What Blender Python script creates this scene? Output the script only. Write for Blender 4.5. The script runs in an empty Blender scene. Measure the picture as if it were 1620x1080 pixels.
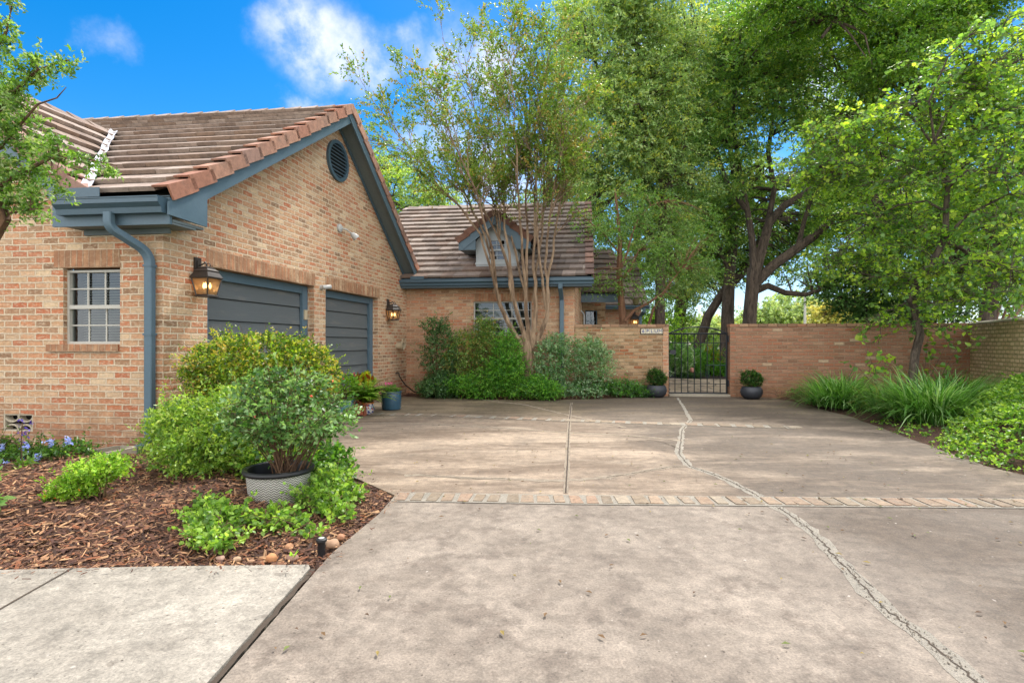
import bpy, bmesh, math, random
import numpy as np
from mathutils import Vector, Matrix
from mathutils.geometry import tessellate_polygon

scene = bpy.context.scene
COL = scene.collection
F = 850.0; CX = 810.0; HY = 543.0; CAMZ = 1.2
R = math.radians

# ------------------------------------------------------------------ survey helpers
def P(px, py, d):
    return Vector(((px-CX)/F*d, d, CAMZ-(py-HY)/F*d))
def G(px, py):
    d = F*CAMZ/(py-HY)
    return Vector(((px-CX)/F*d, d, 0.0))

C0 = G(258, 713); C1 = G(643, 622)
V = (C1-C0).normalized(); LEN_G = (C1-C0).length
U = Vector((1, -0.115, 0)).normalized()
ZV = Vector((0, 0, 1))
def W(u, t, z=0.0):
    return C0+U*u+V*t+ZV*z
def on_wall(px, py, O, D):
    """distance along wall D from O and height of the pixel ray on that upright wall"""
    k = (px-CX)/F
    t = (k*O.y-O.x)/(D.x-k*D.y)
    p = O+D*t
    return t, CAMZ-(py-HY)/F*p.y

# ------------------------------------------------------------------ scene helpers
def tag(o, label=None, cat=None, group=None, kind=None):
    if label: o['label'] = label
    if cat: o['category'] = cat
    if group: o['group'] = group
    if kind: o['kind'] = kind
    return o
def empty(name, loc, label=None, cat=None, group=None):
    o = bpy.data.objects.new(name, None); COL.objects.link(o)
    o.location = loc; o.empty_display_size = 0.2
    return tag(o, label, cat, group)
def world_loc(o):
    l = Vector(o.location)
    return l
def adopt(o, parent):
    if parent is None: return o
    o.parent = parent
    l = Vector((0, 0, 0)); q = parent
    if q.type == 'EMPTY': l = Vector(q.location)
    o.matrix_parent_inverse = Matrix.Translation(-l)
    return o
def link_mesh(name, me, mat, parent=None):
    o = bpy.data.objects.new(name, me); COL.objects.link(o)
    if mat: me.materials.append(mat)
    return adopt(o, parent)
def dup(root, loc, label=None, group=None):
    r = root.copy(); COL.objects.link(r); r.location = loc
    if label: r['label'] = label
    if group: r['group'] = group
    for ch in list(root.children):
        c = ch.copy(); COL.objects.link(c); c.parent = r
        for g in list(ch.children):
            d = g.copy(); COL.objects.link(d); d.parent = c
    return r

class MB:
    def __init__(s): s.v=[]; s.f=[]; s.uv=[]; s.c=[]
    def face(s, pts, uv=None, col=None):
        b=len(s.v); s.v += [tuple(p) for p in pts]
        s.f.append(tuple(range(b, b+len(pts))))
        s.uv.append(uv if uv else [(0,0)]*len(pts)); s.c.append(col or (1,1,1))
    def hexa(s, p, col=None):
        """8 points: bottom 0-3 ccw, top 4-7 ccw"""
        for q in ((3,2,1,0),(4,5,6,7),(0,1,5,4),(1,2,6,5),(2,3,7,6),(3,0,4,7)):
            pts=[p[i] for i in q]
            e=(pts[1]-pts[0]).length; g=(pts[2]-pts[1]).length
            s.face(pts, [(0,0),(e,0),(e,g),(0,g)], col)
    def box(s, o, ex, ey, ez, col=None):
        o=Vector(o); ex=Vector(ex); ey=Vector(ey); ez=Vector(ez)
        s.hexa([o,o+ex,o+ex+ey,o+ey,o+ez,o+ex+ez,o+ex+ey+ez,o+ey+ez], col)
    def cbox(s, c, ex, ey, ez, col=None):
        c=Vector(c); ex=Vector(ex); ey=Vector(ey); ez=Vector(ez)
        s.box(c-ex/2-ey/2-ez/2, ex, ey, ez, col)
    def tube(s, pts, rad, n=8, caps=True, flat=None, col=None):
        pts=[Vector(p) for p in pts]
        if not hasattr(rad,'__len__'): rad=[rad]*len(pts)
        rings=[]; up=None
        for i,p in enumerate(pts):
            d=(pts[min(i+1,len(pts)-1)]-pts[max(i-1,0)]).normalized()
            if up is None:
                up = Vector((0,0,1)) if abs(d.z)<0.9 else Vector((1,0,0))
            a=d.cross(up)
            if a.length<1e-5: a=d.cross(Vector((0,1,0)))
            a.normalize(); b=a.cross(d).normalized(); up=b
            ring=[]
            for k in range(n):
                th=2*math.pi*k/n
                ring.append(p+(a*math.cos(th)+b*math.sin(th))*rad[i])
            rings.append(ring)
        base=len(s.v)
        for r in rings: s.v += [tuple(q) for q in r]
        L=0
        for i in range(len(rings)-1):
            for k in range(n):
                k2=(k+1)%n
                s.f.append((base+i*n+k, base+i*n+k2, base+(i+1)*n+k2, base+(i+1)*n+k))
                s.uv.append([(k/n,i),((k+1)/n,i),((k+1)/n,i+1),(k/n,i+1)]); s.c.append(col or (1,1,1))
        if caps:
            s.f.append(tuple(base+k for k in reversed(range(n)))); s.uv.append([(0,0)]*n); s.c.append(col or (1,1,1))
            e=base+(len(rings)-1)*n
            s.f.append(tuple(e+k for k in range(n))); s.uv.append([(0,0)]*n); s.c.append(col or (1,1,1))
    def lathe(s, prof, c, n=32, col=None, caps=True):
        c=Vector(c); base=len(s.v)
        for (r,z) in prof:
            for k in range(n):
                th=2*math.pi*k/n
                s.v.append((c.x+r*math.cos(th), c.y+r*math.sin(th), c.z+z))
        for i in range(len(prof)-1):
            for k in range(n):
                k2=(k+1)%n
                s.f.append((base+i*n+k, base+i*n+k2, base+(i+1)*n+k2, base+(i+1)*n+k))
                u0=k/n; u1=(k+1)/n
                s.uv.append([(u0,prof[i][1]),(u1,prof[i][1]),(u1,prof[i+1][1]),(u0,prof[i+1][1])]); s.c.append(col or (1,1,1))
        if caps:
            s.f.append(tuple(base+k for k in reversed(range(n)))); s.uv.append([(0,0)]*n); s.c.append(col or (1,1,1))
            e=base+(len(prof)-1)*n
            s.f.append(tuple(e+k for k in range(n))); s.uv.append([(0,0)]*n); s.c.append(col or (1,1,1))
    def slab(s, poly, z0, z1):
        """horizontal slab from polygon (any outline)"""
        pv=[Vector((p[0],p[1],0)) for p in poly]
        tris=tessellate_polygon([pv])
        b=len(s.v); n=len(poly)
        s.v += [(p[0],p[1],z1) for p in poly]+[(p[0],p[1],z0) for p in poly]
        for t in tris:
            a=[pv[i] for i in t]
            if (a[1]-a[0]).cross(a[2]-a[0]).z<0: t=tuple(reversed(t))
            s.f.append(tuple(b+i for i in t)); s.uv.append([(poly[i][0],poly[i][1]) for i in t]); s.c.append((1,1,1))
        area=sum(poly[i][0]*poly[(i+1)%n][1]-poly[(i+1)%n][0]*poly[i][1] for i in range(n))
        for i in range(n):
            j=(i+1)%n
            q=(b+i,b+n+i,b+n+j,b+j) if area>0 else (b+j,b+n+j,b+n+i,b+i)
            s.f.append(q); s.uv.append([(0,0)]*4); s.c.append((1,1,1))
    def build(s, name, mat, parent=None, smooth=False, bevel=0):
        me=bpy.data.meshes.new(name); me.from_pydata(s.v,[],s.f)
        uvl=me.uv_layers.new(name='UVMap')
        flat=[x for f in s.uv for t in f for x in t]
        uvl.data.foreach_set('uv', flat)
        ca=me.color_attributes.new('col','FLOAT_COLOR','CORNER')
        cc=[x for f,c in zip(s.f,s.c) for _ in f for x in (c[0],c[1],c[2],1.0)]
        ca.data.foreach_set('color', cc)
        if smooth:
            me.polygons.foreach_set('use_smooth',[True]*len(me.polygons))
        me.update()
        o=link_mesh(name, me, mat, parent)
        if smooth:
            try:
                me.set_sharp_from_angle(angle=R(40))
            except Exception: pass
        if bevel:
            m=o.modifiers.new('Bevel','BEVEL'); m.width=bevel; m.segments=2; m.limit_method='ANGLE'; m.angle_limit=R(40)
        return o

# ------------------------------------------------------------------ material helpers
def new_mat(name):
    m=bpy.data.materials.new(name); m.use_nodes=True
    nt=m.node_tree; nt.nodes.clear()
    out=nt.nodes.new('ShaderNodeOutputMaterial')
    b=nt.nodes.new('ShaderNodeBsdfPrincipled')
    nt.links.new(b.outputs[0], out.inputs[0])
    return m, nt, b, out
class N:
    """tiny node-graph sugar"""
    def __init__(s, nt): s.nt=nt
    def put(s, sock, v):
        if v is None: return
        if isinstance(v, bpy.types.NodeSocket): s.nt.links.new(v, sock)
        else:
            try: sock.default_value=v
            except Exception:
                sock.default_value=tuple(v)+(1.0,)
    def node(s, typ, ins=None, **kw):
        n=s.nt.nodes.new(typ)
        for k,v in kw.items(): setattr(n,k,v)
        for k,v in (ins or {}).items(): s.put(n.inputs[k], v)
        return n
    def noise(s, vec, scale, detail=4, rough=0.55, dist=0.0, out=0):
        n=s.node('ShaderNodeTexNoise', {'Vector':vec,'Scale':scale,'Detail':detail,'Roughness':rough,'Distortion':dist})
        return n.outputs[out]
    def math(s, op, a, b=None, clamp=False):
        n=s.node('ShaderNodeMath', operation=op); n.use_clamp=clamp
        s.put(n.inputs[0],a)
        if b is not None: s.put(n.inputs[1],b)
        return n.outputs[0]
    def mix(s, f, a, b, mode='MIX'):
        n=s.node('ShaderNodeMix', data_type='RGBA', blend_type=mode)
        s.put(n.inputs[0],f)
        for i,v in ((6,a),(7,b)):
            if isinstance(v, bpy.types.NodeSocket): s.nt.links.new(v,n.inputs[i])
            else: n.inputs[i].default_value=(v[0],v[1],v[2],1)
        return n.outputs[2]
    def ramp(s, f, stops, interp='LINEAR'):
        n=s.node('ShaderNodeValToRGB'); s.put(n.inputs[0],f)
        cr=n.color_ramp; cr.interpolation=interp
        while len(cr.elements)<len(stops): cr.elements.new(0.5)
        for e,(p,c) in zip(cr.elements,stops):
            e.position=p
            e.color=(c,c,c,1) if not hasattr(c,'__len__') else (c[0],c[1],c[2],1)
        return n.outputs[0]
    def maprange(s, f, a, b, c=0.0, d=1.0, smooth=True):
        n=s.node('ShaderNodeMapRange', {0:f,1:a,2:b,3:c,4:d})
        if smooth: n.interpolation_type='SMOOTHSTEP'
        return n.outputs[0]
    def coord(s, which='Object'):
        return s.node('ShaderNodeTexCoord').outputs[which]
    def mapping(s, vec, scale=(1,1,1), loc=(0,0,0), rot=(0,0,0)):
        n=s.node('ShaderNodeMapping', {'Vector':vec,'Location':loc,'Rotation':rot,'Scale':scale})
        return n.outputs[0]
    def bump(s, h, strength=0.5, dist=0.01, normal=None):
        n=s.node('ShaderNodeBump', {'Height':h,'Strength':strength,'Distance':dist})
        if normal is not None: s.nt.links.new(normal,n.inputs['Normal'])
        return n.outputs[0]

ALB=0.78
def srgb(r,g,b):
    f=lambda c: ((c/255+0.055)/1.055)**2.4 if c>10 else c/255/12.92
    return (f(r)*ALB,f(g)*ALB,f(b)*ALB)

def brick_mat(name, stops, mortar, bw=0.2, bh=0.073, ms=0.0105, moss=0.0, stain=(0.35,0.27,0.2), smear=0.8, vertical=False, stainamt=0.5, tone=(1.04,0.99,0.925)):
    m,nt,b,out=new_mat(name); n=N(nt)
    uv=n.coord('UV')
    wob=n.node('ShaderNodeTexNoise',{'Vector':n.mapping(uv,(1,1,1)),'Scale':9.0,'Detail':3.0}).outputs['Color']
    wobf=n.node('ShaderNodeTexNoise',{'Vector':uv,'Scale':46.0,'Detail':2.0}).outputs['Color']
    def vm(op,a,bb):
        q=n.node('ShaderNodeVectorMath',operation=op); n.put(q.inputs[0],a); n.put(q.inputs[1],bb); return q.outputs[0]
    o1=vm('MULTIPLY',vm('SUBTRACT',wob,(0.5,0.5,0.5)),(0.020,0.016,0))
    o2=vm('MULTIPLY',vm('SUBTRACT',wobf,(0.5,0.5,0.5)),(0.016,0.013,0))
    vec=vm('ADD',vm('ADD',uv,o1),o2)
    if vertical: vec=n.mapping(vec,(1,1,1),(0,0,0),(0,0,R(90)))
    bt=n.node('ShaderNodeTexBrick',{'Vector':vec,'Color1':(0,0,0,1),'Color2':(1,1,1,1),'Mortar':(0.5,0.5,0.5,1),'Scale':1.0,
        'Mortar Size':ms,'Mortar Smooth':0.35,'Bias':0.0,'Brick Width':bw,'Row Height':bh})
    bt.offset=0.5 if not vertical else 0.0
    col=n.ramp(bt.outputs['Color'], stops)
    # mottling inside bricks
    nz=n.noise(uv,28,5,0.65)
    col=n.mix(0.55,col,n.ramp(nz,[(0.25,0.45),(0.7,1.42)]),'MULTIPLY')
    # lime smears over brick faces
    sm=n.maprange(n.noise(n.mapping(uv,(1,2.2,1)),17,5,0.7),0.47,0.70,0,smear)
    col=n.mix(sm,col,mortar)
    mort=n.mix(0.6,mortar,n.ramp(n.noise(uv,40,4,0.6),[(0.3,0.7),(0.7,1.25)]),'MULTIPLY')
    fac=bt.outputs['Fac']
    c=n.mix(fac,col,mort)
    # weather stains, broad
    big=n.maprange(n.noise(n.mapping(uv,(0.7,0.45,1)),1.6,5,0.6),0.45,0.75,0,stainamt)
    c=n.mix(big,c,n.mix(0.5,c,stain),'MIX')
    # rusty splash of soil at the foot
    sep=n.node('ShaderNodeSeparateXYZ',{0:uv})
    foot=n.math('MULTIPLY',n.maprange(sep.outputs[1],0.75,0.0,0,0.9),n.maprange(n.noise(uv,4,6,.7),0.32,0.62))
    c=n.mix(foot,c,(0.26,0.13,0.07))
    if moss>0:
        mz=n.noise(n.mapping(uv,(0.8,2.4,1)),3.2,5,0.7)
        mo=n.math('MULTIPLY',n.maprange(mz,0.5,0.68),moss)
        mo=n.math('MULTIPLY',mo,n.maprange(fac,0.0,0.9,0.35,1.0))
        c=n.mix(mo,c,(0.075,0.085,0.03))
    c=n.mix(1.0,c,tone+(1,),'MULTIPLY') if tone else c
    nt.links.new(c,b.inputs['Base Color'])
    b.inputs['Roughness'].default_value=0.9
    h=n.math('SUBTRACT',n.math('MULTIPLY',nz,0.35),n.math('MULTIPLY',fac,0.8))
    h=n.math('ADD',h,n.math('MULTIPLY',bt.outputs['Color'],0.25))
    nt.links.new(n.bump(h,1.0,0.022),b.inputs['Normal'])
    return m

HB=[(0.0,srgb(142,110,84)),(0.12,srgb(190,150,114)),(0.24,srgb(200,124,84)),(0.36,srgb(208,174,136)),(0.48,srgb(190,110,74)),
    (0.58,srgb(208,166,128)),(0.70,srgb(172,132,100)),(0.82,srgb(224,198,164)),(0.92,srgb(204,154,116)),(1.0,srgb(194,114,76))]
BR_HOUSE=brick_mat('old_brick',HB,srgb(228,210,184),moss=0)
BR_SOLD=brick_mat('soldier_brick',HB,srgb(216,190,160),vertical=True,bw=0.21,bh=0.076,smear=0.6,stainamt=0.1)
BR_HOUSE2=brick_mat('old_brick_pale',[(p,tuple(0.75*x+0.25*y for x,y in zip(c,srgb(210,170,140)))) for p,c in HB],srgb(212,184,158),bw=0.21,bh=0.077,smear=0.6)
BR_GARDEN=brick_mat('garden_brick_tan',[(0,srgb(120,92,66)),(0.12,srgb(176,144,108)),(0.3,srgb(190,160,126)),(0.45,srgb(178,118,80)),(0.6,srgb(196,168,134)),(0.75,srgb(170,130,92)),(0.9,srgb(136,98,64)),(1,srgb(186,106,70))],
    srgb(186,164,132),bw=0.21,bh=0.077,moss=0.6,smear=0.7)
BR_RED=brick_mat('garden_brick_red',[(0,srgb(140,104,82)),(0.2,srgb(168,124,98)),(0.4,srgb(172,114,86)),(0.6,srgb(160,116,94)),(0.8,srgb(180,138,112)),(0.93,srgb(162,102,74)),(1,srgb(202,180,152))],
    srgb(168,142,118),bw=0.215,bh=0.077,moss=0.35,smear=0.55)
BR_SIDE=brick_mat('side_brick_mossy',[(0,srgb(190,166,130)),(0.3,srgb(222,200,164)),(0.6,srgb(206,180,142)),(1,srgb(232,212,176))],
    srgb(160,152,104),bw=0.17,bh=0.077,ms=0.014,moss=0.75,smear=0.15)

def paint_mat(name, col, rough=0.5, var=0.12, bump=0.15, scale=30):
    m,nt,b,out=new_mat(name); n=N(nt); oc=n.coord('Object')
    nz=n.noise(oc,scale,5,0.6); nz2=n.noise(oc,2.5,4,0.6)
    c=n.mix(1.0,col,n.ramp(n.math('ADD',n.math('MULTIPLY',nz,0.5),n.math('MULTIPLY',nz2,0.5)),[(0.3,1-var),(0.7,1+var)]),'MULTIPLY')
    nt.links.new(c,b.inputs['Base Color'])
    nt.links.new(n.ramp(nz2,[(0.3,rough-0.08),(0.7,rough+0.1)]),b.inputs['Roughness'])
    nt.links.new(n.bump(nz,bump,0.003),b.inputs['Normal'])
    return m
PAINT=paint_mat('blue_grey_paint',srgb(88,112,126),0.5)
SOFFIT=paint_mat('soffit_paint',srgb(112,124,126),0.65)
GUTTER=paint_mat('gutter_paint',srgb(74,98,112),0.4)
def door_material():
    m,nt,b,out=new_mat('garage_door_paint'); n=N(nt); uv=n.coord('Object')
    g=n.noise(n.mapping(uv,(1.2,1.2,60)),3,4,0.6)
    w=n.noise(n.mapping(uv,(0.8,0.8,5)),2.2,5,0.65)
    c=n.mix(n.maprange(w,0.5,0.75,0,0.5),srgb(104,110,112),srgb(140,136,128))
    c=n.mix(0.4,c,n.ramp(g,[(0.3,0.75),(0.7,1.2)]),'MULTIPLY')
    nt.links.new(c,b.inputs['Base Color']); b.inputs['Roughness'].default_value=0.5
    nt.links.new(n.bump(g,0.25,0.004),b.inputs['Normal']); return m
DOOR=door_material()
WHITE=paint_mat('window_white',srgb(198,194,182),0.45,0.08)
PALE=paint_mat('dormer_white',srgb(196,204,206),0.55,0.1)
IRON=paint_mat('black_iron',srgb(30,34,40),0.42,0.2,0.3,60)
BRONZE=paint_mat('lantern_bronze',srgb(58,50,46),0.42,0.25,0.3,60)
POTBLACK=paint_mat('charcoal_glaze',srgb(52,55,62),0.5,0.15,0.25,20)
RUBBER=paint_mat('black_rubber',srgb(26,26,28),0.5,0.2)
POTBLUE=paint_mat('blue_glaze',srgb(54,88,108),0.3,0.15)
POTTEAL=paint_mat('teal_glaze',srgb(98,148,158),0.35,0.15)
TERRA=paint_mat('terracotta',srgb(164,92,62),0.8,0.2)
SILVER=paint_mat('silver_metal',srgb(190,190,186),0.35,0.1)
STONEGREY=paint_mat('cast_stone',srgb(196,184,160),0.9,0.2,0.5,25)
FLASH=paint_mat('white_flashing',srgb(226,226,230),0.35,0.1)
TAN=paint_mat('tan_plastic',srgb(196,180,150),0.5,0.08)
CONCB=paint_mat('splash_concrete',srgb(170,160,142),0.9,0.25,0.5,25)
DARKIN=paint_mat('dark_room',srgb(38,36,34),0.9,0.3)
GREENMETAL=paint_mat('green_metal',srgb(44,78,66),0.5,0.15)
BLIND=paint_mat('blind_slat',srgb(150,148,138),0.6,0.08)
SOIL=paint_mat('dark_soil',srgb(58,42,34),0.95,0.4,0.8,60)

def tile_mat():
    m,nt,b,out=new_mat('roof_tile'); n=N(nt); oc=n.coord('Object')
    a=n.node('ShaderNodeAttribute',attribute_name='col').outputs['Color']
    nz=n.noise(oc,14,6,0.65); n2=n.noise(oc,90,3,0.6)
    lich=n.maprange(n.noise(n.mapping(oc,(1,1,1.5),(2,2,2)),2.2,7,.72),.50,.70,0,.55); a=n.mix(lich,a,srgb(112,100,90))
    c=n.mix(0.75,a,n.ramp(nz,[(0.28,0.62),(0.68,1.25)]),'MULTIPLY')
    c=n.mix(0.5,c,n.ramp(n2,[(0.3,0.75),(0.7,1.2)]),'MULTIPLY')
    nt.links.new(c,b.inputs['Base Color']); b.inputs['Roughness'].default_value=0.88
    nt.links.new(n.bump(n.math('ADD',nz,n.math('MULTIPLY',n2,0.5)),0.5,0.006),b.inputs['Normal'])
    return m
TILE=tile_mat()

def glass_mat():
    m,nt,b,out=new_mat('window_glass'); n=N(nt)
    nt.nodes.remove(b)
    g=n.node('ShaderNodeBsdfGlossy',{'Color':(0.9,0.95,1,1),'Roughness':0.015})
    t=n.node('ShaderNodeBsdfTransparent',{'Color':(0.62,0.68,0.68,1)})
    f=n.node('ShaderNodeLayerWeight',{'Blend':0.5})
    mx=n.node('ShaderNodeMixShader',{0:n.math('ADD',n.math('MULTIPLY',n.math('POWER',f.outputs['Facing'],4.0),0.85),0.085,True)})
    nt.links.new(t.outputs[0],mx.inputs[1]); nt.links.new(g.outputs[0],mx.inputs[2])
    nt.links.new(mx.outputs[0],out.inputs[0]); return m
GLASS=glass_mat()
def lglass_mat():
    m,nt,b,out=new_mat('lantern_glass'); n=N(nt); nt.nodes.remove(b)
    g=n.node('ShaderNodeBsdfGlossy',{'Color':(1,1,1,1),'Roughness':0.06})
    t=n.node('ShaderNodeBsdfTransparent',{'Color':(0.72,0.64,0.52,1)})
    tl=n.node('ShaderNodeBsdfTranslucent',{'Color':(0.6,0.46,0.3,1)})
    m1=n.node('ShaderNodeMixShader',{0:0.45}); nt.links.new(t.outputs[0],m1.inputs[1]); nt.links.new(tl.outputs[0],m1.inputs[2])
    m2=n.node('ShaderNodeMixShader',{0:0.08}); nt.links.new(m1.outputs[0],m2.inputs[1]); nt.links.new(g.outputs[0],m2.inputs[2])
    nt.links.new(m2.outputs[0],out.inputs[0]); return m
LGLASS=lglass_mat()
def emit_mat(name,col,s):
    m,nt,b,out=new_mat(name)
    b.inputs['Base Color'].default_value=(*col,1); b.inputs['Emission Color'].default_value=(*col,1); b.inputs['Emission Strength'].default_value=s
    return m
BULB=emit_mat('bulb_glow',(1.0,0.60,0.26),6.0)

def leaf_material(name='leaf', trans=0.42, rough=0.42, spec=0.4):
    m,nt,b,out=new_mat(name); n=N(nt)
    a=n.node('ShaderNodeAttribute',attribute_name='col').outputs['Color']
    nt.links.new(a,b.inputs['Base Color']); b.inputs['Roughness'].default_value=rough
    b.inputs['Specular IOR Level'].default_value=spec
    tc=n.mix(1.0,a,(1.55,1.5,0.75),'MULTIPLY')
    tl=n.node('ShaderNodeBsdfTranslucent',{'Color':tc})
    mx=n.node('ShaderNodeMixShader',{0:trans})
    nt.links.new(b.outputs[0],mx.inputs[1]); nt.links.new(tl.outputs[0],mx.inputs[2])
    nt.links.new(mx.outputs[0],out.inputs[0]); return m
LEAF=leaf_material('leaf',0.45,0.4,0.45)
LEAFM=leaf_material('leaf_matte',0.46,0.4,0.5)
LEAFR=leaf_material('leaf_thin',0.58,0.42,0.4)
PETAL=leaf_material('petal',0.3,0.6,0.15)

def bark_mat(name,c1,c2,scale=6,stretch=0.25,bump=0.9):
    m,nt,b,out=new_mat(name); n=N(nt); oc=n.coord('Object')
    v=n.mapping(oc,(1,1,stretch))
    a=n.noise(v,scale,6,0.7,0.6); f=n.noise(v,scale*6,4,0.65)
    c=n.mix(n.maprange(a,0.35,0.65),c1,c2)
    c=n.mix(0.6,c,n.ramp(f,[(0.3,0.6),(0.7,1.3)]),'MULTIPLY')
    nt.links.new(c,b.inputs['Base Color']); b.inputs['Roughness'].default_value=0.92
    nt.links.new(n.bump(n.math('ADD',a,n.math('MULTIPLY',f,0.7)),bump,0.03),b.inputs['Normal']); return m
BARK_OAK=bark_mat('oak_bark',srgb(68,57,49),srgb(116,100,86),12,0.22)
BARK_CM=bark_mat('smooth_bark',srgb(104,82,62),srgb(172,146,118),9,0.16,0.3)
BARK_RB=bark_mat('redbud_bark',srgb(74,62,54),srgb(126,112,98),12,0.3)
STEM=bark_mat('shrub_stem',srgb(84,60,44),srgb(120,90,64),20,0.3,0.3)

def concrete(name, drive=True):
    m,nt,b,out=new_mat(name); n=N(nt); oc=n.coord('Object')
    sep=n.node('ShaderNodeSeparateXYZ',{0:oc}); X,Y=sep.outputs[0],sep.outputs[1]
    fine=n.noise(oc,95,5,0.78); med=n.noise(oc,11,8,0.78,0.3); big=n.noise(oc,1.3,10,0.72,0.5)
    streak=n.noise(n.mapping(oc,(0.55,1.7,1),(3,1,0)),1.0,10,0.72,0.5)
    streak2=n.noise(n.mapping(oc,(0.35,2.6,1),(7,4,0)),1.4,10,0.74,0.4)
    if drive:
        near=n.mix(n.maprange(big,0.34,0.68),srgb(140,127,113),srgb(173,160,145))
        near=n.mix(n.maprange(n.noise(n.mapping(oc,(1,1,1),(8,3,0)),3.6,7,0.72),0.48,0.64,0,0.75),near,srgb(122,109,97))
        mid=n.mix(n.maprange(streak,0.38,0.64),srgb(130,111,92),srgb(190,170,147))
        mid=n.mix(n.maprange(streak2,0.50,0.72,0,0.5),mid,srgb(206,190,168))
        far=n.mix(n.maprange(streak,0.38,0.66),srgb(112,99,76),srgb(160,141,113))  # darker olive far end: tree shade and dirt painted into the colour
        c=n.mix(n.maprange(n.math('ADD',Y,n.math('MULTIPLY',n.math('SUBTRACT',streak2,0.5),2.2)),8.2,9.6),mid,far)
        # worn wheel track and darker, damp-stained right-hand side
        rx=n.math('ADD',n.math('ADD',X,n.math('MULTIPLY',Y,0.12)),n.math('MULTIPLY',n.math('SUBTRACT',big,0.5),2.0))
        rm=n.math('MULTIPLY',n.maprange(rx,1.9,2.7),n.maprange(streak,0.64,0.42,0.45,0.95))
        c=n.mix(n.maprange(Y,4.2,4.22),near,c)
        c=n.mix(rm,c,srgb(106,92,78))
        # long dark tyre smear
        c=n.mix(n.maprange(n.noise(n.mapping(oc,(1.3,0.6,1),(2,9,0)),1.1,5,0.6),0.55,0.72,0,0.45),c,srgb(112,100,88))
    else:
        c=n.mix(n.maprange(big,0.36,0.66),srgb(160,150,136),srgb(188,178,163))
        c=n.mix(n.maprange(n.noise(n.mapping(oc,(1.0,2.6,1)),2.4,6,0.7,0.3),0.54,0.7,0,0.55),c,srgb(146,138,126))
    # mottles, pits and pale chips
    c=n.mix(0.75,c,n.ramp(med,[(0.36,0.62),(0.64,1.32)]),'MULTIPLY')
    c=n.mix(0.75,c,n.ramp(fine,[(0.34,0.52),(0.66,1.42)]),'MULTIPLY')
    pit=n.maprange(n.noise(oc,48,3,0.5),0.66,0.74,0,0.8)
    c=n.mix(pit,c,srgb(78,66,54))
    chip=n.maprange(n.noise(n.mapping(oc,(1,1,1),(5,5,0)),26,3,0.5),0.70,0.76,0,0.6)
    c=n.mix(chip,c,srgb(226,216,204))
    spot=n.maprange(n.noise(n.mapping(oc,(1,1,1),(1,7,0)),7.5,2,0.4),0.70,0.74,0,0.45)
    c=n.mix(spot,c,srgb(108,96,84))
    c=n.mix(1.0,c,(0.79,0.775,0.762) if drive else (0.80,0.81,0.81),'MULTIPLY')
    nt.links.new(c,b.inputs['Base Color'])
    nt.links.new(n.ramp(big,[(0.3,0.72),(0.7,0.9)]),b.inputs['Roughness'])
    h=n.math('ADD',n.math('MULTIPLY',fine,0.35),n.math('ADD',n.math('MULTIPLY',med,0.4),n.math('MULTIPLY',pit,-0.5)))
    nt.links.new(n.bump(h,0.45,0.006),b.inputs['Normal'])
    return m
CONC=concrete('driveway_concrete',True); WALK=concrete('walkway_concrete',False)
def ground_mat(name,c1,c2,c3,scale=8):
    m,nt,b,out=new_mat(name); n=N(nt); oc=n.coord('Object')
    a=n.noise(oc,scale,6,0.7); f=n.noise(oc,scale*9,4,0.7)
    c=n.mix(n.maprange(a,0.35,0.65),c1,c2); c=n.mix(n.maprange(f,0.5,0.7),c,c3)
    nt.links.new(c,b.inputs['Base Color']); b.inputs['Roughness'].default_value=0.95
    nt.links.new(n.bump(n.math('ADD',a,f),1.0,0.03),b.inputs['Normal']); return m
MULCH=ground_mat('mulch_soil',srgb(62,40,30),srgb(104,70,50),srgb(148,104,74),9)
GRASS=ground_mat('rough_grass',srgb(58,72,30),srgb(84,98,42),srgb(96,84,50),3)
def attr_mat(name,rough=0.85):
    m,nt,b,out=new_mat(name); n=N(nt)
    a=n.node('ShaderNodeAttribute',attribute_name='col').outputs['Color']
    oc=n.coord('Object'); nz=n.noise(oc,40,4,0.65)
    nt.links.new(n.mix(0.6,a,n.ramp(nz,[(0.3,0.7),(0.7,1.25)]),'MULTIPLY'),b.inputs['Base Color'])
    b.inputs['Roughness'].default_value=rough
    nt.links.new(n.bump(nz,0.4,0.006),b.inputs['Normal']); return m
CHIP=attr_mat('attr_rough')
def flag_mat():
    m,nt,b,out=new_mat('flagstone'); n=N(nt); oc=n.coord('Object')
    v=n.node('ShaderNodeTexVoronoi',{'Vector':oc,'Scale':1.7},feature='DISTANCE_TO_EDGE'); vc=n.node('ShaderNodeTexVoronoi',{'Vector':oc,'Scale':1.7})
    c=n.ramp(n.node('ShaderNodeSeparateColor',{0:vc.outputs['Color']}).outputs[0],[(0,srgb(170,146,120)),(.5,srgb(196,174,148)),(1,srgb(150,128,106))])
    nz=n.noise(oc,7,6,.7); c=n.mix(.7,c,n.ramp(nz,[(.3,.7),(.7,1.3)]),'MULTIPLY')
    e=n.maprange(v.outputs['Distance'],.0,.06); c=n.mix(e,srgb(84,76,56),c)
    nt.links.new(c,b.inputs['Base Color']); b.inputs['Roughness'].default_value=.85
    nt.links.new(n.bump(n.math('ADD',e,n.math('MULTIPLY',nz,.4)),.7,.02),b.inputs['Normal']); return m
FLAG=flag_mat()
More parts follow.
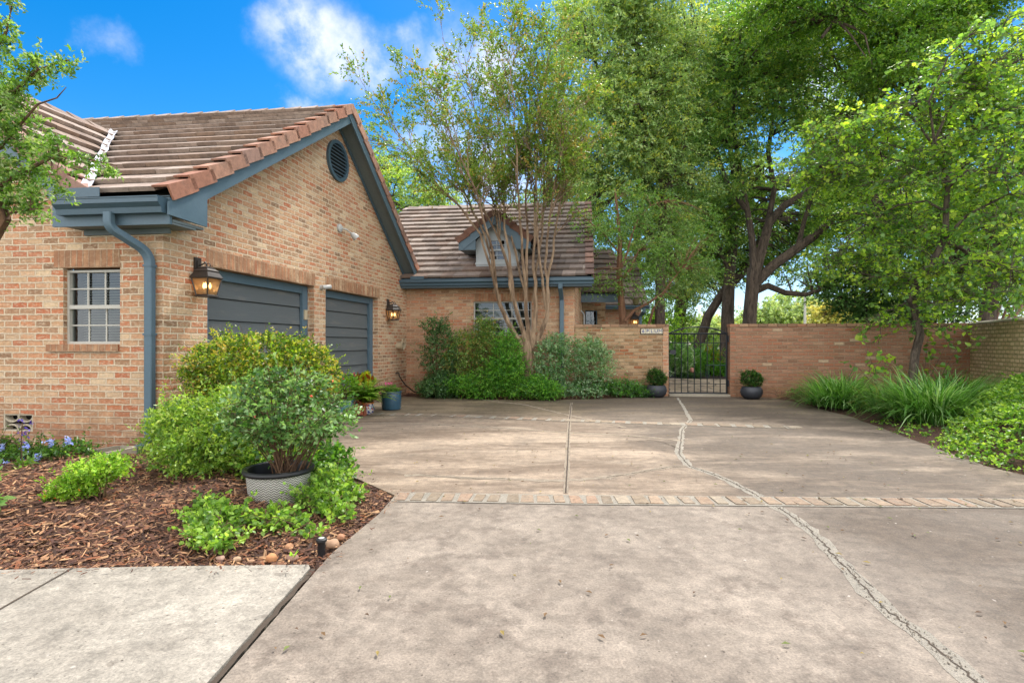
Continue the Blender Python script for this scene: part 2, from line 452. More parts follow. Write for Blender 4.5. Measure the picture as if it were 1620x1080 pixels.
def worn_mat():
    m,nt,b,out=new_mat('worn_paver'); n=N(nt)
    a=n.node('ShaderNodeAttribute',attribute_name='col').outputs['Color']
    oc=n.coord('Object'); nz=n.noise(oc,26,6,0.75); f=n.noise(oc,95,4,.7)
    c=n.mix(n.maprange(n.noise(oc,7,7,.75),.40,.66,.05,.6),a,srgb(146,134,118))
    c=n.mix(.8,c,n.ramp(nz,[(.32,.6),(.68,1.3)]),'MULTIPLY'); c=n.mix(.6,c,n.ramp(f,[(.34,.6),(.66,1.35)]),'MULTIPLY')
    nt.links.new(c,b.inputs['Base Color']); b.inputs['Roughness'].default_value=.88
    nt.links.new(n.bump(n.math('ADD',nz,f),.6,.006),b.inputs['Normal']); return m
WORN=worn_mat()

# light settings
SUN_ELEV=57.0; SUN_X=0.24; SUN_Y=0.42; SUN_E=2.9; SUN_ANG=6.0
SKY_SAT=1.5; SKY_VAL=0.78; SKY_STR=0.13; FILL_CLOUD=12.0; FCLOUD=5.0; FILL_COVER=0.95; EXPO=1.02
# =================================================================== HOUSE
house=empty('brick_house',C0,'tan brick house with grey-blue trim, brown tile roof, two garage doors and a dormer','house')
rng=random.Random(7)

def wall_face(mb,O,D,s0,s1,z0,z1,openings,inset=0.0,Nn=None):
    """front sheet of an upright wall, cells around rectangular openings; uv in metres"""
    xs=sorted(set([s0,s1]+[v for o in openings for v in (o[0],o[1]) if s0<v<s1]))
    zs=sorted(set([z0,z1]+[v for o in openings for v in (o[2],o[3]) if z0<v<z1]))
    for i in range(len(xs)-1):
        for j in range(len(zs)-1):
            cx=(xs[i]+xs[i+1])/2; cz=(zs[j]+zs[j+1])/2
            if any(o[0]<cx<o[1] and o[2]<cz<o[3] for o in openings): continue
            q=[(xs[i],zs[j]),(xs[i+1],zs[j]),(xs[i+1],zs[j+1]),(xs[i],zs[j+1])]
            mb.face([O+D*a+ZV*b for a,b in q],[(a,b) for a,b in q])
def reveals(mb,O,D,Nin,o,depth):
    a,b,c,d=o
    p=lambda s,z,k: O+D*s+ZV*z+Nin*k
    mb.face([p(a,c,0),p(a,d,0),p(a,d,depth),p(a,c,depth)],[(0,c),(0,d),(depth,d),(depth,c)])
    mb.face([p(b,c,depth),p(b,d,depth),p(b,d,0),p(b,c,0)],[(depth,c),(depth,d),(0,d),(0,c)])
    mb.face([p(a,d,0),p(b,d,0),p(b,d,depth),p(a,d,depth)],[(a,0),(b,0),(b,depth),(a,depth)])
    mb.face([p(a,c,depth),p(b,c,depth),p(b,c,0),p(a,c,0)],[(a,0),(b,0),(b,depth),(a,depth)])
NG=V.cross(ZV).normalized()          # outward normal of the gable wall (towards +U)
if NG.dot(U)<0: NG=-NG
NF=ZV.cross(U).normalized()          # outward normal of the front walls (towards camera)
if NF.y>0: NF=-NF

# ---- garage gable wall
t0,_=on_wall(328,430,C0,V); t1,_=on_wall(497,460,C0,V); t2,_=on_wall(515,460,C0,V); t3,_=on_wall(598,472,C0,V)
DZ=2.155
D1=(t0,t1,-0.1,DZ); D2=(t2,t3,-0.1,DZ)
EAVE_T=-0.24; EAVE_Z=2.765; RID_T=3.72; RID_Z=5.38; FE_T=7.0; FE_Z=2.86
mb=MB()
ZT=2.62
wall_face(mb,C0,V,0,LEN_G,-0.15,ZT,[D1,D2])
def rz(t):  # roof underside height over the gable wall
    if t<RID_T: return EAVE_Z+(RID_Z-EAVE_Z)*(t-EAVE_T)/(RID_T-EAVE_T)-0.10
    return RID_Z+(FE_Z-RID_Z)*(t-RID_T)/(FE_T-RID_T)-0.10
pts=[(0,ZT),(LEN_G,ZT),(LEN_G,max(ZT+0.01,rz(LEN_G))),(RID_T,rz(RID_T)),(0,rz(0))]
mb.face([C0+V*a+ZV*b for a,b in pts],pts)
reveals(mb,C0,V,-NG,D1,0.22); reveals(mb,C0,V,-NG,D2,0.22)
mb.build('gable_wall',BR_HOUSE,house)

# ---- left front wall (faces the camera), window opening
Dl=-U
def LW(px,py):
    s,z=on_wall(px,py,C0,Dl); return s,z
wl,wz1=LW(100,424); wr,_=LW(190,424); _,wz0=LW(145,544)
WO=(wr,wl,wz0,wz1)
vl,vz1=LW(5,654); vr,_=LW(52,654); _,vz0=LW(30,682)
VO=(vr,vl,vz0,vz1)
mb=MB()
wall_face(mb,C0,Dl,0,6.5,-0.15,2.70,[WO,VO])
# gable triangle of the left wing
LWR_U=-3.08; LWR_Z=4.55
pts=[(0.95,2.70),(5.6,2.70),(3.08,LWR_Z-0.1)]
mb.face([C0+Dl*a+ZV*b for a,b in pts],pts)
reveals(mb,C0,Dl,-NF,WO,0.12); reveals(mb,C0,Dl,-NF,VO,0.12)
lw=mb.build('front_wall',BR_HOUSE,house)
# soldier header & sill of that window
def bricks_row(name,O,D,Nout,s0,s1,z0,z1,proud,mat,parent,depth=0.05):
    mb=MB(); p=lambda s,z,k:O+D*s+ZV*z+Nout*k
    q=[(s0,z0),(s1,z0),(s1,z1),(s0,z1)]
    mb.face([p(a,b,proud) for a,b in q],[(a,b-z0+0.0) for a,b in q])
    mb.face([p(s0,z0,proud),p(s0,z1,proud),p(s0,z1,-depth),p(s0,z0,-depth)],[(0,0),(0,z1-z0),(depth,z1-z0),(depth,0)])
    mb.face([p(s1,z0,proud),p(s1,z1,proud),p(s1,z1,-depth),p(s1,z0,-depth)],[(0,0),(0,z1-z0),(depth,z1-z0),(depth,0)])
    mb.face([p(s0,z1,proud),p(s1,z1,proud),p(s1,z1,-depth),p(s0,z1,-depth)],[(s0,0),(s1,0),(s1,.06),(s0,.06)])
    mb.face([p(s0,z0,proud),p(s1,z0,proud),p(s1,z0,-depth),p(s0,z0,-depth)],[(s0,0),(s1,0),(s1,.06),(s0,.06)])
    return mb.build(name,mat,parent)
sl,hz=LW(86,386); sr,_=LW(190,386)
bricks_row('window_lintel',C0,Dl,NF,sr,sl,wz1+0.003,wz1+0.20,0.008,BR_SOLD,lw)
sl,_=LW(77,545); sr,_=LW(189,545)
bricks_row('window_sill',C0,Dl,NF,sr,sl,wz0-0.085,wz0-0.003,0.035,BR_SOLD,lw)
# lintels over the garage doors
gw=bpy.data.objects['gable_wall']
bricks_row('door_lintel',C0,V,NG,t0-0.02,t1+0.02,DZ+0.003,DZ+0.215,0.008,BR_SOLD,gw)
bricks_row('door_lintel',C0,V,NG,t2+0.0,t3+0.07,DZ+0.003,DZ+0.215,0.008,BR_SOLD,gw)

# ---- garage doors: lapped boards in a deep blue-grey frame
def garage_door(o):
    a,b,c,d=o; p=lambda s,z,k:C0+V*s+ZV*z-NG*k
    mb=MB()
    n=8; s0=a+0.02; s1=b-0.02; z=0.02
    hs=[0.30,0.27,0.19,0.30,0.27,0.19,0.30,0.28]; sc=(d-0.10-z)/sum(hs)
    for i,h in enumerate(hs):
        h*=sc
        # clapboard: bottom edge proud, narrow shadow gap under it
        lo=0.165; hi=0.187
        q=[p(s0,z+0.014,lo),p(s1,z+0.014,lo),p(s1,z+0.014,0.22),p(s0,z+0.014,0.22),
           p(s0,z+h,hi),p(s1,z+h,hi),p(s1,z+h,0.22),p(s0,z+h,0.22)]
        mb.hexa(q); z+=h
    mb.box(p(s0,0.0,0.235),V*(s1-s0),-NG*0.02,ZV*(d-0.02))
    door=mb.build('garage_door',DOOR,house)
    f=MB()
    for s in (a+0.004,b-0.154):
        f.box(p(s,-0.02,0.118),V*0.15,-NG*0.05,ZV*(d-0.006+0.02))
    f.box(p(a+0.156,d-0.13,0.122),V*(b-a-0.312),-NG*0.05,ZV*0.126)
    f.build('door_frame',PAINT,door,bevel=0.006)
garage_door(D1); garage_door(D2)

# ---- sash windows
def sash_window(name,O,D,Nout,s0,s1,z0,z1,k,cols,parent,blind=True,frame=WHITE,rows=2):
    p=lambda s,z,kk:O+D*s+ZV*z+Nout*kk
    f=MB(); fw=0.028
    def bar(a,b,c,d,kk,th): f.box(p(a,c,kk),D*(b-a),Nout*th,ZV*(d-c))
    bar(s0,s0+fw,z0,z1,k-0.05,0.06); bar(s1-fw,s1,z0,z1,k-0.05,0.06)
    bar(s0+fw,s1-fw,z1-fw,z1,k-0.05,0.058); bar(s0+fw,s1-fw,z0,z0+fw,k-0.05,0.062)
    zm=(z0+z1)/2
    bar(s0+fw,s1-fw,zm-0.022,zm+0.022,k-0.04,0.056)
    for zz0,zz1,kk in ((z0+fw,zm-0.022,k-0.035),(zm+0.022,z1-fw,k-0.02)):
        for i in range(1,cols):
            s=s0+fw+(s1-s0-2*fw)*i/cols
            bar(s-0.008,s+0.008,zz0,zz1,kk,0.014)
        for j in range(1,rows):
            zz=zz0+(zz1-zz0)*j/rows
            bar(s0+fw,s1-fw,zz-0.008,zz+0.008,kk+0.001,0.0155)
    w=f.build(name,frame,parent)
    g=MB(); q=[p(s0+fw,z0+fw,k-0.03),p(s1-fw,z0+fw,k-0.03),p(s1-fw,z1-fw,k-0.03),p(s0+fw,z1-fw,k-0.03)]
    g.face(q); g.build('window_pane',GLASS,w)
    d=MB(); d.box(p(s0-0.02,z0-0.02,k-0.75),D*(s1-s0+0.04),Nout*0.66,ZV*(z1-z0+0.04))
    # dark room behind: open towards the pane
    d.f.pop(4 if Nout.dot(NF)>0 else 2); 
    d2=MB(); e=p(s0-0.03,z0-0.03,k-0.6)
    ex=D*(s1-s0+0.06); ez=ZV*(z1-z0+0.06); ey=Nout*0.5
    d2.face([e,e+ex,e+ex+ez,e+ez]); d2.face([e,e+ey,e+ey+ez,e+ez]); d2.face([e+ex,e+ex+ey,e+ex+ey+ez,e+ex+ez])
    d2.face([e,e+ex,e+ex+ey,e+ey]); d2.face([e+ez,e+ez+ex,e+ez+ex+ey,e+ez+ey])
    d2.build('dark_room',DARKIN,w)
    if blind:
        b=MB(); z=z1-0.04
        while z>z0+0.05:
            o=p(s0+0.07,z,k-0.16)
            b.hexa([o,o+D*(s1-s0-0.14),o+D*(s1-s0-0.14)+Nout*0.034-ZV*0.014,o+Nout*0.034-ZV*0.014,
                    o+ZV*0.002,o+D*(s1-s0-0.14)+ZV*0.002,o+D*(s1-s0-0.14)+Nout*0.034-ZV*0.012,o+Nout*0.034-ZV*0.012])
            z-=0.032
        b.build('window_blind',BLIND,w)
    return w
sash_window('window',C0,Dl,NF,WO[0],WO[1],WO[2],WO[3]-0.02,-0.06,3,house)

# ---- breeze-block vent low in the front wall
mb=MB(); p=lambda s,z,k:C0+Dl*s+ZV*z+NF*k
a,b,c,d=VO
cw=(b-a-0.03)/2; chh=(d-c-0.03)
mb.box(p(a,c,-0.09),Dl*0.018,NF*0.085,ZV*(d-c)); mb.box(p(b-0.018,c,-0.09),Dl*0.018,NF*0.085,ZV*(d-c))
mb.box(p(a+0.018,c,-0.09),Dl*(b-a-0.036),NF*0.084,ZV*0.016); mb.box(p(a+0.018,d-0.016,-0.09),Dl*(b-a-0.036),NF*0.084,ZV*0.016)
for i in range(2):
    for sgn in (0,1):
        cx=a+0.018+cw*(i+0.5); pts=[]
        for k in range(9):
            th=math.pi*k/8
            zz=(c+0.016+chh*0.40*math.sin(th)) if sgn==0 else (d-0.016-chh*0.40*math.sin(th))
            pts.append(p(cx+cw*0.5*math.cos(th),zz,-0.05))
        for k in range(8):
            e=(pts[k+1]-pts[k]); up=e.cross(NF).normalized()*0.016
            mb.hexa([pts[k]-NF*0.035,pts[k+1]-NF*0.035,pts[k+1]-NF*0.035+up,pts[k]-NF*0.035+up,
                     pts[k]+NF*0.04,pts[k+1]+NF*0.04,pts[k+1]+NF*0.04+up,pts[k]+NF*0.04+up])
v=mb.build('foundation_vent',STONEGREY,house)
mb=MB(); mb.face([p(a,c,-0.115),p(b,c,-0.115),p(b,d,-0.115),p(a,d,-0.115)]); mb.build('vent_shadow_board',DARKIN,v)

# ---- main-house front wall
def HW(px,py): return on_wall(px,py,C1,U)
h0,hz1=HW(749,477); h1,_=HW(841,477); _,hz0=HW(800,531)
HO=(h0,h1,hz0,hz1); hend,_=HW(909,500)
mb=MB(); wall_face(mb,C1,U,-0.3,hend,-0.15,2.66,[HO]); reveals(mb,C1,U,-NF,HO,0.1)
# right return of this wall
q=[(0,-0.15),(2.6,-0.15),(2.6,2.66),(0,2.66)]
mb.face([C1+U*hend+V*a+ZV*b for a,b in q],q)
hw=mb.build('house_wall',BR_HOUSE2,house)
bricks_row('window_lintel',C1,U,NF,h0-0.0,h1+0.0,hz1+0.003,hz1+0.19,0.008,BR_SOLD,hw)
bricks_row('window_sill',C1,U,NF,h0-0.03,h1+0.03,hz0-0.08,hz0-0.003,0.035,BR_SOLD,hw)
sash_window('window',C1,U,NF,h0,h1,hz0,hz1,-0.05,3,house)

# ---- tile roofs: every tile a slab of its own inside the roof mesh
def tile_roof(name,parent,O,A,S,n,rngf,expo,tw,pal,seed=1,first=0,grad=None,jit=1.0):
    """O origin at eave, A along eave, S up-slope (unit), rngf(s)->(lo,hi)"""
    r=random.Random(seed); NN=A.cross(S).normalized()
    if NN.z<0: NN=-NN
    mb=MB()
    for i in range(first,n):
        s0=i*expo; lo,hi=rngf((i+0.4)*expo)
        a=lo-(tw*0.5 if i%2 else 0)-r.uniform(0,0.03)
        while a<hi:
            w=tw*r.uniform(0.97,1.03); b=a+w-0.005
            aa=max(a,lo); bb=min(b,hi)
            if bb-aa>0.03:
                js=r.uniform(-0.007,0.007)*jit; jn=r.uniform(0,0.005)*jit; jr=r.uniform(-0.004,0.004)*jit
                c=pal[r.randrange(len(pal))]; k=r.uniform(0.86,1.12)
                if grad: g=grad(aa,s0,r); c=tuple(x*g for x in c)
                c=tuple(x*k for x in c)
                f=lambda x,s,h: O+A*x+S*s+NN*h
                th=0.050
                l0=0.064+jn; 
                q=[f(aa,s0+js,l0),f(bb,s0+js+jr,l0),f(bb,s0+expo+0.05,0.004),f(aa,s0+expo+0.05,0.004),
                   f(aa,s0+js,l0+th),f(bb,s0+js+jr,l0+th),f(bb,s0+expo+0.05,0.004+th),f(aa,s0+expo+0.05,0.004+th)]
                mb.hexa(q,c)
            a+=w
    return mb.build(name,TILE,parent)
def deck(name,pts,parent,mat=DARKIN):
    mb=MB(); mb.face(pts); return mb.build(name,mat,parent)
PAL_G=[srgb(154,134,119),srgb(164,145,131),srgb(140,120,106),srgb(172,154,140),srgb(154,130,112)]
PAL_R=[srgb(172,128,106),srgb(182,136,112),srgb(158,120,104),srgb(166,130,114),srgb(176,122,98)]
PAL_H=[srgb(150,134,122),srgb(160,142,130),srgb(138,122,112),srgb(166,150,138),srgb(142,120,106)]
PAL_D=[srgb(104,92,84),srgb(120,104,94),srgb(92,84,78),srgb(128,108,98),srgb(110,90,78)]
RO=0.32                                    # rake overhang
# garage front slope
E0=W(0,EAVE_T,EAVE_Z); R0=W(0,RID_T,RID_Z); Sg=(R0-E0).normalized(); LS=(R0-E0).length
ex=LS/14.0
valT=2.45
def g_lo(s):
    t=EAVE_T+s/LS*(RID_T-EAVE_T)
    if t<valT: return -0.70-(2.38)*(t-EAVE_T)/(valT-EAVE_T)+0.06
    return -8.5
groof=tile_roof('tile_roof',house,E0,U,Sg,14,lambda s:(g_lo(s),RO-0.13),ex,0.30,PAL_G,3)
vb=W(-0.70,EAVE_T,EAVE_Z); vt=W(-3.08,valT,EAVE_Z+(RID_Z-EAVE_Z)*(valT-EAVE_T)/(RID_T-EAVE_T))
deck('roof_deck',[E0+U*(RO-0.02),R0+U*(RO-0.02),R0-U*8.5,vt-U*5.42,vt,vb],groof)
# garage far slope
E1=W(0,FE_T,FE_Z); Sf=(R0-E1).normalized(); LF=(R0-E1).length
tile_roof('tile_roof',house,E1,U,Sf,13,lambda s:(-8.5,RO-0.13),LF/13,0.30,PAL_G,4)
deck('roof_deck',[E1+U*(RO-0.02),R0+U*(RO-0.02)-ZV*0.004,R0-U*8.5-ZV*0.004,E1-U*8.5],groof)
# rake tiles: L-shaped caps stepping up both rakes
def rake(parent,Obase,S,L,n,A,side,pal,seed,drop=0.17,w=0.17,name='rake_tile',NNin=None):
    r=random.Random(seed); NN=A.cross(S).normalized()
    if NN.z<0: NN=-NN
    e=L/n; mb=MB()
    for i in range(n):
        c=pal[r.randrange(len(pal))]; k=r.uniform(0.88,1.12); c=tuple(x*k for x in c)
        s0=i*e-0.016; s1=(i+1)*e+0.045; lift0=0.108+r.uniform(0,0.006); lift1=0.06
        f=lambda x,s,h: Obase+A*x*side+S*s+NN*h
        mb.hexa([f(-w,s0,lift0),f(0,s0,lift0),f(0,s1,lift1),f(-w,s1,lift1),f(-w,s0,lift0+.022),f(0,s0,lift0+.022),f(0,s1,lift1+.022),f(-w,s1,lift1+.022)],c)
        z0=lift0+0.024; z1=lift1+0.024
        mb.hexa([f(0.002,s0,z0-drop),f(0.026,s0,z0-drop),f(0.026,s1,z1-drop+0.02),f(0.002,s1,z1-drop+0.02),f(0.002,s0,z0),f(0.026,s0,z0),f(0.026,s1,z1),f(0.002,s1,z1)],c)
    return mb.build(name,TILE,parent)
rake(groof,E0+U*RO,Sg,LS,14,U,1,PAL_R,5)
rake(groof,E1+U*RO,Sf,LF,13,U,1,PAL_R,6)
# ridge caps
def ridge(parent,p0,p1,pal,seed,w=0.15,e=0.32):
    r=random.Random(seed); d=(p1-p0); L=d.length; d.normalize(); side=d.cross(ZV).normalized(); mb=MB()
    n=int(L/e)
    for i in range(n):
        c=pal[r.randrange(len(pal))]; a=p0+d*(i*e); b=p0+d*((i+1)*e+0.04)
        h0=0.085; h1=0.06
        for s in (-1,1):
            mb.hexa([a+ZV*h0,a+side*s*w+ZV*(h0-0.11),b+side*s*w+ZV*(h1-0.11),b+ZV*h1,
                     a+ZV*(h0+.022),a+side*s*w+ZV*(h0-0.088),b+side*s*w+ZV*(h1-0.088),b+ZV*(h1+.022)],c)
    return mb.build('ridge_tile',TILE,parent)
ridge(groof,R0+U*RO,R0-U*8.4,PAL_G,8)
# fascia boards and soffits under both rakes
def rake_board(S,E,L,nm,parent):
    NN=U.cross(S).normalized()
    if NN.z<0: NN=-NN
    mb=MB(); o=E+U*(RO-0.028)-NN*0.20
    mb.box(o-S*0.02,S*(L+0.05),U*0.024,NN*0.185)
    mb.build('rake_board',PAINT,parent)
    m2=MB(); o=E-U*0.02-NN*0.115
    m2.box(o,S*L,U*(RO-0.012),NN*0.014); m2.build('rake_soffit',SOFFIT,parent)
    m3=MB(); o=E+U*0.006-NN*0.175   # frieze board against the brick
    m3.box(o,S*L,U*0.022,NN*0.055); m3.build('frieze_board',PAINT,parent)
rake_board(Sg,E0,LS,'front',house); rake_board(Sf,E1,LF,'far',house)
# boxed return at the near eave
mb=MB()
bz=2.545
q=[(EAVE_T-0.03,2.70),(EAVE_T-0.03,2.565),(0.27,bz),(0.27,2.97),(0.0,2.86)]
poly=[W(RO-0.03,a,b) for a,b in q]; poly2=[pp+U*0.025 for pp in poly]
mb.face(poly2); mb.face(list(reversed(poly)))
for i in range(len(q)):
    j=(i+1)%len(q); mb.face([poly[i],poly[j],poly2[j],poly2[i]])
mb.build('eave_return',PAINT,house)
# eave soffit + fascia at the front
mb=MB(); mb.box(W(-1.05,EAVE_T+0.01,2.475),U*(1.05+RO-0.035),V*0.03,ZV*0.305); mb.build('fascia_board',PAINT,house)
mb=MB(); mb.box(W(-1.0,EAVE_T+0.045,2.48),U*(1.0+RO-0.035),V*(0.33),ZV*0.02)
mb.box(W(-0.95,-0.028,2.42),U*(0.95+0.1),V*0.026,ZV*0.058); mb.build('eave_soffit',SOFFIT,house)
mb=MB(); mb.box(W(0.03,EAVE_T+0.05,2.505),U*0.255,V*0.44,ZV*0.028)
mb.build('return_soffit',SOFFIT,house)

# gutters: K-profile extruded
def gutter(name,parent,p0,p1,out,h=0.125,w=0.12):
    prof=[(0.0,0.0),(w*0.55,0.0),(w*0.62,h*0.35),(w*0.95,h*0.62),(w*0.95,h*0.9),(w,h*0.92),(w,h),(w*0.9,h),(w*0.88,h*0.68),(w*0.5,h*0.4),(w*0.45,0.012),(0.012,0.012),(0.012,h),(0.0,h)]
    mb=MB(); n=len(prof)
    for i in range(n):
        a=prof[i]; b=prof[(i+1)%n]
        mb.face([p0+out*a[0]+ZV*a[1],p1+out*a[0]+ZV*a[1],p1+out*b[0]+ZV*b[1],p0+out*b[0]+ZV*b[1]])
    oc=[prof[k] for k in (0,1,2,3,4,5,6,13)]
    for q in (p0,p1):
        mb.face([q+out*a[0]+ZV*a[1] for a in oc])
    return mb.build(name,GUTTER,parent)
gutter('gutter',house,W(-0.98,EAVE_T+0.006,2.585),W(RO-0.06,EAVE_T+0.006,2.585),-V,0.165,0.13)
# splash shield where the valley empties
mb=MB(); mb.box(W(-1.02,EAVE_T-0.125,2.752),U*0.62,-V*0.006,ZV*0.10); mb.build('splash_shield',GUTTER,house)

# downspout with two elbows, at the corner of the front wall
def downspout(parent,pts,w=0.092,d=0.075,outn=NF,name='downspout',side=None):
    mb=MB(); side=side or Dl
    rings=[]
    for i,p_ in enumerate(pts):
        dd=(pts[min(i+1,len(pts)-1)]-pts[max(i-1,0)]).normalized()
        s=side-(dd*side.dot(dd)); s.normalize(); o=dd.cross(s).normalized()
        ring=[]
        for (x,y) in ((-.5,-.38),(-.38,-.5),(.38,-.5),(.5,-.38),(.5,.38),(.38,.5),(-.38,.5),(-.5,.38)):
            ring.append(p_+s*x*w+o*y*d)
        rings.append(ring)
    for i in range(len(rings)-1):
        for k in range(8):
            k2=(k+1)%8; mb.face([rings[i][k],rings[i][k2],rings[i+1][k2],rings[i+1][k]])
    return mb.build(name,PAINT,parent)
dsx,_=LW(243,500); gx,_=LW(206,340)
q0=p(gx-0.02,2.66,0.30); q1=p(gx-0.02,2.50,0.295)
q2=p(dsx+0.06,2.26,0.09); q3=p(dsx,2.14,0.055)
def rounded(pts,rad,n=6):
    out=[pts[0]]
    for i in range(1,len(pts)-1):
        a,b,c=pts[i-1],pts[i],pts[i+1]; u_=(a-b); v_=(c-b); r_=min(rad,u_.length*.45,v_.length*.45)
        A_=b+u_.normalized()*r_; C_=b+v_.normalized()*r_
        for k in range(n+1):
            t=k/n; out.append(A_*(1-t)**2+b*2*t*(1-t)+C_*t*t)
    out.append(pts[-1]); return out
pl=rounded([p(gx-0.02,2.60,0.30),p(gx-0.02,2.44,0.30),p(dsx,2.20,0.055),p(dsx,0.09,0.055),p(dsx+0.06,0.035,0.24)],0.13,7)
ds=downspout(house,pl)
mb=MB()
for z in (2.06,1.3,0.30):
    mb=MB(); mb.cbox(p(dsx,z,0.055),Dl*0.104,NF*0.085,ZV*0.022); mb.build('downspout_band',PAINT,ds)
mb=MB(); e=pl[-1]; dd=(pl[-1]-pl[-2]).normalized(); s=dd.cross(ZV).normalized(); mb.cbox(e+dd*0.002,s*0.07,dd*0.006,ZV*0.052); mb.build('spout_mouth',RUBBER,ds)

# ---- left wing roof: slope facing the driveway, rake towards the camera
LE0=W(-0.70,EAVE_T,EAVE_Z); 
LSd=(W(LWR_U,EAVE_T,LWR_Z)-W(-0.70,EAVE_T,EAVE_Z)); LL=LSd.length; LSd=LSd.normalized()
def l_rng(s):
    f=s/LL; return (0.0+0.14,0.0+(valT-EAVE_T)*f-0.05)
wroof=tile_roof('tile_roof',house,LE0,V,LSd,9,l_rng,LL/9,0.30,PAL_G,11)
apx=W(LWR_U,EAVE_T,LWR_Z); deck('roof_deck',[LE0+V*0.02,apx+V*0.02,vt-ZV*0.01],wroof)
rake(wroof,LE0,LSd,LL,9,V,-1,PAL_R,12)
# its other slope
LE2=W(2*LWR_U+0.70,EAVE_T,EAVE_Z); S2=(apx-LE2).normalized()
tile_roof('tile_roof',house,LE2,V,S2,9,lambda s:(0.02,3.2),LL/9,0.3,PAL_G,13)
deck('roof_deck',[LE2+V*0.02,apx+V*0.02-ZV*0.004,apx+V*3.2,LE2+V*3.2],wroof)
ridge(wroof,apx,W(LWR_U,valT+0.4,LWR_Z),PAL_G,14)
NN=V.cross(LSd).normalized(); NN=NN if NN.z>0 else -NN
mb=MB(); mb.box(LE0+V*0.004-NN*0.20-LSd*0.02,LSd*(LL+0.02),V*0.024,NN*0.19); mb.build('rake_board',PAINT,house)
mb=MB(); mb.box(LE0+V*0.03-NN*0.115,LSd*LL,V*0.22,NN*0.012); mb.build('rake_soffit',SOFFIT,house)
# boxed end of the wing eave
q=[(-1.12,2.478),(-0.9,2.478),(-0.9,2.76),(-1.12,2.83)]
mb=MB(); pa=[W(a,EAVE_T+0.04,b) for a,b in q]; pb=[x-V*0.026 for x in pa]
mb.face(pb); mb.face(list(reversed(pa)))
for i in range(len(q)): mb.face([pa[i],pa[(i+1)%len(q)],pb[(i+1)%len(q)],pb[i]])
mb.build('eave_return',PAINT,house)
# white metal valley flashing with torn tile edge
mb=MB(); NNg=U.cross(Sg).normalized(); NNg=NNg if NNg.z>0 else -NNg
dv=(vt-vb).normalized(); sv=dv.cross(ZV).normalized()
r=random.Random(5); prev=None; n=16
for i in range(n+1):
    c=vb.lerp(vt,i/n*0.97)+ZV*0.05; wa=0.03+r.uniform(0,0.018); wb=0.035+r.uniform(0,0.02)
    cur=(c-sv*wa+ZV*0.115,c+ZV*0.075,c+sv*wb+ZV*0.105)
    if prev:
        mb.face([prev[0],prev[1],cur[1],cur[0]]); mb.face([prev[1],prev[2],cur[2],cur[1]])
    prev=cur
mb.build('valley_flashing',FLASH,house)

# ---- louvred round vent in the gable
tc,zc=on_wall(533,255,C0,V); c=C0+V*tc+ZV*zc
mb=MB(); rr=0.365
for k in range(40):
    a=2*math.pi*k/40; b=2*math.pi*(k+1)/40
    f=lambda r_,th,kk:c+V*r_*math.cos(th)+ZV*r_*math.sin(th)+NG*kk
    mb.hexa([f(rr-.062,a,.0),f(rr,a,.0),f(rr,b,.0),f(rr-.062,b,.0),f(rr-.062,a,.045),f(rr,a,.045),f(rr,b,.045),f(rr-.062,b,.045)])
lv=mb.build('gable_vent',GUTTER,house)
mb=MB(); n=9
for k in range(n):
    z=-0.29+0.58*(k+0.5)/n; hw_=math.sqrt(max(0,0.303**2-z*z))
    o=c+ZV*(z+0.012)-V*hw_+NG*0.006
    mb.hexa([o-ZV*.03+NG*.028,o-ZV*.03+NG*.028+V*2*hw_,o+V*2*hw_,o,o-ZV*.02+NG*.032,o-ZV*.02+NG*.032+V*2*hw_,o+ZV*.01+V*2*hw_,o+ZV*.01])
mb.build('louvre',GUTTER,lv)
mb=MB(); mb.face([c+V*0.31*math.cos(2*math.pi*k/32)+ZV*0.31*math.sin(2*math.pi*k/32)+NG*0.003 for k in range(32)]); mb.build('vent_backing',DARKIN,lv)

# ---- main-house roof, gutter, verge, dormer
EZ=2.66; eo=-0.36
HS=Vector((0.193*1.0,0.981,0)).normalized()
def HP(u,t,z): return C1+U*u+V*t+ZV*z
hl=4.28; run=4.10; rise=5.36-EZ
HE=HP(0,eo,EZ); HR=HP(0,eo+run,EZ+rise); Sh=(HR-HE).normalized(); LH=(HR-HE).length
uend,_=on_wall(938,450,HE,U)
uridge,_=on_wall(934,330,HR,U)
def h_rng(s): 
    f=s/LH; return (-1.5,uend+(uridge-uend)*f-0.12)
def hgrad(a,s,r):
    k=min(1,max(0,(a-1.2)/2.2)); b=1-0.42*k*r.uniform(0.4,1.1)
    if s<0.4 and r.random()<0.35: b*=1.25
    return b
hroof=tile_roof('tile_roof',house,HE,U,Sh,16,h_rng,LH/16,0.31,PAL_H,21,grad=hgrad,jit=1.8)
deck('roof_deck',[HE-U*1.5,HE+U*(uend-.03),HR+U*(uridge-.03),HR-U*1.5],hroof)
hb=HP(0,eo+2*run,EZ); deck('roof_deck',[hb-U*1.5,hb+U*(uend-.03),HR+U*(uridge-.03)-ZV*0.005,HR-U*1.5-ZV*0.005],hroof,TILE)
Sv=((HR+U*uridge)-(HE+U*uend)); Lv=Sv.length; Sv.normalize()
rake(hroof,HE+U*uend,Sv,Lv,16,U,1,[srgb(134,104,90),srgb(124,98,88),srgb(146,112,96),srgb(116,92,82)],22)
ridge(hroof,HR-U*1.4,HR+U*(uridge-0.02),PAL_H,23)
q=[(hend,2.6),(hend,2.66)]
mb=MB(); mb.face([HP(hend,0,2.6),HP(hend,run*2-0.7,2.6),HP(hend,eo+run,EZ+rise-0.15)],[(0,0),(7,0),(3.6,3)]); mb.build('end_gable_wall',BR_HOUSE2,house)
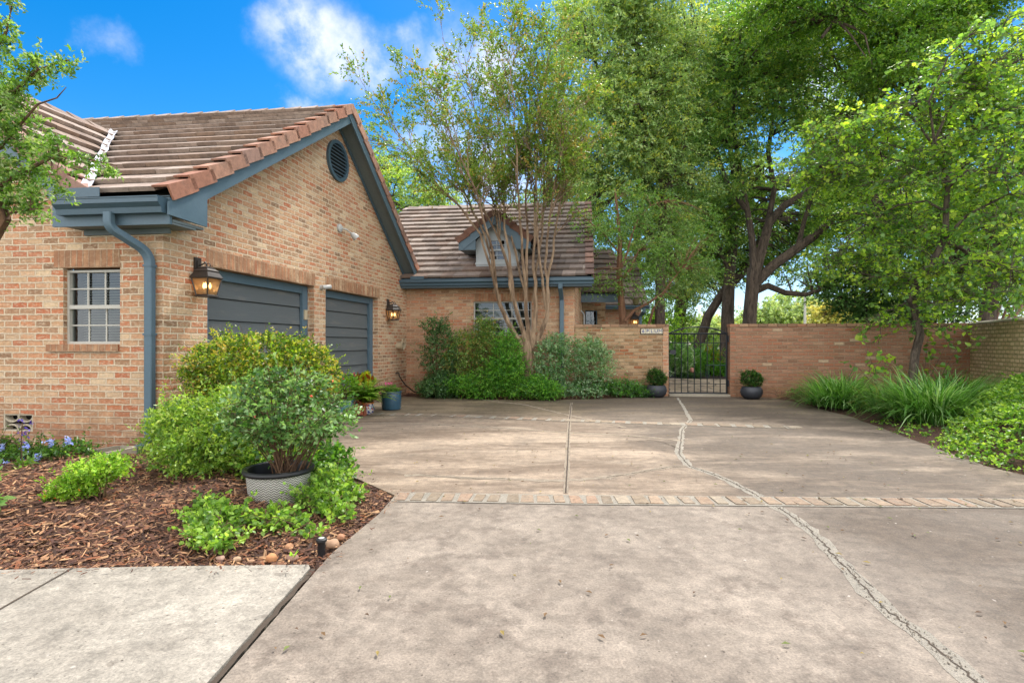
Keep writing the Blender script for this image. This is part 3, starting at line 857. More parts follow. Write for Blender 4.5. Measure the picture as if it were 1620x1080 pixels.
mb=MB(); mb.box(HP(-0.2,eo+0.02,EZ-0.17),U*(uend+0.2-0.02),V*0.026,ZV*0.215); mb.box(HP(-0.2,eo+0.05,EZ-0.165),U*(uend+0.2-0.03),V*0.42,ZV*0.016)
mb.build('fascia_board',PAINT,house)
gs,_=on_wall(634,450,HE,U)
gutter('gutter',house,HP(gs,eo+0.016,EZ-0.125),HP(uend+0.02,eo+0.016,EZ-0.125),-V,0.13,0.12)
mb=MB(); a0,_=on_wall(652,447,HE,U); mb.box(HP(a0,eo-0.107,EZ+0.008),U*0.32,-V*0.006,ZV*0.075); mb.build('splash_shield',GUTTER,house)
d1,_=HW(889,500)
pl=[HP(d1,eo-0.03,EZ-0.11),HP(d1,eo-0.02,EZ-0.20),HP(d1,-0.16,EZ-0.36),HP(d1,-0.06,EZ-0.46),HP(d1,-0.055,1.2),HP(d1,-0.055,0.1)]
downspout(house,pl,0.10,0.075,side=U)
# dormer
def RT(px,py):
    """point on the main front roof slope"""
    k=(px-CX)/F; m=(HY-py)/F
    NNh=U.cross(Sh).normalized(); ray=Vector((k,1,m)); cam=Vector((0,0,CAMZ))
    tt=(HE-cam).dot(NNh)/ray.dot(NNh); return cam+ray*tt
pb=RT(786,427); cu=(pb-C1).dot(U)/1.0
M=np.array([[U.x,V.x],[U.y,V.y]]); sol=np.linalg.solve(M,np.array([(pb-C1).x,(pb-C1).y])); du,dt=float(sol[0]),float(sol[1])
zb=pb.z; hwid=0.50; ez=zb+0.68; az=ez+0.46
k=rise/run
def DP(u,t,z): return HP(du+u,dt+t,z)
mb=MB()
wo=(-0.21,0.21,zb+0.22,ez-0.02+0.06)
Od=DP(0,0,0)
wall_face(mb,Od,U,-hwid,hwid,zb-0.03,ez+0.02,[wo])
mb.face([DP(-hwid,0,ez+0.02),DP(hwid,0,ez+0.02),DP(0,0,az)])
bt=lambda z:(z-zb)/k
for s in (-1,1):
    mb.face([DP(s*hwid,0,zb-0.03),DP(s*hwid,bt(ez)+0.1,ez),DP(s*hwid,0,ez+0.02)])
dw=mb.build('dormer',PALE,house)
mb=MB(); mb.box(DP(-hwid-0.02,-0.02,zb-0.02),U*(2*hwid+0.04),V*0.016,ZV*0.10); mb.box(DP(-hwid-0.01,-0.025,zb+0.13),U*(2*hwid+0.02),V*0.02,ZV*0.05)
mb.build('dormer_trim',PALE,dw)
sash_window('window',Od,U,NF,wo[0],wo[1],wo[2],wo[3],0.0,2,dw,blind=False,frame=PALE,rows=2)
ov=0.34; fo=-0.28
for s in (-1,1):
    e_=DP(s*(hwid+ov),fo,ez-0.06); a_=DP(0,fo,az+0.13); Sd=(a_-e_).normalized(); Ld=(a_-e_).length
    nr=4
    e0=DP(s*(hwid+ov),fo,ez-0.06)
    tr=tile_roof('dormer_roof',dw,e0,V,Sd,nr,lambda q_:(0.12,bt(ez-0.06-zb+zb)+q_/Ld*(az-ez+0.19)/k+0.35),Ld/nr,0.3,PAL_D+PAL_R,31+s)
    rake(tr,e0,Sd,Ld,nr,V,-1,[srgb(120,84,68),srgb(112,82,70),srgb(128,92,76)],33+s,name='rake_tile',drop=0.15)
    NNd=V.cross(Sd).normalized(); NNd=NNd if NNd.z>0 else -NNd
    mb=MB(); mb.box(e0+V*0.004-NNd*0.20,Sd*Ld,V*0.022,NNd*0.185); mb.build('rake_board',PAINT,dw)
    mb=MB(); mb.box(e0+V*0.03-NNd*0.012-NNd*0.03,Sd*Ld,V*(bt(ez)+0.6),NNd*0.012); mb.build('dormer_soffit',SOFFIT,dw)
    # triangular cornice return
    q=[DP(s*(hwid+ov),fo+0.03,ez-0.06),DP(s*(hwid+ov),fo+0.03,ez-0.24),DP(s*(hwid-0.06),fo+0.03,ez-0.24),DP(s*(hwid-0.06),fo+0.03,ez+0.27)]
    q2=[x-V*0.02 for x in q]; mb=MB(); mb.face(q); mb.face(q2)
    for i in range(4): mb.face([q[i],q[(i+1)%4],q2[(i+1)%4],q2[i]])
    mb.build('cornice_return',PAINT,dw)
    mb=MB(); mb.box(DP(s*hwid if s>0 else -hwid-ov,fo+0.035,ez-0.235),U*ov,V*(bt(ez)+0.3),ZV*0.012); mb.build('dormer_soffit',SOFFIT,dw)
    f_=DP(s*(hwid+0.28),bt(ez-0.2)-0.05,ez-0.17); mb=MB(); mb.box(f_,U*0.16*s,V*0.18,ZV*0.012+V*0.0); mb.build('flashing_scrap',FLASH,dw)

# ---- rear wings glimpsed over the garden wall
OW=P(905,466,15.2)
def quad_roof(el,er,rl,rr_,n,tw,seed,pal,parent):
    A=(er-el).normalized(); S=((rl-el)-A*(rl-el).dot(A)); L=S.length; S.normalize()
    sh=(rl-el).dot(A); wdt=(er-el).length; sh2=(rr_-er).dot(A)
    return tile_roof('tile_roof',parent,el,A,S,n,lambda s:(sh*s/L,wdt+sh2*s/L),L/n,tw,pal,seed,jit=1.5)
el=P(908,466,14.6); er=P(986,466,14.6); rl=P(915,398,16.6); rr_=P(968,400,16.6)
wr2=quad_roof(el,er,rl,rr_,8,0.32,41,PAL_D,house); deck('roof_deck',[el,er,rr_,rl],wr2)
NNw=(er-el).cross(rr_-er).normalized()
rake(wr2,er,(rr_-er).normalized(),(rr_-er).length,8,(er-el).normalized(),1,[srgb(122,98,86),srgb(134,104,90),srgb(112,92,82)],42)
mb=MB(); mb.box(P(911,478,14.62),(er-el)*0.97,Vector((0,0.05,0)),ZV*0.23); mb.build('fascia_board',GUTTER,house)
# porch wall behind with a window
mb=MB(); O2=P(912,513,16.0); O2.z=0; wd=(P(958,513,16.0)-P(912,513,16.0)).length
w0,zz1=on_wall(926,491,O2,Vector((1,0,0))); w1,_=on_wall(945,491,O2,Vector((1,0,0)))
wall_face(mb,O2,Vector((1,0,0)),-0.4,wd,-0.1,2.75,[(w0,w1,0.9,zz1)]); mb.build('porch_wall',BR_GARDEN,house)
sash_window('window',O2,Vector((1,0,0)),Vector((0,-1,0)),w0,w1,0.9,zz1,-0.04,2,house,blind=False,frame=PAINT)
mb=MB(); mb.box(P(912,513,14.7)*1.0-ZV*0.0,Vector((0.05,0,0)),Vector((0,0.05,0)),ZV*0.55); 
mb.tube([P(912,482,14.66),P(924,497,14.66),P(924,513,14.66)],0.018,6); mb.build('gutter_brace',PALE,house)
# farthest wing
el=P(950,485,17.6); er=P(1026,485,17.6); rl=P(955,408,20.2); rr_=P(1004,410,20.2)
wr3=quad_roof(el,er,rl,rr_,9,0.32,43,[srgb(150,132,120),srgb(140,118,104),srgb(128,112,102)],house); deck('roof_deck',[el,er,rr_,rl],wr3)
gutter('gutter',house,P(956,489,17.5),P(1027,489,17.5),Vector((0,-1,0)),0.12,0.12)
mb=MB(); O3=P(958,513,18.0); O3.z=0; wd3=(P(1015,513,18.0)-P(958,513,18.0)).length
wall_face(mb,O3,Vector((1,0,0)),0,wd3,-0.1,2.5,[]); mb.face([O3+Vector((wd3,0,-.1)),O3+Vector((wd3,3,-.1)),O3+Vector((wd3,3,2.5)),O3+Vector((wd3,0,2.5))],[(0,0),(3,0),(3,2.5),(0,2.5)])
mb.build('wing_wall',BR_HOUSE2,house)
px_=P(1019,487,17.4); downspout(house,[px_,px_-ZV*0.12,px_-ZV*0.25+Vector((-0.05,0.3,0)),Vector((px_.x-0.05,17.85,0.1))],0.1,0.08,side=Vector((1,0,0)))

# =================================================================== GARDEN WALLS
WT=1.636
def HX(px):   # point on the garden-wall line (same line as the house wall)
    k=(px-CX)/F; y=(C1.y-0.115*(0-C1.x)*-1*-1) if False else None
    s,_=on_wall(px,520,C1,U); return s
gA=hend+0.012; gB=HX(1057.5); gC=HX(1155); gD=HX(1533)
def garden_wall(name,s0,s1,mat,label,end_left=False,end_right=False,capmat=None):
    th=0.21; mb=MB(); p_=lambda s,z,k:C1+U*s+ZV*z-NF*k
    root=empty(name,C1+U*((s0+s1)/2),label,'wall')
    def rect(a,b,c,d):
        mb.face([a,b,c,d],[(0,0),((b-a).length,0),((b-a).length,(c-b).length),(0,(c-b).length)])
    H=WT-0.065
    for k,flip in ((0.0,False),(th,True)):
        q=[p_(s0,-0.15,k),p_(s1,-0.15,k),p_(s1,H,k),p_(s0,H,k)]
        uv=[(s0,-0.15),(s1,-0.15),(s1,H),(s0,H)]
        mb.face(q,uv)
    rect(p_(s0,-0.15,th),p_(s0,-0.15,0),p_(s0,H,0),p_(s0,H,th)); rect(p_(s1,-0.15,0),p_(s1,-0.15,th),p_(s1,H,th),p_(s1,H,0))
    mb.build('wall_face',mat,root)
    # brick-on-edge coping, each brick slightly uneven
    r=random.Random(int(s1*10)); cp=MB(); a=s0-0.01; pal=[srgb(164,128,98),srgb(148,112,84),srgb(178,142,110),srgb(138,110,84),srgb(170,120,90)]
    while a<s1+0.005:
        w=0.205; b=min(a+w-0.012,s1+0.012); j=r.uniform(-0.006,0.006)
        cp.box(p_(a,H+0.002,-0.018+j),U*(b-a),-NF*(th+0.036),ZV*(0.062+r.uniform(-0.004,0.004)),pal[r.randrange(5)]); a+=w
    cp.build('coping',CHIP,root,bevel=0.006)
    mm=MB(); mm.box(p_(s0,H-0.004,0.012),U*(s1-s0),-NF*(th-0.024),ZV*0.055,srgb(170,150,124)); mm.build('mortar_bed',CHIP,root)
    # end pier column facing the gate
    pr=MB()
    if end_left or end_right:
        a=s0 if end_left else s1-0.12
        q=[(a-0.003,-0.15),(a+0.123,-0.15),(a+0.123,H),(a-0.003,H)]
        pr.face([p_(x,z,-0.012) for x,z in q],[(x-a,z) for x,z in q])
        pr.face([p_(a+0.123,-0.15,-0.012),p_(a+0.123,-0.15,0.0),p_(a+0.123,H,0.0),p_(a+0.123,H,-0.012)])
        pr.face([p_(a-0.003,-0.15,-0.012),p_(a-0.003,-0.15,0.0),p_(a-0.003,H,0.0),p_(a-0.003,H,-0.012)])
        pr.build('end_column',BR_HOUSE2 if end_right else mat,root)
    return root
garden_wall('brick_wall',gA,gB,BR_GARDEN,'mottled tan brick garden wall with house number sign, left of the iron gate',end_right=True)
garden_wall('brick_wall',gC,gD+0.15,BR_RED,'reddish brick garden wall right of the iron gate, behind the redbud tree',end_left=True)
# side wall coming towards the viewer on the right
S0=C1+U*(gD+0.02)+V*0.0; SD=Vector((-0.36,-0.93,0)).normalized(); SN=Vector((-0.93,0.36,0)).normalized()
side=empty('brick_wall',S0+SD*2.5,'pale mossy brick side wall with a rounded mortar top, at the right edge','wall')
mb=MB(); L=6.5; Hs=WT-0.03
pq=lambda s,z,k:S0+SD*s+ZV*z-SN*k
mb.face([pq(0,-0.15,0),pq(L,-0.15,0),pq(L,Hs,0),pq(0,Hs,0)],[(0,-0.15),(L,-0.15),(L,Hs),(0,Hs)])
mb.face([pq(0,-0.15,.24),pq(L,-0.15,.24),pq(L,Hs,.24),pq(0,Hs,.24)],[(0,-0.15),(L,-0.15),(L,Hs),(0,Hs)])
mb.face([pq(L,-0.15,0),pq(L,-0.15,.24),pq(L,Hs,.24),pq(L,Hs,0)],[(0,-0.15),(.24,-0.15),(.24,Hs),(0,Hs)])
mb.build('wall_face',BR_SIDE,side)
mb=MB(); ns=26; r=random.Random(4)
prof=[(-0.02,0.0),(-0.02,0.03),(0.03,0.055),(0.12,0.065),(0.21,0.055),(0.26,0.03),(0.26,0.0)]
rows=[]
for i in range(ns+1):
    j=r.uniform(-0.008,0.008); rows.append([pq(L*i/ns,Hs+z+j,k) for k,z in prof])
for i in range(ns):
    for j in range(len(prof)-1): mb.face([rows[i][j],rows[i+1][j],rows[i+1][j+1],rows[i][j+1]])
mb.build('rounded_coping',STONEGREY,side,smooth=True)

# =================================================================== GATE
gate=empty('iron_gate',C1+U*((gB+gC)/2),'black wrought iron garden gate with arched top between two brick walls','gate')
gp=lambda s,z,k=0.10:C1+U*s+ZV*z-NF*k
g0=gB+0.02; g1=gC-0.045; zt=1.42; zb_=0.07
mb=MB()
mb.tube([gp(g0,zb_-0.03),gp(g0,zt+0.03)],0.019,4); mb.tube([gp(g1,zb_-0.03),gp(g1,zt+0.03)],0.022,4)
mb.tube([gp(g0,zt),gp(g1,zt)],0.017,4); mb.tube([gp(g0,zb_),gp(g1,zb_)],0.017,4)
mb.tube([gp(g0+(g1-g0)*i/16,zt+0.155*math.sin(math.pi*i/16)**0.8) for i in range(17)],0.016,6)
mb.tube([gp(g0,1.21),gp(g1,1.21)],0.008,4); mb.tube([gp(g0,0.285),gp(g1,0.285)],0.008,4)
mb.build('gate_frame',IRON,gate)
for i in range(1,9):
    b=MB(); s=g0+(g1-g0)*i/9; b.tube([gp(s,zb_),gp(s,zt)],0.0105,4); b.build('gate_bar',IRON,gate)
b=MB(); b.cbox(gp(g0+0.095,1.0,0.10),U*0.13,NF*0.045,ZV*0.10); b.build('gate_lock_box',IRON,gate,bevel=0.006)
for z in (0.30,1.30):
    b=MB(); b.cbox(gp(g1+0.032,z,0.10),U*0.035,NF*0.06,ZV*0.11); b.tube([gp(g1+0.03,z-.07,0.08),gp(g1+0.03,z+.07,0.08)],0.018,8); b.build('gate_hinge',IRON,gate)

# =================================================================== HOUSE NUMBER SIGN
ss,sz1=on_wall(1014,520.3,C1,U); s1_,_=on_wall(1048,520.3,C1,U); sz0=sz1-0.105
sign=empty('tile_sign',C1+U*ss+ZV*sz0,'small cream tile house sign with blue characters 6 PLUM on the tan garden wall','sign')
mb=MB(); mb.box(C1+U*(ss-0.015)+ZV*(sz0-0.014)+NF*0.0205,U*(s1_-ss+0.03),-NF*0.02,ZV*(sz1-sz0+0.028)); mb.build('sign_frame',BRONZE,sign)
CREAM=paint_mat('cream_tile',srgb(222,212,182),0.3,0.06); COBALT=paint_mat('cobalt_glaze',srgb(40,56,130),0.35,0.1)
tw=(s1_-ss)/5
for i,ch in enumerate('6PLUM'):
    mb=MB(); mb.box(C1+U*(ss+tw*i+0.003)+ZV*sz0+NF*0.021,U*(tw-0.006),NF*0.007,ZV*(sz1-sz0)); t_=mb.build('sign_tile',CREAM,sign)
    cu=bpy.data.curves.new('glyph','FONT'); cu.body=ch; cu.size=0.105; cu.extrude=0.001; cu.align_x='CENTER'; cu.align_y='CENTER'; cu.offset=(0.0 if ch=='M' else 0.0022)
    to=bpy.data.objects.new('tmp',cu); COL.objects.link(to)
    bpy.context.view_layer.update()
    me=bpy.data.meshes.new_from_object(to.evaluated_get(bpy.context.evaluated_depsgraph_get()))
    bpy.data.objects.remove(to); 
    org=C1+U*(ss+tw*(i+0.5))+ZV*((sz0+sz1)/2)+NF*0.0295
    me.transform(Matrix((( U.x,0,NF.x,org.x),(U.y,0,NF.y,org.y),(0,1,0,org.z),(0,0,0,1))))
    link_mesh('sign_glyph',me,COBALT,t_)

# =================================================================== LANTERNS
def lantern(base,Nout,Dw,s,label,light=True,round_=False):
    """base = wall point at the back plate centre; s = overall scale"""
    root=empty('wall_lantern',base,label,'lantern',None)
    b=MB(); b.cbox(base+Nout*0.012,Dw*0.115*s,Nout*0.024,ZV*0.29*s); b.cbox(base+Nout*0.03,Dw*0.06*s,Nout*0.02,ZV*0.20*s); b.build('back_plate',BRONZE,root,bevel=0.004)
    c=base+Nout*0.16*s
    b=MB(); pts=[base+Nout*0.03+ZV*0.04*s]
    for k in range(9):
        th=math.pi*0.5*k/8
        pts.append(base+Nout*(0.03+0.10*s*math.sin(th))+ZV*(0.04+0.04*(1-math.cos(th)*1.0))*s)
    pts+=[c+ZV*0.075*s+Nout*-0.02*s,c+ZV*0.05*s,c+ZV*0.01*s]
    b.tube(pts,0.011*s,8)
    loop=[c+Nout*(0.03*math.cos(q)+0.03)*s+ZV*(0.03*math.sin(q)+0.03)*s for q in [math.pi*x/8 for x in range(-8,7)]]
    b.tube(loop,0.007*s,6); b.build('arm',BRONZE,root,smooth=True)
    n=4 if not round_ else 8; off=math.pi/4 if not round_ else math.pi/8
    def ring(r,z): return [c+Dw*r*math.cos(off+2*math.pi*k/n)*s+Nout*r*math.sin(off+2*math.pi*k/n)*s+ZV*z*s for k in range(n)]
    def loft(mb,rings,cap=True):
        for i in range(len(rings)-1):
            for k in range(n): mb.face([rings[i][k],rings[i][(k+1)%n],rings[i+1][(k+1)%n],rings[i+1][k]])
        if cap: mb.face(rings[-1]); mb.face(list(reversed(rings[0])))
    b=MB(); loft(b,[ring(.205,-.15),ring(.208,-.135),ring(.15,-.06)]); loft(b,[ring(.158,-.06),ring(.16,-.045),ring(.105,-.015),ring(.11,-.005),ring(.035,.02)])
    b.build('lantern_roof',BRONZE,root)
    b=MB(); R1=.185; R2=.125; zt_=-.15; zb2=-.385
    a=ring(R1,zt_); d=ring(R2,zb2)
    for k in range(n): b.tube([a[k],d[k]],0.010*s,4)
    for k in range(n): b.tube([a[k],a[(k+1)%n]],0.010*s,4); b.tube([d[k],d[(k+1)%n]],0.010*s,4)
    loft(b,[ring(.15,-.405),ring(.15,-.392),ring(.13,-.385)]); b.build('lantern_cage',BRONZE,root)
    b=MB(); a=ring(R1-.004,zt_); d=ring(R2-.004,zb2)
    for k in range(n): b.face([a[k],a[(k+1)%n],d[(k+1)%n],d[k]])
    b.build('lantern_pane',LGLASS,root)
    for k in range(3):
        th=2*math.pi*k/3+0.6; q=c+(Dw*math.cos(th)+Nout*math.sin(th))*0.045*s
        b=MB(); b.tube([q+ZV*-.385*s,q+ZV*-.29*s],0.012*s,8); cd=b.build('candle_tube',TAN,root)
        b=MB(); b.lathe([(0.004*s,-.29*s),(0.014*s,-.275*s),(0.017*s,-.255*s),(0.012*s,-.23*s),(0.003*s,-.205*s)],q,10); b.build('bulb',BULB,cd,smooth=True)
    return root
tl,zl=on_wall(311,424,C0,V); lantern(C0+V*tl+ZV*zl,NG,V,0.86,'large lit bronze lantern beside the nearest garage door, close to the downspout')
tl,zl=on_wall(613,482,C0,V); lantern(C0+V*tl+ZV*zl,NG,V,0.86,'lit bronze lantern right of the second garage door, near the inner corner',round_=True)
lantern(P(1003,499,17.99),Vector((0,-1,0)),Vector((1,0,0)),0.9,'small lit lantern on the far wing, seen just above the tan garden wall')

# =================================================================== WALL FITTINGS
tf,zf=on_wall(536,361,C0,V); b0=C0+V*tf+ZV*zf
fl=empty('flood_light',b0,'silver twin flood light high on the brick gable under the round vent','light')
b=MB()
def disc_tube(mb,p0,p1,prof,n=20):
    d=(p1-p0); mb.tube([p0+d*t for t,_ in prof],[r_ for _,r_ in prof],n)
disc_tube(b,b0,b0+NG*0.05,[(0,.075),(.7,.075),(1,.055)]); b.build('junction_box',SILVER,fl,smooth=True)
b=MB(); h0_=b0+NG*0.05+V*0.02; h1_=h0_+NG*0.10+V*0.16-ZV*0.06
b.tube([h0_,h0_.lerp(h1_,0.5)+ZV*0.02,h1_],0.014,8); disc_tube(b,h1_,h1_+(NG*0.08+V*0.06-ZV*0.09),[(0,.025),(.2,.045),(.9,.07),(1,.066)]); b.build('lamp_head',SILVER,fl,smooth=True)
tf,zf=on_wall(508,455,C0,V); b0=C0+V*tf+ZV*zf
ca=empty('security_camera',b0,'small pale security camera on the brick pier between the garage doors','camera')
b=MB(); disc_tube(b,b0,b0+NG*0.03,[(0,.045),(1,.04)]); b.tube([b0+NG*.02,b0+NG*0.10-ZV*0.02],0.014,8); b.build('camera_mount',SILVER,ca)
b=MB(); disc_tube(b,b0+NG*0.06-V*0.06,b0+NG*0.14+V*0.08+ZV*0.02,[(0,.03),(.1,.036),(.95,.036),(1,.03)]); b.build('camera_body',SILVER,ca,smooth=True)
tf,zf=on_wall(485,497,C0,V); b0=C0+V*(t1-0.08)+ZV*zf-NG*0.118
kp=MB(); kp.cbox(b0+NG*0.012,V*0.075,NG*0.024,ZV*0.16); kr=kp.build('keypad_cover',TAN,None,bevel=0.006)
tag(kr,'tan keypad box on the blue frame of the nearest garage door','keypad')
tf,zf=on_wall(628,547,C0,V); b0=C0+V*tf+ZV*zf
hh=empty('hose_hanger',b0,'tan hose hanger scoop mounted on the brick near the inner corner','hose hanger')
b=MB(); b.tube([b0,b0+NG*0.16],[.075,.085],18,caps=False); b.tube([b0+NG*.155,b0+NG*0.16],[.086,.09],18,caps=False); b.build('hanger_drum',TAN,hh,smooth=True)
b=MB(); b.tube([b0+NG*0.16+(V*math.cos(q)*0.10+ZV*(math.sin(q)*0.16+0.02)) for q in [math.pi*x/12 for x in range(-1,14)]],0.012,8); b.build('hanger_hoop',TAN,hh,smooth=True)
tf,zf=on_wall(626,590,C0,V); b0=C0+V*tf+ZV*zf
hs=empty('garden_hose',b0,'short black hose drooping from a brass tap into the mulch corner','hose')
b=MB(); b.tube([b0,b0+NG*0.08,b0+NG*0.08-ZV*0.05],0.016,8); b.tube([b0+NG*.05-V*.03+ZV*.03,b0+NG*.05+V*.03+ZV*.03],0.008,6); b.build('tap',BRONZE,hs)
b=MB(); b.tube([b0+NG*0.08-ZV*0.05,b0+NG*0.11-ZV*0.16+V*0.08,b0+NG*0.16-ZV*0.30+V*0.22,Vector((b0+NG*0.28+V*0.42).to_tuple()[:2]+(0.06,)),Vector((b0+NG*0.5+V*0.55).to_tuple()[:2]+(0.04,))],0.013,8); b.build('hose_tube',RUBBER,hs,smooth=True)
# =================================================================== GROUND
def jag(pts,step,amp,seed):
    r=random.Random(seed); out=[]
    for i in range(len(pts)-1):
        a=Vector(pts[i]); b=Vector(pts[i+1]); n=max(1,int((b-a).length/step))
        for k in range(n):
            q=a.lerp(b,k/n)
            if k: q=q+Vector((r.uniform(-amp,amp),r.uniform(-amp,amp),0))
            out.append(q)
    out.append(Vector(pts[-1])); return out
def GG(px,py): return G(px,py)
WC=lambda t:W(0.0,t)
bed_edge=[Vector((-1.035,2.90,0)),Vector((-1.03,3.1,0)),G(600,812),G(625,783),Vector((-1.33,4.72,0)),G(519,733),Vector((-2.1,6.1,0)),Vector((-2.45,6.9,0)),W(0.02,1.0)]
far_bed=[W(0.02,6.05),Vector((-2.55,12.15,0)),G(655,627),G(720,629),G(800,632.5),G(860,633),G(940,631),G(1010,628),C1+U*(gB-0.45)+NF*0.30,C1+U*(gB-0.3)+NF*0.02]
gateline=[C1+U*(gB)+NF*-0.02,C1+U*(gC)+NF*-0.02,C1+U*(gC+0.7)+NF*0.02]
right_edge=[G(1243,632),G(1268,638),G(1303,648),G(1340,657),G(1370,668),G(1400,679),G(1440,694),G(1500,716),G(1560,737),G(1625,752),Vector((4.75,3.5,0)),Vector((4.7,-7,0))]
outline=[Vector((-1.04,-7,0))]+bed_edge+[W(0.02,6.05)]+jag(far_bed,0.25,0.025,3)[1:]+gateline+jag(right_edge,0.2,0.03,4)
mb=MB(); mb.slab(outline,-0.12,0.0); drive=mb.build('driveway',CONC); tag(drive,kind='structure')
# threshold and path behind the gate
mb=MB(); a=C1+U*(gB+0.01)-NF*0.03; b=C1+U*(gC-0.01)-NF*0.03
mb.slab([a+NF*0.10,b+NF*0.10,b-NF*0.3,a-NF*0.3],0.004,0.055); th=mb.build('gate_threshold',CONCB); tag(th,kind='structure')
mb=MB(); gm=C1+U*((gB+gC)/2)
mb.slab([a-NF*0.31,b-NF*0.31,b+Vector((1.6,2.0,0)),b+Vector((2.6,5.6,0)),b+Vector((-.2,6.4,0)),a+Vector((0.9,5.2,0)),a+Vector((0.25,7.6,0)),a+Vector((-1.2,8.0,0)),a+Vector((-0.7,3.0,0))],-0.05,0.012)
gpth=mb.build('garden_path',FLAG); tag(gpth,kind='structure')
# walkway slab on the left, with a black expansion strip beside the driveway
wk=[Vector((-9,-7,0)),Vector((-1.075,-7,0)),Vector((-1.075,2.86,0)),Vector((-1.10,2.905,0)),G(250,897),G(0,902.5),Vector((-9,2.72,0))]
mb=MB(); mb.slab(wk,-0.12,0.006); walk=mb.build('walkway',WALK); tag(walk,kind='structure')
r=random.Random(2)
def ribbon(name,pts,w,z,mat,parent,amp=0.0,wj=0.3,step=0.05,seed=1,thick=0.003):
    r=random.Random(seed); q=jag(pts,step,amp,seed); mb=MB(); prev=None
    for i,c in enumerate(q):
        d=(q[min(i+1,len(q)-1)]-q[max(i-1,0)]).normalized(); s=Vector((-d.y,d.x,0)); 
        ww=(w(i/len(q)) if callable(w) else w)
        l=c+s*ww*0.5*(1+r.uniform(-wj,wj)); m_=c-s*ww*0.5*(1+r.uniform(-wj,wj)); cur=(Vector((l.x,l.y,z)),Vector((m_.x,m_.y,z)))
        if prev: mb.face([prev[1],cur[1],cur[0],prev[0]])
        prev=cur
    return mb.build(name,mat,parent)
CRACK=paint_mat('crack_dark',srgb(74,62,50),0.95,0.3)
PATCH=ground_mat('patch_cement',srgb(172,164,150),srgb(188,178,162),srgb(152,144,130),7)
LIGHTC=ground_mat('worn_cement',srgb(192,176,156),srgb(172,156,136),srgb(152,136,116),9)
ribbon('expansion_strip',[Vector((-1.056,-6.9,0)),Vector((-1.056,2.86,0))],0.022,0.002,CRACK,drive,0.006,0.35,0.06,5)
ribbon('score_joint',[G(117,899),G(0,966),Vector((-2.27,1.2,0)),Vector((-2.25,-3,0))],0.010,0.010,CRACK,walk,0.001,0.2,0.1,6)
# sawn control joint
ribbon('joint_lip',[G(904,637),G(901,664),G(895,780)],0.05,0.003,LIGHTC,drive,0.002,0.3,0.1,7)
ribbon('control_joint',[G(904,637),G(901,664),G(895,780)],0.013,0.0055,CRACK,drive,0.001,0.3,0.1,8)
main=[G(*q) for q in [(1072,629),(1085,650),(1093,664),(1079,680),(1077,700),(1074,718),(1090,737),(1120,747),(1152,760),(1188,778),(1215,794),(1250,814),(1280,837),(1305,862),(1332,893),(1366,928),(1400,962),(1450,1000),(1500,1040),(1548,1083),(1640,1170)]]
side1=[G(*q) for q in [(1086,737),(1062,738),(1040,742),(1000,749),(960,755),(895,760),(840,759),(800,757),(750,757),(700,754),(664,751),(640,753)]]
side2=[G(*q) for q in [(1080,712),(1050,700),(1030,696),(1008,698)]]
side3=[G(*q) for q in [(540,669),(620,669),(700,672),(800,677),(900,684),(1010,690),(1080,697)]]
side4=[G(*q) for q in [(760,632),(830,640),(880,652),(925,662),(990,676)]]
ribbon('cement_patch',main,lambda f:0.045+0.055*f,0.0015,PATCH,drive,0.008,0.3,0.07,11)
ribbon('cement_patch',side1,0.075,0.002,LIGHTC,drive,0.012,0.5,0.06,12)
ribbon('cement_patch',side3,0.07,0.0024,LIGHTC,drive,0.010,0.6,0.06,13)
ribbon('cement_patch',side4,0.06,0.0018,LIGHTC,drive,0.010,0.6,0.06,14)
ribbon('crack',main[2:],0.0075,0.0035,CRACK,drive,0.009,0.95,0.022,15)
ribbon('crack',side1[:5],0.007,0.004,CRACK,drive,0.010,0.8,0.035,16)
ribbon('crack',side1[7:11],0.007,0.004,CRACK,drive,0.012,0.9,0.035,17)
ribbon('crack',side2,0.008,0.0045,CRACK,drive,0.012,0.8,0.035,18)
mm=[q+Vector((0.045+0.02*math.sin(i*2.1),0.0,0)) for i,q in enumerate(main[3:17])]
for a_,b_ in ((6,8),(11,13)): ribbon('crack',mm[a_:b_],0.004,0.0038,CRACK,drive,0.012,0.95,0.022,19)
# brick strips set in the concrete
def brick_strip(pl,wid,pitch,seed,flush):
    r=random.Random(seed); bed=MB(); br=MB()
    pal=[srgb(158,138,114),srgb(166,146,124),srgb(160,134,110),srgb(142,124,102),srgb(162,138,114),srgb(160,130,106),srgb(140,122,100),srgb(172,156,134)]
    tot=0
    for a,b in zip(pl[:-1],pl[1:]):
        d=(b-a); L=d.length; d.normalize(); s=Vector((-d.y,d.x,0))
        z=0.005
        bed.face([Vector((*(a-s*wid*.62).xy,z)),Vector((*(b-s*wid*.62).xy,z)),Vector((*(b+s*wid*.62).xy,z)),Vector((*(a+s*wid*.62).xy,z))])
        x=0.0
        while x<L-0.03:
            w=pitch*r.uniform(0.62,0.82); x0=x+r.uniform(0,0.012); c=pal[r.randrange(len(pal))]; k=r.uniform(0.75,1.05)
            hw=wid*0.5*r.uniform(0.86,1.04); h=0.010+r.uniform(-0.002,0.003)
            j=[r.uniform(-.012,.012) for _ in range(8)]
            o=a+d*x0
            q=[o-s*hw+d*j[0],o+d*w-s*hw+d*j[1]+s*j[4]*.5,o+d*w+s*hw+d*j[2],o+s*hw+d*j[3]+s*j[5]*.5]
            cx=[o-s*(hw-.03)+d*(-.003)]
            low=[Vector((v.x,v.y,0.0)) for v in q]; top=[Vector((v.x,v.y,h)) for v in q]
            br.hexa(low+top,tuple(v*k for v in c)); x+=pitch
    e=bed.build('strip_mortar',PATCH,drive); br.build('brick_strip',WORN,drive,bevel=0.004)
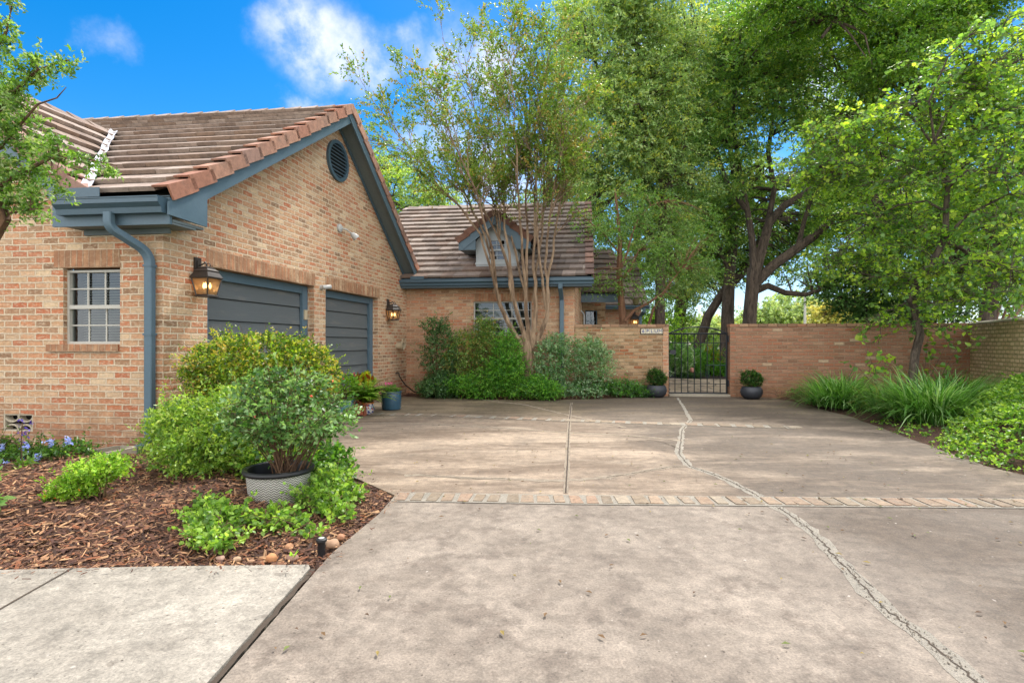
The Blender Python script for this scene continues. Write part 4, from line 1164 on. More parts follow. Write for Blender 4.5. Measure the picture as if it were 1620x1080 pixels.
near_l=[G(626,786),G(900,790.5),G(1250,793.5),G(1640,797)]
brick_strip(near_l,0.20,0.122,3,0)
far_l=[G(585,654.5),G(700,657),G(901,665),G(1060,670.5),G(1255,676)]
brick_strip(far_l,0.22,0.23,4,1)
# loose litter on the concrete: leaves and twigs
r=random.Random(12); mb=MB()
for i in range(560):
    x=r.uniform(-2.2,5.2); y=r.choice([r.uniform(2.0,6),r.uniform(4,12)]); s=r.uniform(0.008,0.022); a=r.uniform(0,6.28)
    if x<-1 and y<7.4: continue
    d=Vector((math.cos(a),math.sin(a),0)); e=Vector((-d.y,d.x,0)); c=Vector((x,y,0.012)); col=r.choice([srgb(120,92,60),srgb(150,130,70),srgb(96,70,48),srgb(110,120,60)])
    mb.face([c-d*s,c-e*s*.4+ZV*.004,c+d*s,c+e*s*.4+ZV*.006],None,col)
lit=mb.build('leaf_litter',CHIP); tag(lit,'tiny dry leaves scattered over the concrete driveway','leaf litter',kind='stuff')

# grit broken out of the main crack
rg=random.Random(31); mb=MB()
for i in range(420):
    k=rg.randrange(6,len(main)-2); q=main[k].lerp(main[k+1],rg.random()); s=rg.uniform(.002,.006); c=Vector((q.x+rg.gauss(0,.022),q.y+rg.gauss(0,.022),.004)); g=rg.uniform(.5,1.2); col=tuple(v*g for v in srgb(150,138,122))
    a=rg.uniform(0,6.28); d=Vector((math.cos(a),math.sin(a),0)); e=Vector((-d.y,d.x,0))
    t=c+ZV*s; pts=[c-d*s,c-e*s*.7,c+d*s,c+e*s*.7]
    for j in range(4): mb.face([pts[j],pts[(j+1)%4],t],None,col)
gr_=mb.build('grit',CHIP); tag(gr_,'crumbled concrete grit along the long diagonal crack','grit',kind='stuff')
# terrain, beds
def terrain():
    mb=MB()
    mb.face([(-400,-60,-0.06),(400,-60,-0.06),(400,600,-0.06),(-400,600,-0.06)])
    o=mb.build('ground',GRASS); tag(o,kind='structure')
terrain()
def dist_poly(x,y,poly):
    n=len(poly); best=1e9; ins=False; j=n-1
    for i in range(n):
        ax,ay=poly[j][0],poly[j][1]; bx,by=poly[i][0],poly[i][1]
        if (ay>y)!=(by>y) and x<(bx-ax)*(y-ay)/(by-ay)+ax: ins=not ins
        dx,dy=bx-ax,by-ay; L=dx*dx+dy*dy
        t=max(0,min(1,((x-ax)*dx+(y-ay)*dy)/L)) if L else 0
        best=min(best,(x-ax-t*dx)**2+(y-ay-t*dy)**2); j=i
    d=math.sqrt(best); return d if ins else -d
bed_poly=[(-9,2.75),(-2.71,2.84),(-1.09,2.91)]+[(v.x,v.y) for v in bed_edge]+[(C0.x+0.05,C0.y+0.0),(-9,6.6)]
def bed_z(x,y):
    d=dist_poly(x,y,bed_poly)
    if d<0: return -0.03
    k=min(1,d/0.9); k=k*k*(3-2*k)
    return -0.022+0.115*k+0.018*math.sin(x*5.1+y*3.3)*k+0.014*math.sin(x*11+1)*math.cos(y*9)*k
def bed_sheet(name,x0,x1,y0,y1,step,zf,mat):
    nx=int((x1-x0)/step); ny=int((y1-y0)/step); vs=[]; fs=[]
    for j in range(ny+1):
        for i in range(nx+1):
            x=x0+(x1-x0)*i/nx; y=y0+(y1-y0)*j/ny; vs.append((x,y,zf(x,y)))
    for j in range(ny):
        for i in range(nx):
            a=j*(nx+1)+i; fs.append((a,a+1,a+nx+2,a+nx+1))
    me=bpy.data.meshes.new(name); me.from_pydata(vs,[],fs); me.polygons.foreach_set('use_smooth',[True]*len(fs)); me.update()
    o=link_mesh(name,me,mat); tag(o,kind='structure'); return o
bed_sheet('mulch_bed',-6.5,-0.95,2.7,7.4,0.06,bed_z,MULCH)
far_poly=[(v.x,v.y) for v in far_bed]+[(C1.x+4.5,C1.y-0.4),(C1.x,C1.y+0.05),(-2.7,12.4)]
bed_sheet('mulch_bed',-3.0,3.4,11.0,13.0,0.1,lambda x,y:-0.025+0.06*max(0,min(1,dist_poly(x,y,far_poly)/0.3)),MULCH)
rp=[(v.x,v.y) for v in right_edge]+[(14,-7),(14,12),(5.6,12.1)]
def right_z(x,y):
    d=dist_poly(x,y,rp); return -0.03+0.14*max(0,min(1,d/1.5))
bed_sheet('soil_bed',4.4,13.0,1.0,12.6,0.2,right_z,MULCH)
# rear garden soil
bed_sheet('soil_bed',-3,26,12.4,40,0.6,lambda x,y:-0.045+max(0,min(0.35,(y-19)*0.06)),SOIL)

# bark chips: countless shreds lying on the bed
rs=np.random.RandomState(3)
def chips(n,xr,yr,zf,poly,name,label,lmin,lmax,seed,spill=False):
    rs=np.random.RandomState(seed); mb_v=[]; mb_f=[]; cols=[]
    pal=[srgb(92,60,44),srgb(116,78,56),srgb(140,98,70),srgb(74,50,38),srgb(172,128,92),srgb(196,152,110),srgb(104,68,50),srgb(84,54,42),srgb(150,92,58)]
    k=0
    while k<n:
        x=rs.uniform(*xr); y=yr[0]+(yr[1]-yr[0])*rs.rand()**1.5
        d=dist_poly(x,y,poly)
        if spill:
            if d>-0.006 or d<-0.16 or rs.rand()>math.exp(d*22): continue
            d=0.05
        elif d<0.012: continue
        k+=1
        z=zf(x,y)+rs.uniform(0.002,0.022); L=rs.uniform(lmin,lmax)*(0.6+0.8*rs.rand()); w=L*rs.uniform(0.10,0.32); a=rs.uniform(0,6.283); tilt=rs.normal(0,0.28)
        L=min(L,d*2+0.01)
        dx=np.array([math.cos(a)*math.cos(tilt),math.sin(a)*math.cos(tilt),math.sin(tilt)]); e=np.array([-math.sin(a),math.cos(a),rs.normal(0,0.3)])
        c=np.array([x,y,z]); up=np.array([0,0,w*0.35])
        b=len(mb_v)
        mb_v+= [c-dx*L/2-e*w*.35,c-dx*L/2*rs.uniform(.7,1)+e*w*.5,c+dx*L/2+e*w*.3,c+dx*L/2*rs.uniform(.7,1)-e*w*.5,c-dx*L*.3+up,c+dx*L*.3+up]
        mb_f+=[(b,b+3,b+5,b+4),(b+1,b+4,b+5,b+2),(b,b+4,b+1),(b+3,b+2,b+5)]
        q=pal[rs.randint(len(pal))]; f=rs.uniform(0.7,1.2); cols+=[(q[0]*f,q[1]*f,q[2]*f,1)]*6
    me=bpy.data.meshes.new(name); me.from_pydata([tuple(v) for v in mb_v],[],mb_f)
    ca=me.color_attributes.new('col','FLOAT_COLOR','POINT'); ca.data.foreach_set('color',np.array(cols,np.float32).ravel())
    o=link_mesh(name,me,CHIP); tag(o,label,'mulch',kind='stuff'); return o
chips(34000,(-6,-0.95),(2.76,6.9),bed_z,bed_poly,'bark_mulch','shredded brown bark mulch covering the front planting bed',0.018,0.068,5)
chips(17000,(-6,-0.95),(2.76,6.9),lambda x,y:bed_z(x,y)-.004,bed_poly,'mulch_fines','fine bark crumbs and dust between the larger shreds of mulch',0.005,0.022,9)
chips(420,(-3.4,-0.7),(2.62,5.4),lambda x,y:0.012,bed_poly,'mulch_crumbs','crumbs of bark spilled from the bed onto the concrete edges',0.008,0.03,8,True)
chips(1800,(-2.9,3.2),(11.1,12.8),lambda x,y:0.03,far_poly,'bark_mulch','dark mulch under the shrubs along the house wall',0.03,0.08,6)

# =================================================================== PLANTS
def rnd_unit(rs,n):
    v=rs.normal(size=(n,3)); return v/np.linalg.norm(v,axis=1,keepdims=True)
def nrm(v): return v/np.maximum(np.linalg.norm(v,axis=1,keepdims=True),1e-9)
class Leaves:
    def __init__(s): s.v=[]; s.f=[]; s.c=[]; s.n=0
    def add(s,Pp,A,Nn,L,Wd,col,kind='fold',fold=0.12,droop=0.0):
        n=len(Pp); A=nrm(A); Nn=nrm(Nn-A*np.sum(Nn*A,1,keepdims=True)); B=np.cross(Nn,A)
        L=np.broadcast_to(np.asarray(L,float).reshape(-1,1),(n,1)); Wd=np.broadcast_to(np.asarray(Wd,float).reshape(-1,1),(n,1))
        dz=np.array([[0,0,-1.0]])*droop*L
        if kind=='fold':
            vs=np.stack([Pp,Pp+A*L*.42+B*Wd*.5+Nn*fold*Wd,Pp+A*L+dz,Pp+A*L*.42-B*Wd*.5+Nn*fold*Wd],1); k=4
            tri=np.array([[0,2,1],[0,3,2]])
        elif kind=='round':
            vs=np.stack([Pp,Pp+A*L*.18+B*Wd*.42,Pp+A*L*.55+B*Wd*.46+Nn*fold*Wd,Pp+A*L+dz,Pp+A*L*.55-B*Wd*.46+Nn*fold*Wd,Pp+A*L*.18-B*Wd*.42,Pp+A*L*.5-Nn*fold*Wd*.3],1); k=7
            tri=np.array([[6,0,5],[6,5,4],[6,4,3],[6,3,2],[6,2,1],[6,1,0]])
        else:  # lance: 2-segment
            vs=np.stack([Pp,Pp+A*L*.3+B*Wd*.5+Nn*fold*Wd,Pp+A*L*.7+B*Wd*.38+dz*.4,Pp+A*L+dz,Pp+A*L*.7-B*Wd*.38+dz*.4,Pp+A*L*.3-B*Wd*.5+Nn*fold*Wd],1); k=6
            tri=np.array([[0,5,1],[1,5,4],[1,4,2],[2,4,3]])
        idx=(np.arange(n)*k)[:,None,None]+tri[None]+s.n
        s.v.append(vs.reshape(-1,3)); s.f.append(idx.reshape(-1,3)); s.c.append(np.repeat(col,k,axis=0)); s.n+=n*k
    def build(s,name,mat,parent=None):
        v=np.concatenate(s.v).astype(np.float32); f=np.concatenate(s.f).astype(np.int32); c=np.concatenate(s.c).astype(np.float32)
        me=bpy.data.meshes.new(name); me.vertices.add(len(v)); me.vertices.foreach_set('co',v.ravel())
        me.loops.add(f.size); me.loops.foreach_set('vertex_index',f.ravel())
        me.polygons.add(len(f)); me.polygons.foreach_set('loop_start',np.arange(0,f.size,3,dtype=np.int32))
        ca=me.color_attributes.new('col','FLOAT_COLOR','POINT'); c4=np.concatenate([c,np.ones((len(c),1),np.float32)],1); ca.data.foreach_set('color',c4.ravel())
        me.update(); me.validate()
        return link_mesh(name,me,mat,parent)
def palette(rs,pal,idx,jit=0.18):
    pal=np.array(pal); c=pal[idx]*(1+rs.uniform(-jit,jit,(len(idx),1))); c=c*(1+rs.uniform(-.06,.06,(len(idx),3))); return np.clip(c,0.003,1)
def sprays(Lv,rs,p0,d,tl,nl,leaf,wid,pal,up=0.8,spread=0.9,droop=0.25,kind='fold',jitcol=0.2,palw=None,sizej=0.3,curve=-0.3,fold=0.12):
    """twigs at p0 with direction d, length tl, nl leaves along each"""
    M=len(p0); d=nrm(d)
    tl=np.broadcast_to(np.asarray(tl,float).reshape(-1,1),(M,1))
    t=(np.tile(np.arange(nl),(M,1))+rs.uniform(0,1,(M,nl)))/nl
    base=p0[:,None,:]+d[:,None,:]*(tl[:,:,None]*t[:,:,None])
    base[:,:,2]+=curve*tl*(t**2)
    sd=rnd_unit(rs,M*nl).reshape(M,nl,3)
    A=d[:,None,:]*0.75+sd*spread; A[:,:,2]-=droop
    Nn=rs.normal(0,0.55,(M,nl,3)); Nn[:,:,2]+=up
    ci=rs.choice(len(pal),M,p=palw); cidx=np.repeat(ci,nl); flip=rs.rand(M*nl)<0.3; cidx[flip]=rs.choice(len(pal),flip.sum(),p=palw)
    col=palette(rs,pal,cidx,jitcol)
    L=leaf*(1+rs.uniform(-sizej,sizej,M*nl))
    Lv.add(base.reshape(-1,3),A.reshape(-1,3),Nn.reshape(-1,3),L,L*wid,col,kind,fold=fold)
def blob_points(rs,c,rad,n,shell=0.55):
    u=rnd_unit(rs,n); r_=(shell+(1-shell)*rs.rand(n,1)**0.6); return np.array(c)+u*r_*np.array(rad), u
def lin(*a): return [tuple(x/ALB for x in srgb(*q)) for q in a]

def tube_obj(name,polys,mat,parent,n=6):
    mb=MB()
    for pts,rad in polys: mb.tube(pts,rad,n)
    return mb.build(name,mat,parent,smooth=True)

# ---- generic shrub: stems fanning from base + sprays in blobs
def shrub(name,base,label,cat,blobs,pal,leaf,wid,twigs,nl,tl=0.14,kind='fold',seed=1,group=None,stems=9,mat=LEAF,up=0.8,shell=0.6,palw=None,out=0.8,stem_r=0.008,stem_mat=STEM,droop=0.25,spread=0.9,lname='foliage'):
    rs=np.random.RandomState(seed); base=Vector(base)
    root=empty(name,base,label,cat,group)
    Lv=Leaves(); polys=[]; tot=sum(b[1][0]*b[1][2] for b in blobs)
    for c,rad in blobs:
        m=max(6,int(twigs*rad[0]*rad[2]/tot)); p0,u=blob_points(rs,c,rad,m,shell)
        keep=p0[:,2]>base.z+0.02; p0=p0[keep]; u=u[keep]
        d=u*out+np.array([0,0,0.45])+rs.normal(0,0.35,u.shape)
        sprays(Lv,rs,p0-nrm(d)*tl*0.6,d,tl,nl,leaf,wid,pal,up=up,kind=kind,palw=palw,droop=droop,spread=spread)
        # shoots that stand out past the outline, and bare inner twigs
        ms=max(3,m//14); q0,u2=blob_points(rs,c,np.array(rad)*1.04,ms,0.9); u2[:,2]=np.abs(u2[:,2])*.8+.25
        ok=q0[:,2]>base.z+0.03; q0=q0[ok]; u2=u2[ok]
        if len(q0):
            sprays(Lv,rs,q0-u2*tl*.2,u2+rs.normal(0,.3,u2.shape),tl*1.5,nl,leaf*.9,wid,pal,up=up*.7,kind=kind,palw=palw,droop=droop*.5,spread=spread,curve=-.15)
            for qq,uu in zip(q0[::2],u2[::2]): polys.append(([Vector(qq-uu*tl*.9),Vector(qq),Vector(qq+uu*tl*1.1)],[stem_r*.4,stem_r*.3,stem_r*.15]))
        ns=max(2,int(stems*rad[0]*rad[2]/tot)+1)
        for k in range(ns):
            e=Vector(p0[rs.randint(len(p0))]); b0=base+Vector((rs.normal(0,.05),rs.normal(0,.05),-0.02)); 
            b0=b0+Vector(((c[0]-base.x)*0.5,(c[1]-base.y)*0.5,0))
            m1=b0.lerp(e,0.5)+Vector((rs.normal(0,.04),rs.normal(0,.04),0.08))
            polys.append(([b0,m1,e],[stem_r,stem_r*.75,stem_r*.35]))
    tube_obj('stems',polys,stem_mat,root,5); Lv.build(lname,mat,root); return root

Y=lin  # palettes
PAL_NAND_B=Y((124,156,58),(150,178,72),(104,140,52),(172,194,96),(88,122,46))
PAL_NAND_D=Y((58,92,48),(74,112,52),(46,78,42),(92,128,70),(112,140,92),(84,116,40))
PAL_PRIV=Y((86,118,34),(112,144,42),(140,166,50),(70,98,32),(168,176,62),(80,110,34),(176,158,76))
PAL_ROSE=Y((76,116,54),(96,136,70),(62,98,48),(116,152,90),(138,170,114))
PAL_LANT=Y((118,156,58),(140,176,70),(98,138,52),(162,192,92),(84,116,46))

# nandina (bright) in the bed
shrub('nandina_shrub',(-2.52,4.62,0.06),'large bright lime-green shrub in the mulch in front of the downspout','shrub',
   [((-2.85,4.75,0.42),(.36,.34,.34)),((-2.45,4.75,0.50),(.42,.38,.36)),((-2.15,4.7,0.42),(.33,.34,.32)),((-2.6,4.5,0.30),(.40,.30,.25)),((-3.1,4.9,.52),(.22,.2,.18)),((-2.0,4.45,0.25),(.25,.25,.2))],
   PAL_NAND_B,0.036,0.5,2300,10,0.13,seed=11,stems=26,shell=0.4,stem_r=.005)
# round clipped bush
shrub('round_bush',(-2.85,6.15,0.05),'rounded glossy green bush with yellow tips in front of the nearest garage door','bush',
   [((-2.88,6.1,0.92),(.66,.6,.42)),((-2.88,6.1,0.62),(.64,.6,.42)),((-2.45,6.2,.85),(.42,.5,.42)),((-3.3,6.1,.85),(.36,.5,.42))],
   PAL_PRIV,0.036,0.58,4200,10,0.12,seed=12,stems=30,shell=0.74)
# potted rose
pot=empty('patterned_planter',(-1.72,3.97,0.05),'pale woven-pattern round planter with a thick black rim, in the mulch','planter')
def weave_mat():
    m,nt,b,out=new_mat('woven_resin'); n=N(nt); uv=n.coord('UV')
    sep=n.node('ShaderNodeSeparateXYZ',{0:uv})
    a=n.math('MULTIPLY',sep.outputs[0],38.0); z=n.math('MULTIPLY',sep.outputs[1],58.0)
    tri=n.math('PINGPONG',a,0.5)
    h=n.math('PINGPONG',n.math('ADD',z,n.math('MULTIPLY',tri,1.6)),0.5)
    h2=n.maprange(h,0.10,0.36)
    c=n.mix(h2,srgb(140,137,130),srgb(226,222,210))
    c=n.mix(0.5,c,n.ramp(n.noise(uv,30,4),[(0.3,.75),(.7,1.2)]),'MULTIPLY')
    nt.links.new(c,b.inputs['Base Color']); b.inputs['Roughness'].default_value=0.65
    nt.links.new(n.bump(h2,0.9,0.006),b.inputs['Normal']); return m
WEAVE=weave_mat()
mb=MB(); mb.lathe([(0.19,0.0),(0.205,0.02),(0.222,0.20),(0.226,0.225)],(-1.72,3.97,0.03),48,caps=False); mb.build('planter_body',WEAVE,pot,smooth=True)
mb=MB(); mb.lathe([(0.225,0.222),(0.243,0.226),(0.25,0.24),(0.246,0.256),(0.232,0.262),(0.215,0.255),(0.208,0.235),(0.20,0.12)],(-1.72,3.97,0.03),48,caps=False); mb.build('planter_rim',RUBBER,pot,smooth=True)
mb=MB(); mb.lathe([(0.0,0.165),(0.1,0.17),(0.206,0.16)],(-1.72,3.97,0.03),24,caps=False); mb.build('potting_soil',SOIL,pot,smooth=True)
def twiggy(name,base,label,cat,ends,pal,leaf,wid,nl,seed,stem_r=0.011,rad0=0.05,tw=5,kind='fold',mat=LEAF,smat=STEM,tl=0.2,lo=0.35):
    """canes rising from base to each end, with leafy side shoots in the upper part"""
    rs=np.random.RandomState(seed); base=Vector(base); root=empty(name,base,label,cat); polys=[]; p0=[]; dd=[]
    for e in ends:
        e=Vector(e); b0=base+Vector((rs.normal(0,rad0),rs.normal(0,rad0),0)); m1=b0.lerp(e,0.45)+Vector((rs.normal(0,.03),rs.normal(0,.03),.07)); pts=[b0,b0.lerp(m1,.55)+Vector((rs.normal(0,.01),0,0)),m1,m1.lerp(e,.55)+Vector((0,rs.normal(0,.015),.02)),e]
        polys.append((pts,[stem_r,stem_r*.9,stem_r*.7,stem_r*.5,stem_r*.25]))
        for k in range(tw):
            f=lo+(1-lo)*(k+rs.rand())/tw; i=min(3,int(f*4)); q=pts[i].lerp(pts[i+1],f*4-i); d=Vector((rs.normal(),rs.normal(),rs.normal()*.5+.35)).normalized()
            ee=q+d*tl*rs.uniform(.5,1.2); polys.append(([q,ee],[stem_r*.35,stem_r*.15])); p0.append(q); dd.append(d)
    tube_obj('stems',polys,smat,root,5)
    Lv=Leaves(); sprays(Lv,rs,np.array([tuple(q) for q in p0]),np.array([tuple(q) for q in dd]),tl,nl,leaf,wid,pal,kind=kind,up=0.9,droop=0.1)
    Lv.build('foliage',mat,root); return root
rs=np.random.RandomState(5); ends=[]
for k in range(48):
    u=rnd_unit(rs,1)[0]; ends.append((-1.66+u[0]*0.44,3.97+u[1]*0.36,0.79+u[2]*0.25-0.1*abs(u[0])))
rose=twiggy('rose_bush',(-1.68,3.97,0.18),'leggy rose bush with grey-green leaves and a few coral blooms, growing in the woven planter','rose bush',ends,PAL_ROSE,0.036,0.66,10,21,tw=13,tl=0.17,stem_r=.0055,lo=.6)
def flowers(name,parent,pts,size,pal,petals,seed,mat=PETAL):
    rs=np.random.RandomState(seed); Lv=None; last=None
    for q in pts:
        if Lv is None or (np.linalg.norm(np.array(q)-last)>0.11):
            if Lv: Lv.build(name,mat,parent)
            Lv=Leaves(); last=np.array(q)
        ax=rnd_unit(rs,1)[0]*0.6+np.array([0,-0.3,0.8])
        for k in range(petals):
            a=rnd_unit(rs,1); pp=np.array([q])+rs.normal(0,size*0.25,(1,3)); Lv.add(pp,a,ax[None],size,size*.8,palette(rs,pal,np.array([rs.randint(len(pal))])),'round')
    return Lv.build(name,mat,parent)
flowers('rose_bloom',rose,[(-1.42,3.80,.83),(-1.78,3.72,.70),(-1.32,3.95,.92)],0.014,Y((224,110,84),(232,150,120),(214,90,80)),9,3)
# small lime shrub, front left
sp=shrub('pigeonberry_shrub',(-3.05,3.85,0.05),'small lime-green shrub with tiny red berries alone in the open mulch','shrub',
   [((-3.04,3.85,.25),(.15,.16,.13)),((-3.14,3.82,.17),(.13,.16,.11)),((-2.93,3.92,.31),(.12,.14,.09))],Y((116,158,44),(146,184,60),(108,148,44),(178,206,90)),0.028,0.5,600,9,0.085,seed=31,stems=14,shell=.35,stem_r=.004)
flowers('red_berry',sp,[(-3.2,3.64,.14),(-3.18,3.66,.16),(-3.1,3.64,.15),(-3.22,3.68,.10),(-2.95,3.66,.2)],0.008,Y((206,50,30)),5,4)
# groundcover lantana drifts round the planter
shrub('lantana_clump',(-1.68,3.15,0.04),'low sprawling green clump spilling onto the walkway edge, in front of the planter','ground cover',
   [((-1.80,3.32,.13),(.20,.16,.10)),((-1.72,3.10,.09),(.20,.13,.07)),((-1.48,3.42,.10),(.18,.16,.08)),((-1.98,3.48,.12),(.12,.14,.09)),((-1.25,3.28,.05),(.13,.09,.04))],PAL_LANT,0.030,0.78,440,7,0.075,seed=33,kind='round',stems=16,shell=.3,stem_r=.004)
shrub('lantana_clump',(-1.28,3.85,0.04),'low sprawling green clump right of the planter, beside the driveway edge','ground cover',
   [((-1.38,3.85,.13),(.17,.24,.11)),((-1.22,3.7,.10),(.15,.17,.07)),((-1.38,4.15,.15),(.2,.22,.12)),((-1.2,4.0,.08),(.13,.18,.06)),((-1.12,3.55,.05),(.1,.1,.04))],PAL_LANT,0.030,0.78,460,7,0.08,seed=34,kind='round',stems=16,shell=.3,stem_r=.004)
shrub('lantana_clump',(-1.95,4.42,0.04),'leafy green clump behind the planter and before the rose','ground cover',
   [((-1.95,4.5,.2),(.3,.22,.17)),((-1.6,4.6,.2),(.26,.25,.16))],Y((84,130,44),(108,150,50),(70,112,38)),0.036,0.72,420,8,0.11,seed=35,kind='round',stems=12,shell=.3)
# plumbago with sky-blue flowers
pl_=shrub('plumbago_bush',(-4.55,5.25,0.03),'dark green bush with sky-blue flower clusters under the wall vent','flowering bush',
   [((-5.05,5.2,.17),(.25,.22,.16)),((-4.6,5.15,.13),(.30,.22,.12)),((-4.28,5.2,.15),(.22,.2,.13))],Y((64,104,38),(84,126,46),(54,88,34),(104,142,54)),0.034,0.5,720,8,0.11,seed=36,stems=18,shell=.4)
rs=np.random.RandomState(9); fp=[]
for c in [(-4.78,5.02,.22),(-4.5,4.98,.25),(-4.32,5.02,.27),(-4.18,5.05,.28),(-4.5,4.93,.10),(-4.66,4.95,.08),(-4.38,4.95,.13),(-4.95,5.0,.34),(-5.0,5.0,.26)]:
    for k in range(14): fp.append(tuple(np.array(c)+rs.normal(0,.020,3)))
flowers('blue_flower',pl_,fp,0.02,Y((150,166,232),(176,188,240),(126,142,222)),4,5)
sv=shrub('salvia_plant',(-4.35,4.75,0.02),'tall purple salvia spike standing before the blue-flowered bush','flowering plant',[((-4.32,4.75,.1),(.06,.06,.08))],Y((96,134,60),(120,156,70)),0.06,0.4,14,6,.1,seed=37,stems=3)
b=MB(); b.tube([(-4.33,4.75,.05),(-4.34,4.75,.28),(-4.33,4.75,.5)],.004,5); b.build('flower_stalk',STEM,sv)
rs=np.random.RandomState(10); flowers('purple_flower',sv,[( -4.33+rs.normal(0,.03),4.75+rs.normal(0,.03),.33+.2*rs.rand()) for _ in range(16)],0.018,Y((104,84,196),(126,110,220),(90,70,180)),4,6)
# broad-leaf plant at the frame's left edge
shrub('broadleaf_plant',(-3.32,3.42,0.04),'pale green broad-leaved plant at the far left edge of the mulch bed','plant',
   [((-3.42,3.42,.36),(.13,.13,.08)),((-3.42,3.42,.22),(.11,.11,.10))],Y((110,150,70),(136,172,90),(90,132,60)),0.065,0.42,30,7,.11,kind='lance',seed=38,stems=6)
def blades(name,base,label,cat,n,L,w,pal,seed,spread=0.1,arch=1.0,segs=6,group=None,lean=(0,0),mat=LEAF,up=(0.25,1.1)):
    rs=np.random.RandomState(seed); root=empty(name,base,label,cat,group); Lv=[];v=[];f=[];c=[]
    for k in range(n):
        a=rs.uniform(0,6.283); ang=rs.uniform(*up); l=L*rs.uniform(.6,1.15); d=np.array([math.cos(a),math.sin(a)])
        p=np.array([base[0]+d[0]*spread*rs.rand()**.5+rs.normal(0,spread*.4),base[1]+d[1]*spread*rs.rand()**.5+rs.normal(0,spread*.4),base[2]-0.01]); s=np.array([-d[1],d[0],0])
        th=ang; ww=w*rs.uniform(.6,1.2); col=np.array(pal[rs.randint(len(pal))])*rs.uniform(.75,1.2)
        b0=len(v); ar=arch*rs.uniform(.5,1.3)
        for i in range(segs+1):
            t=i/segs; wi=ww*(1-t**2.2)*0.5+.0006
            v.append(p+s*wi+np.array([0,0,wi*.25])); v.append(p-s*wi+np.array([0,0,wi*.25])); c+=[col,col]
            stp=l/segs; p=p+np.array([d[0]*math.sin(th)*stp+lean[0]*stp*t,d[1]*math.sin(th)*stp+lean[1]*stp*t,math.cos(th)*stp]); th+=ar/segs*1.6
            if p[2]<0.015: p[2]=0.015
        for i in range(segs): q=b0+2*i; f+=[(q,q+1,q+3,q+2)]
    me=bpy.data.meshes.new('blades'); me.from_pydata([tuple(q) for q in v],[],f); ca=me.color_attributes.new('col','FLOAT_COLOR','POINT'); cc=np.concatenate([np.array(c,np.float32),np.ones((len(c),1),np.float32)],1); ca.data.foreach_set('color',cc.ravel())
    me.polygons.foreach_set('use_smooth',[True]*len(f)); me.update(); link_mesh('blades',me,mat,root); return root
blades('spider_plant',(-4.33,4.72-0.0,0.04),'tiny white-striped spiky plant in the orange mulch','plant',9,.17,.022,Y((190,200,170),(150,176,120),(206,210,186)),3,.015,.6,5)
bpy.data.objects['spider_plant'].location=(-4.33,4.72,0.04)
blades('seedling',(-1.22,2.98,0.0),'bright green two-leaved seedling beside the driveway corner','plant',5,.07,.022,Y((130,180,60),(150,196,76)),4,.006,.2,4,up=(.1,.6))

# liriope clumps on the right
PAL_LIR=Y((80,128,52),(98,148,62),(64,108,48),(122,168,84),(152,184,124),(88,136,52))
PAL_LIR2=PAL_LIR+Y((150,140,80))
for i,(x,y,n,L,lab) in enumerate([(6.30,8.05,850,.86,'biggest clump of arching strap leaves, nearest the viewer, beside the ivy'),(6.05,9.95,520,.74,'clump of strap leaves left of the redbud trunk, at the driveway bend'),
      (6.55,9.3,420,.66,'dull green strap-leaf clump between the two bigger clumps'),(6.5,10.75,380,.72,'strap-leaf clump against the reddish wall, behind the others'),(8.2,9.9,420,.82,'dark strap-leaf clump in the corner of the two walls')]):
    blades('liriope_clump',(x,y,0.05),lab,'grass clump',int(n*1.7),L*1.08,.022,PAL_LIR2 if i==2 else PAL_LIR,50+i,.30 if i<1 else .30,0.95,6,'strap-leaf clumps in the right bed',up=(.1,.95))
# ivy / ground cover bottom right: one plant mass
rs=np.random.RandomState(60); Lv=Leaves(); p0=[]
def ivy_h(x,y):
    return 0.05+0.6*max(0,min(1,(x-0.80*y-0.05)/1.3))+0.04*math.sin(x*9)*math.cos(y*8)
while len(p0)<11000:
    x=rs.uniform(4.6,9.2); y=rs.uniform(3.2,8.2); d=dist_poly(x,y,rp)
    if d<-0.06 or (d<0.25 and rs.rand()>max(0.15,d*4)): continue
    if y>6.6+max(0,(x-5.6))*1.1 and not (d<0.8 and rs.rand()<0.55): continue
    if (x-6.3)**2+(y-8.05)**2<.3: continue
    if x<0.80*y+0.05 and (d>0.5 or rs.rand()<0.8): continue
    p0.append((x,y,max(.02,right_z(x,y)+ivy_h(x,y)*min(1,max(0.1,d*1.8))+rs.normal(0,.03))))
p0=np.array(p0); d=rnd_unit(rs,len(p0)); d[:,2]=np.abs(d[:,2])*.5
sprays(Lv,rs,p0,d,.10,6,.032,.85,Y((108,150,48),(138,176,62),(86,128,42),(162,192,84),(72,110,38)),kind='round',up=1.1,droop=.1)
iv=Lv.build('ivy_ground_cover',LEAF); tag(iv,'bright green small-leaved ground cover mounding over the bottom right bed','ground cover',kind='stuff')

# nandina row along the house
rowspec=[(690,12.1,500,.46,'tall thin dark shrub nearest the inner corner of the house',0),(735,12.15,520,.5,'yellow-green topped shrub left of the small window',1),(768,12.25,498,.34,'tall upright shrub touching the left of the small window',1),
  (792,11.75,560,.5,'broad low shrub in the middle of the row, left of the crape myrtle',2),(800,11.85,522,.40,'bright green rounded shrub just left of the crape myrtle base',2),
  (880,12.0,525,.5,'greyish pale shrub right of the crape myrtle trunks',3),(930,11.9,530,.5,'pale shrub below the slim blue downspout',3),(850,11.6,592,.45,'low yellow-green shrub at the concrete edge below the crape myrtle',2),(700,11.95,585,.5,'low dark shrub at the left foot of the row',0),(760,11.8,585,.55,'low green shrub in front of the small window',2)]
PN=[Y((66,104,58),(88,128,72),(56,88,50),(116,150,102)),Y((104,142,60),(126,160,82),(80,116,54),(150,174,98),(166,144,80)),Y((82,136,48),(104,160,56),(66,114,44),(128,178,66)),Y((118,152,114),(144,174,136),(94,132,90),(168,192,156),(88,140,66))]
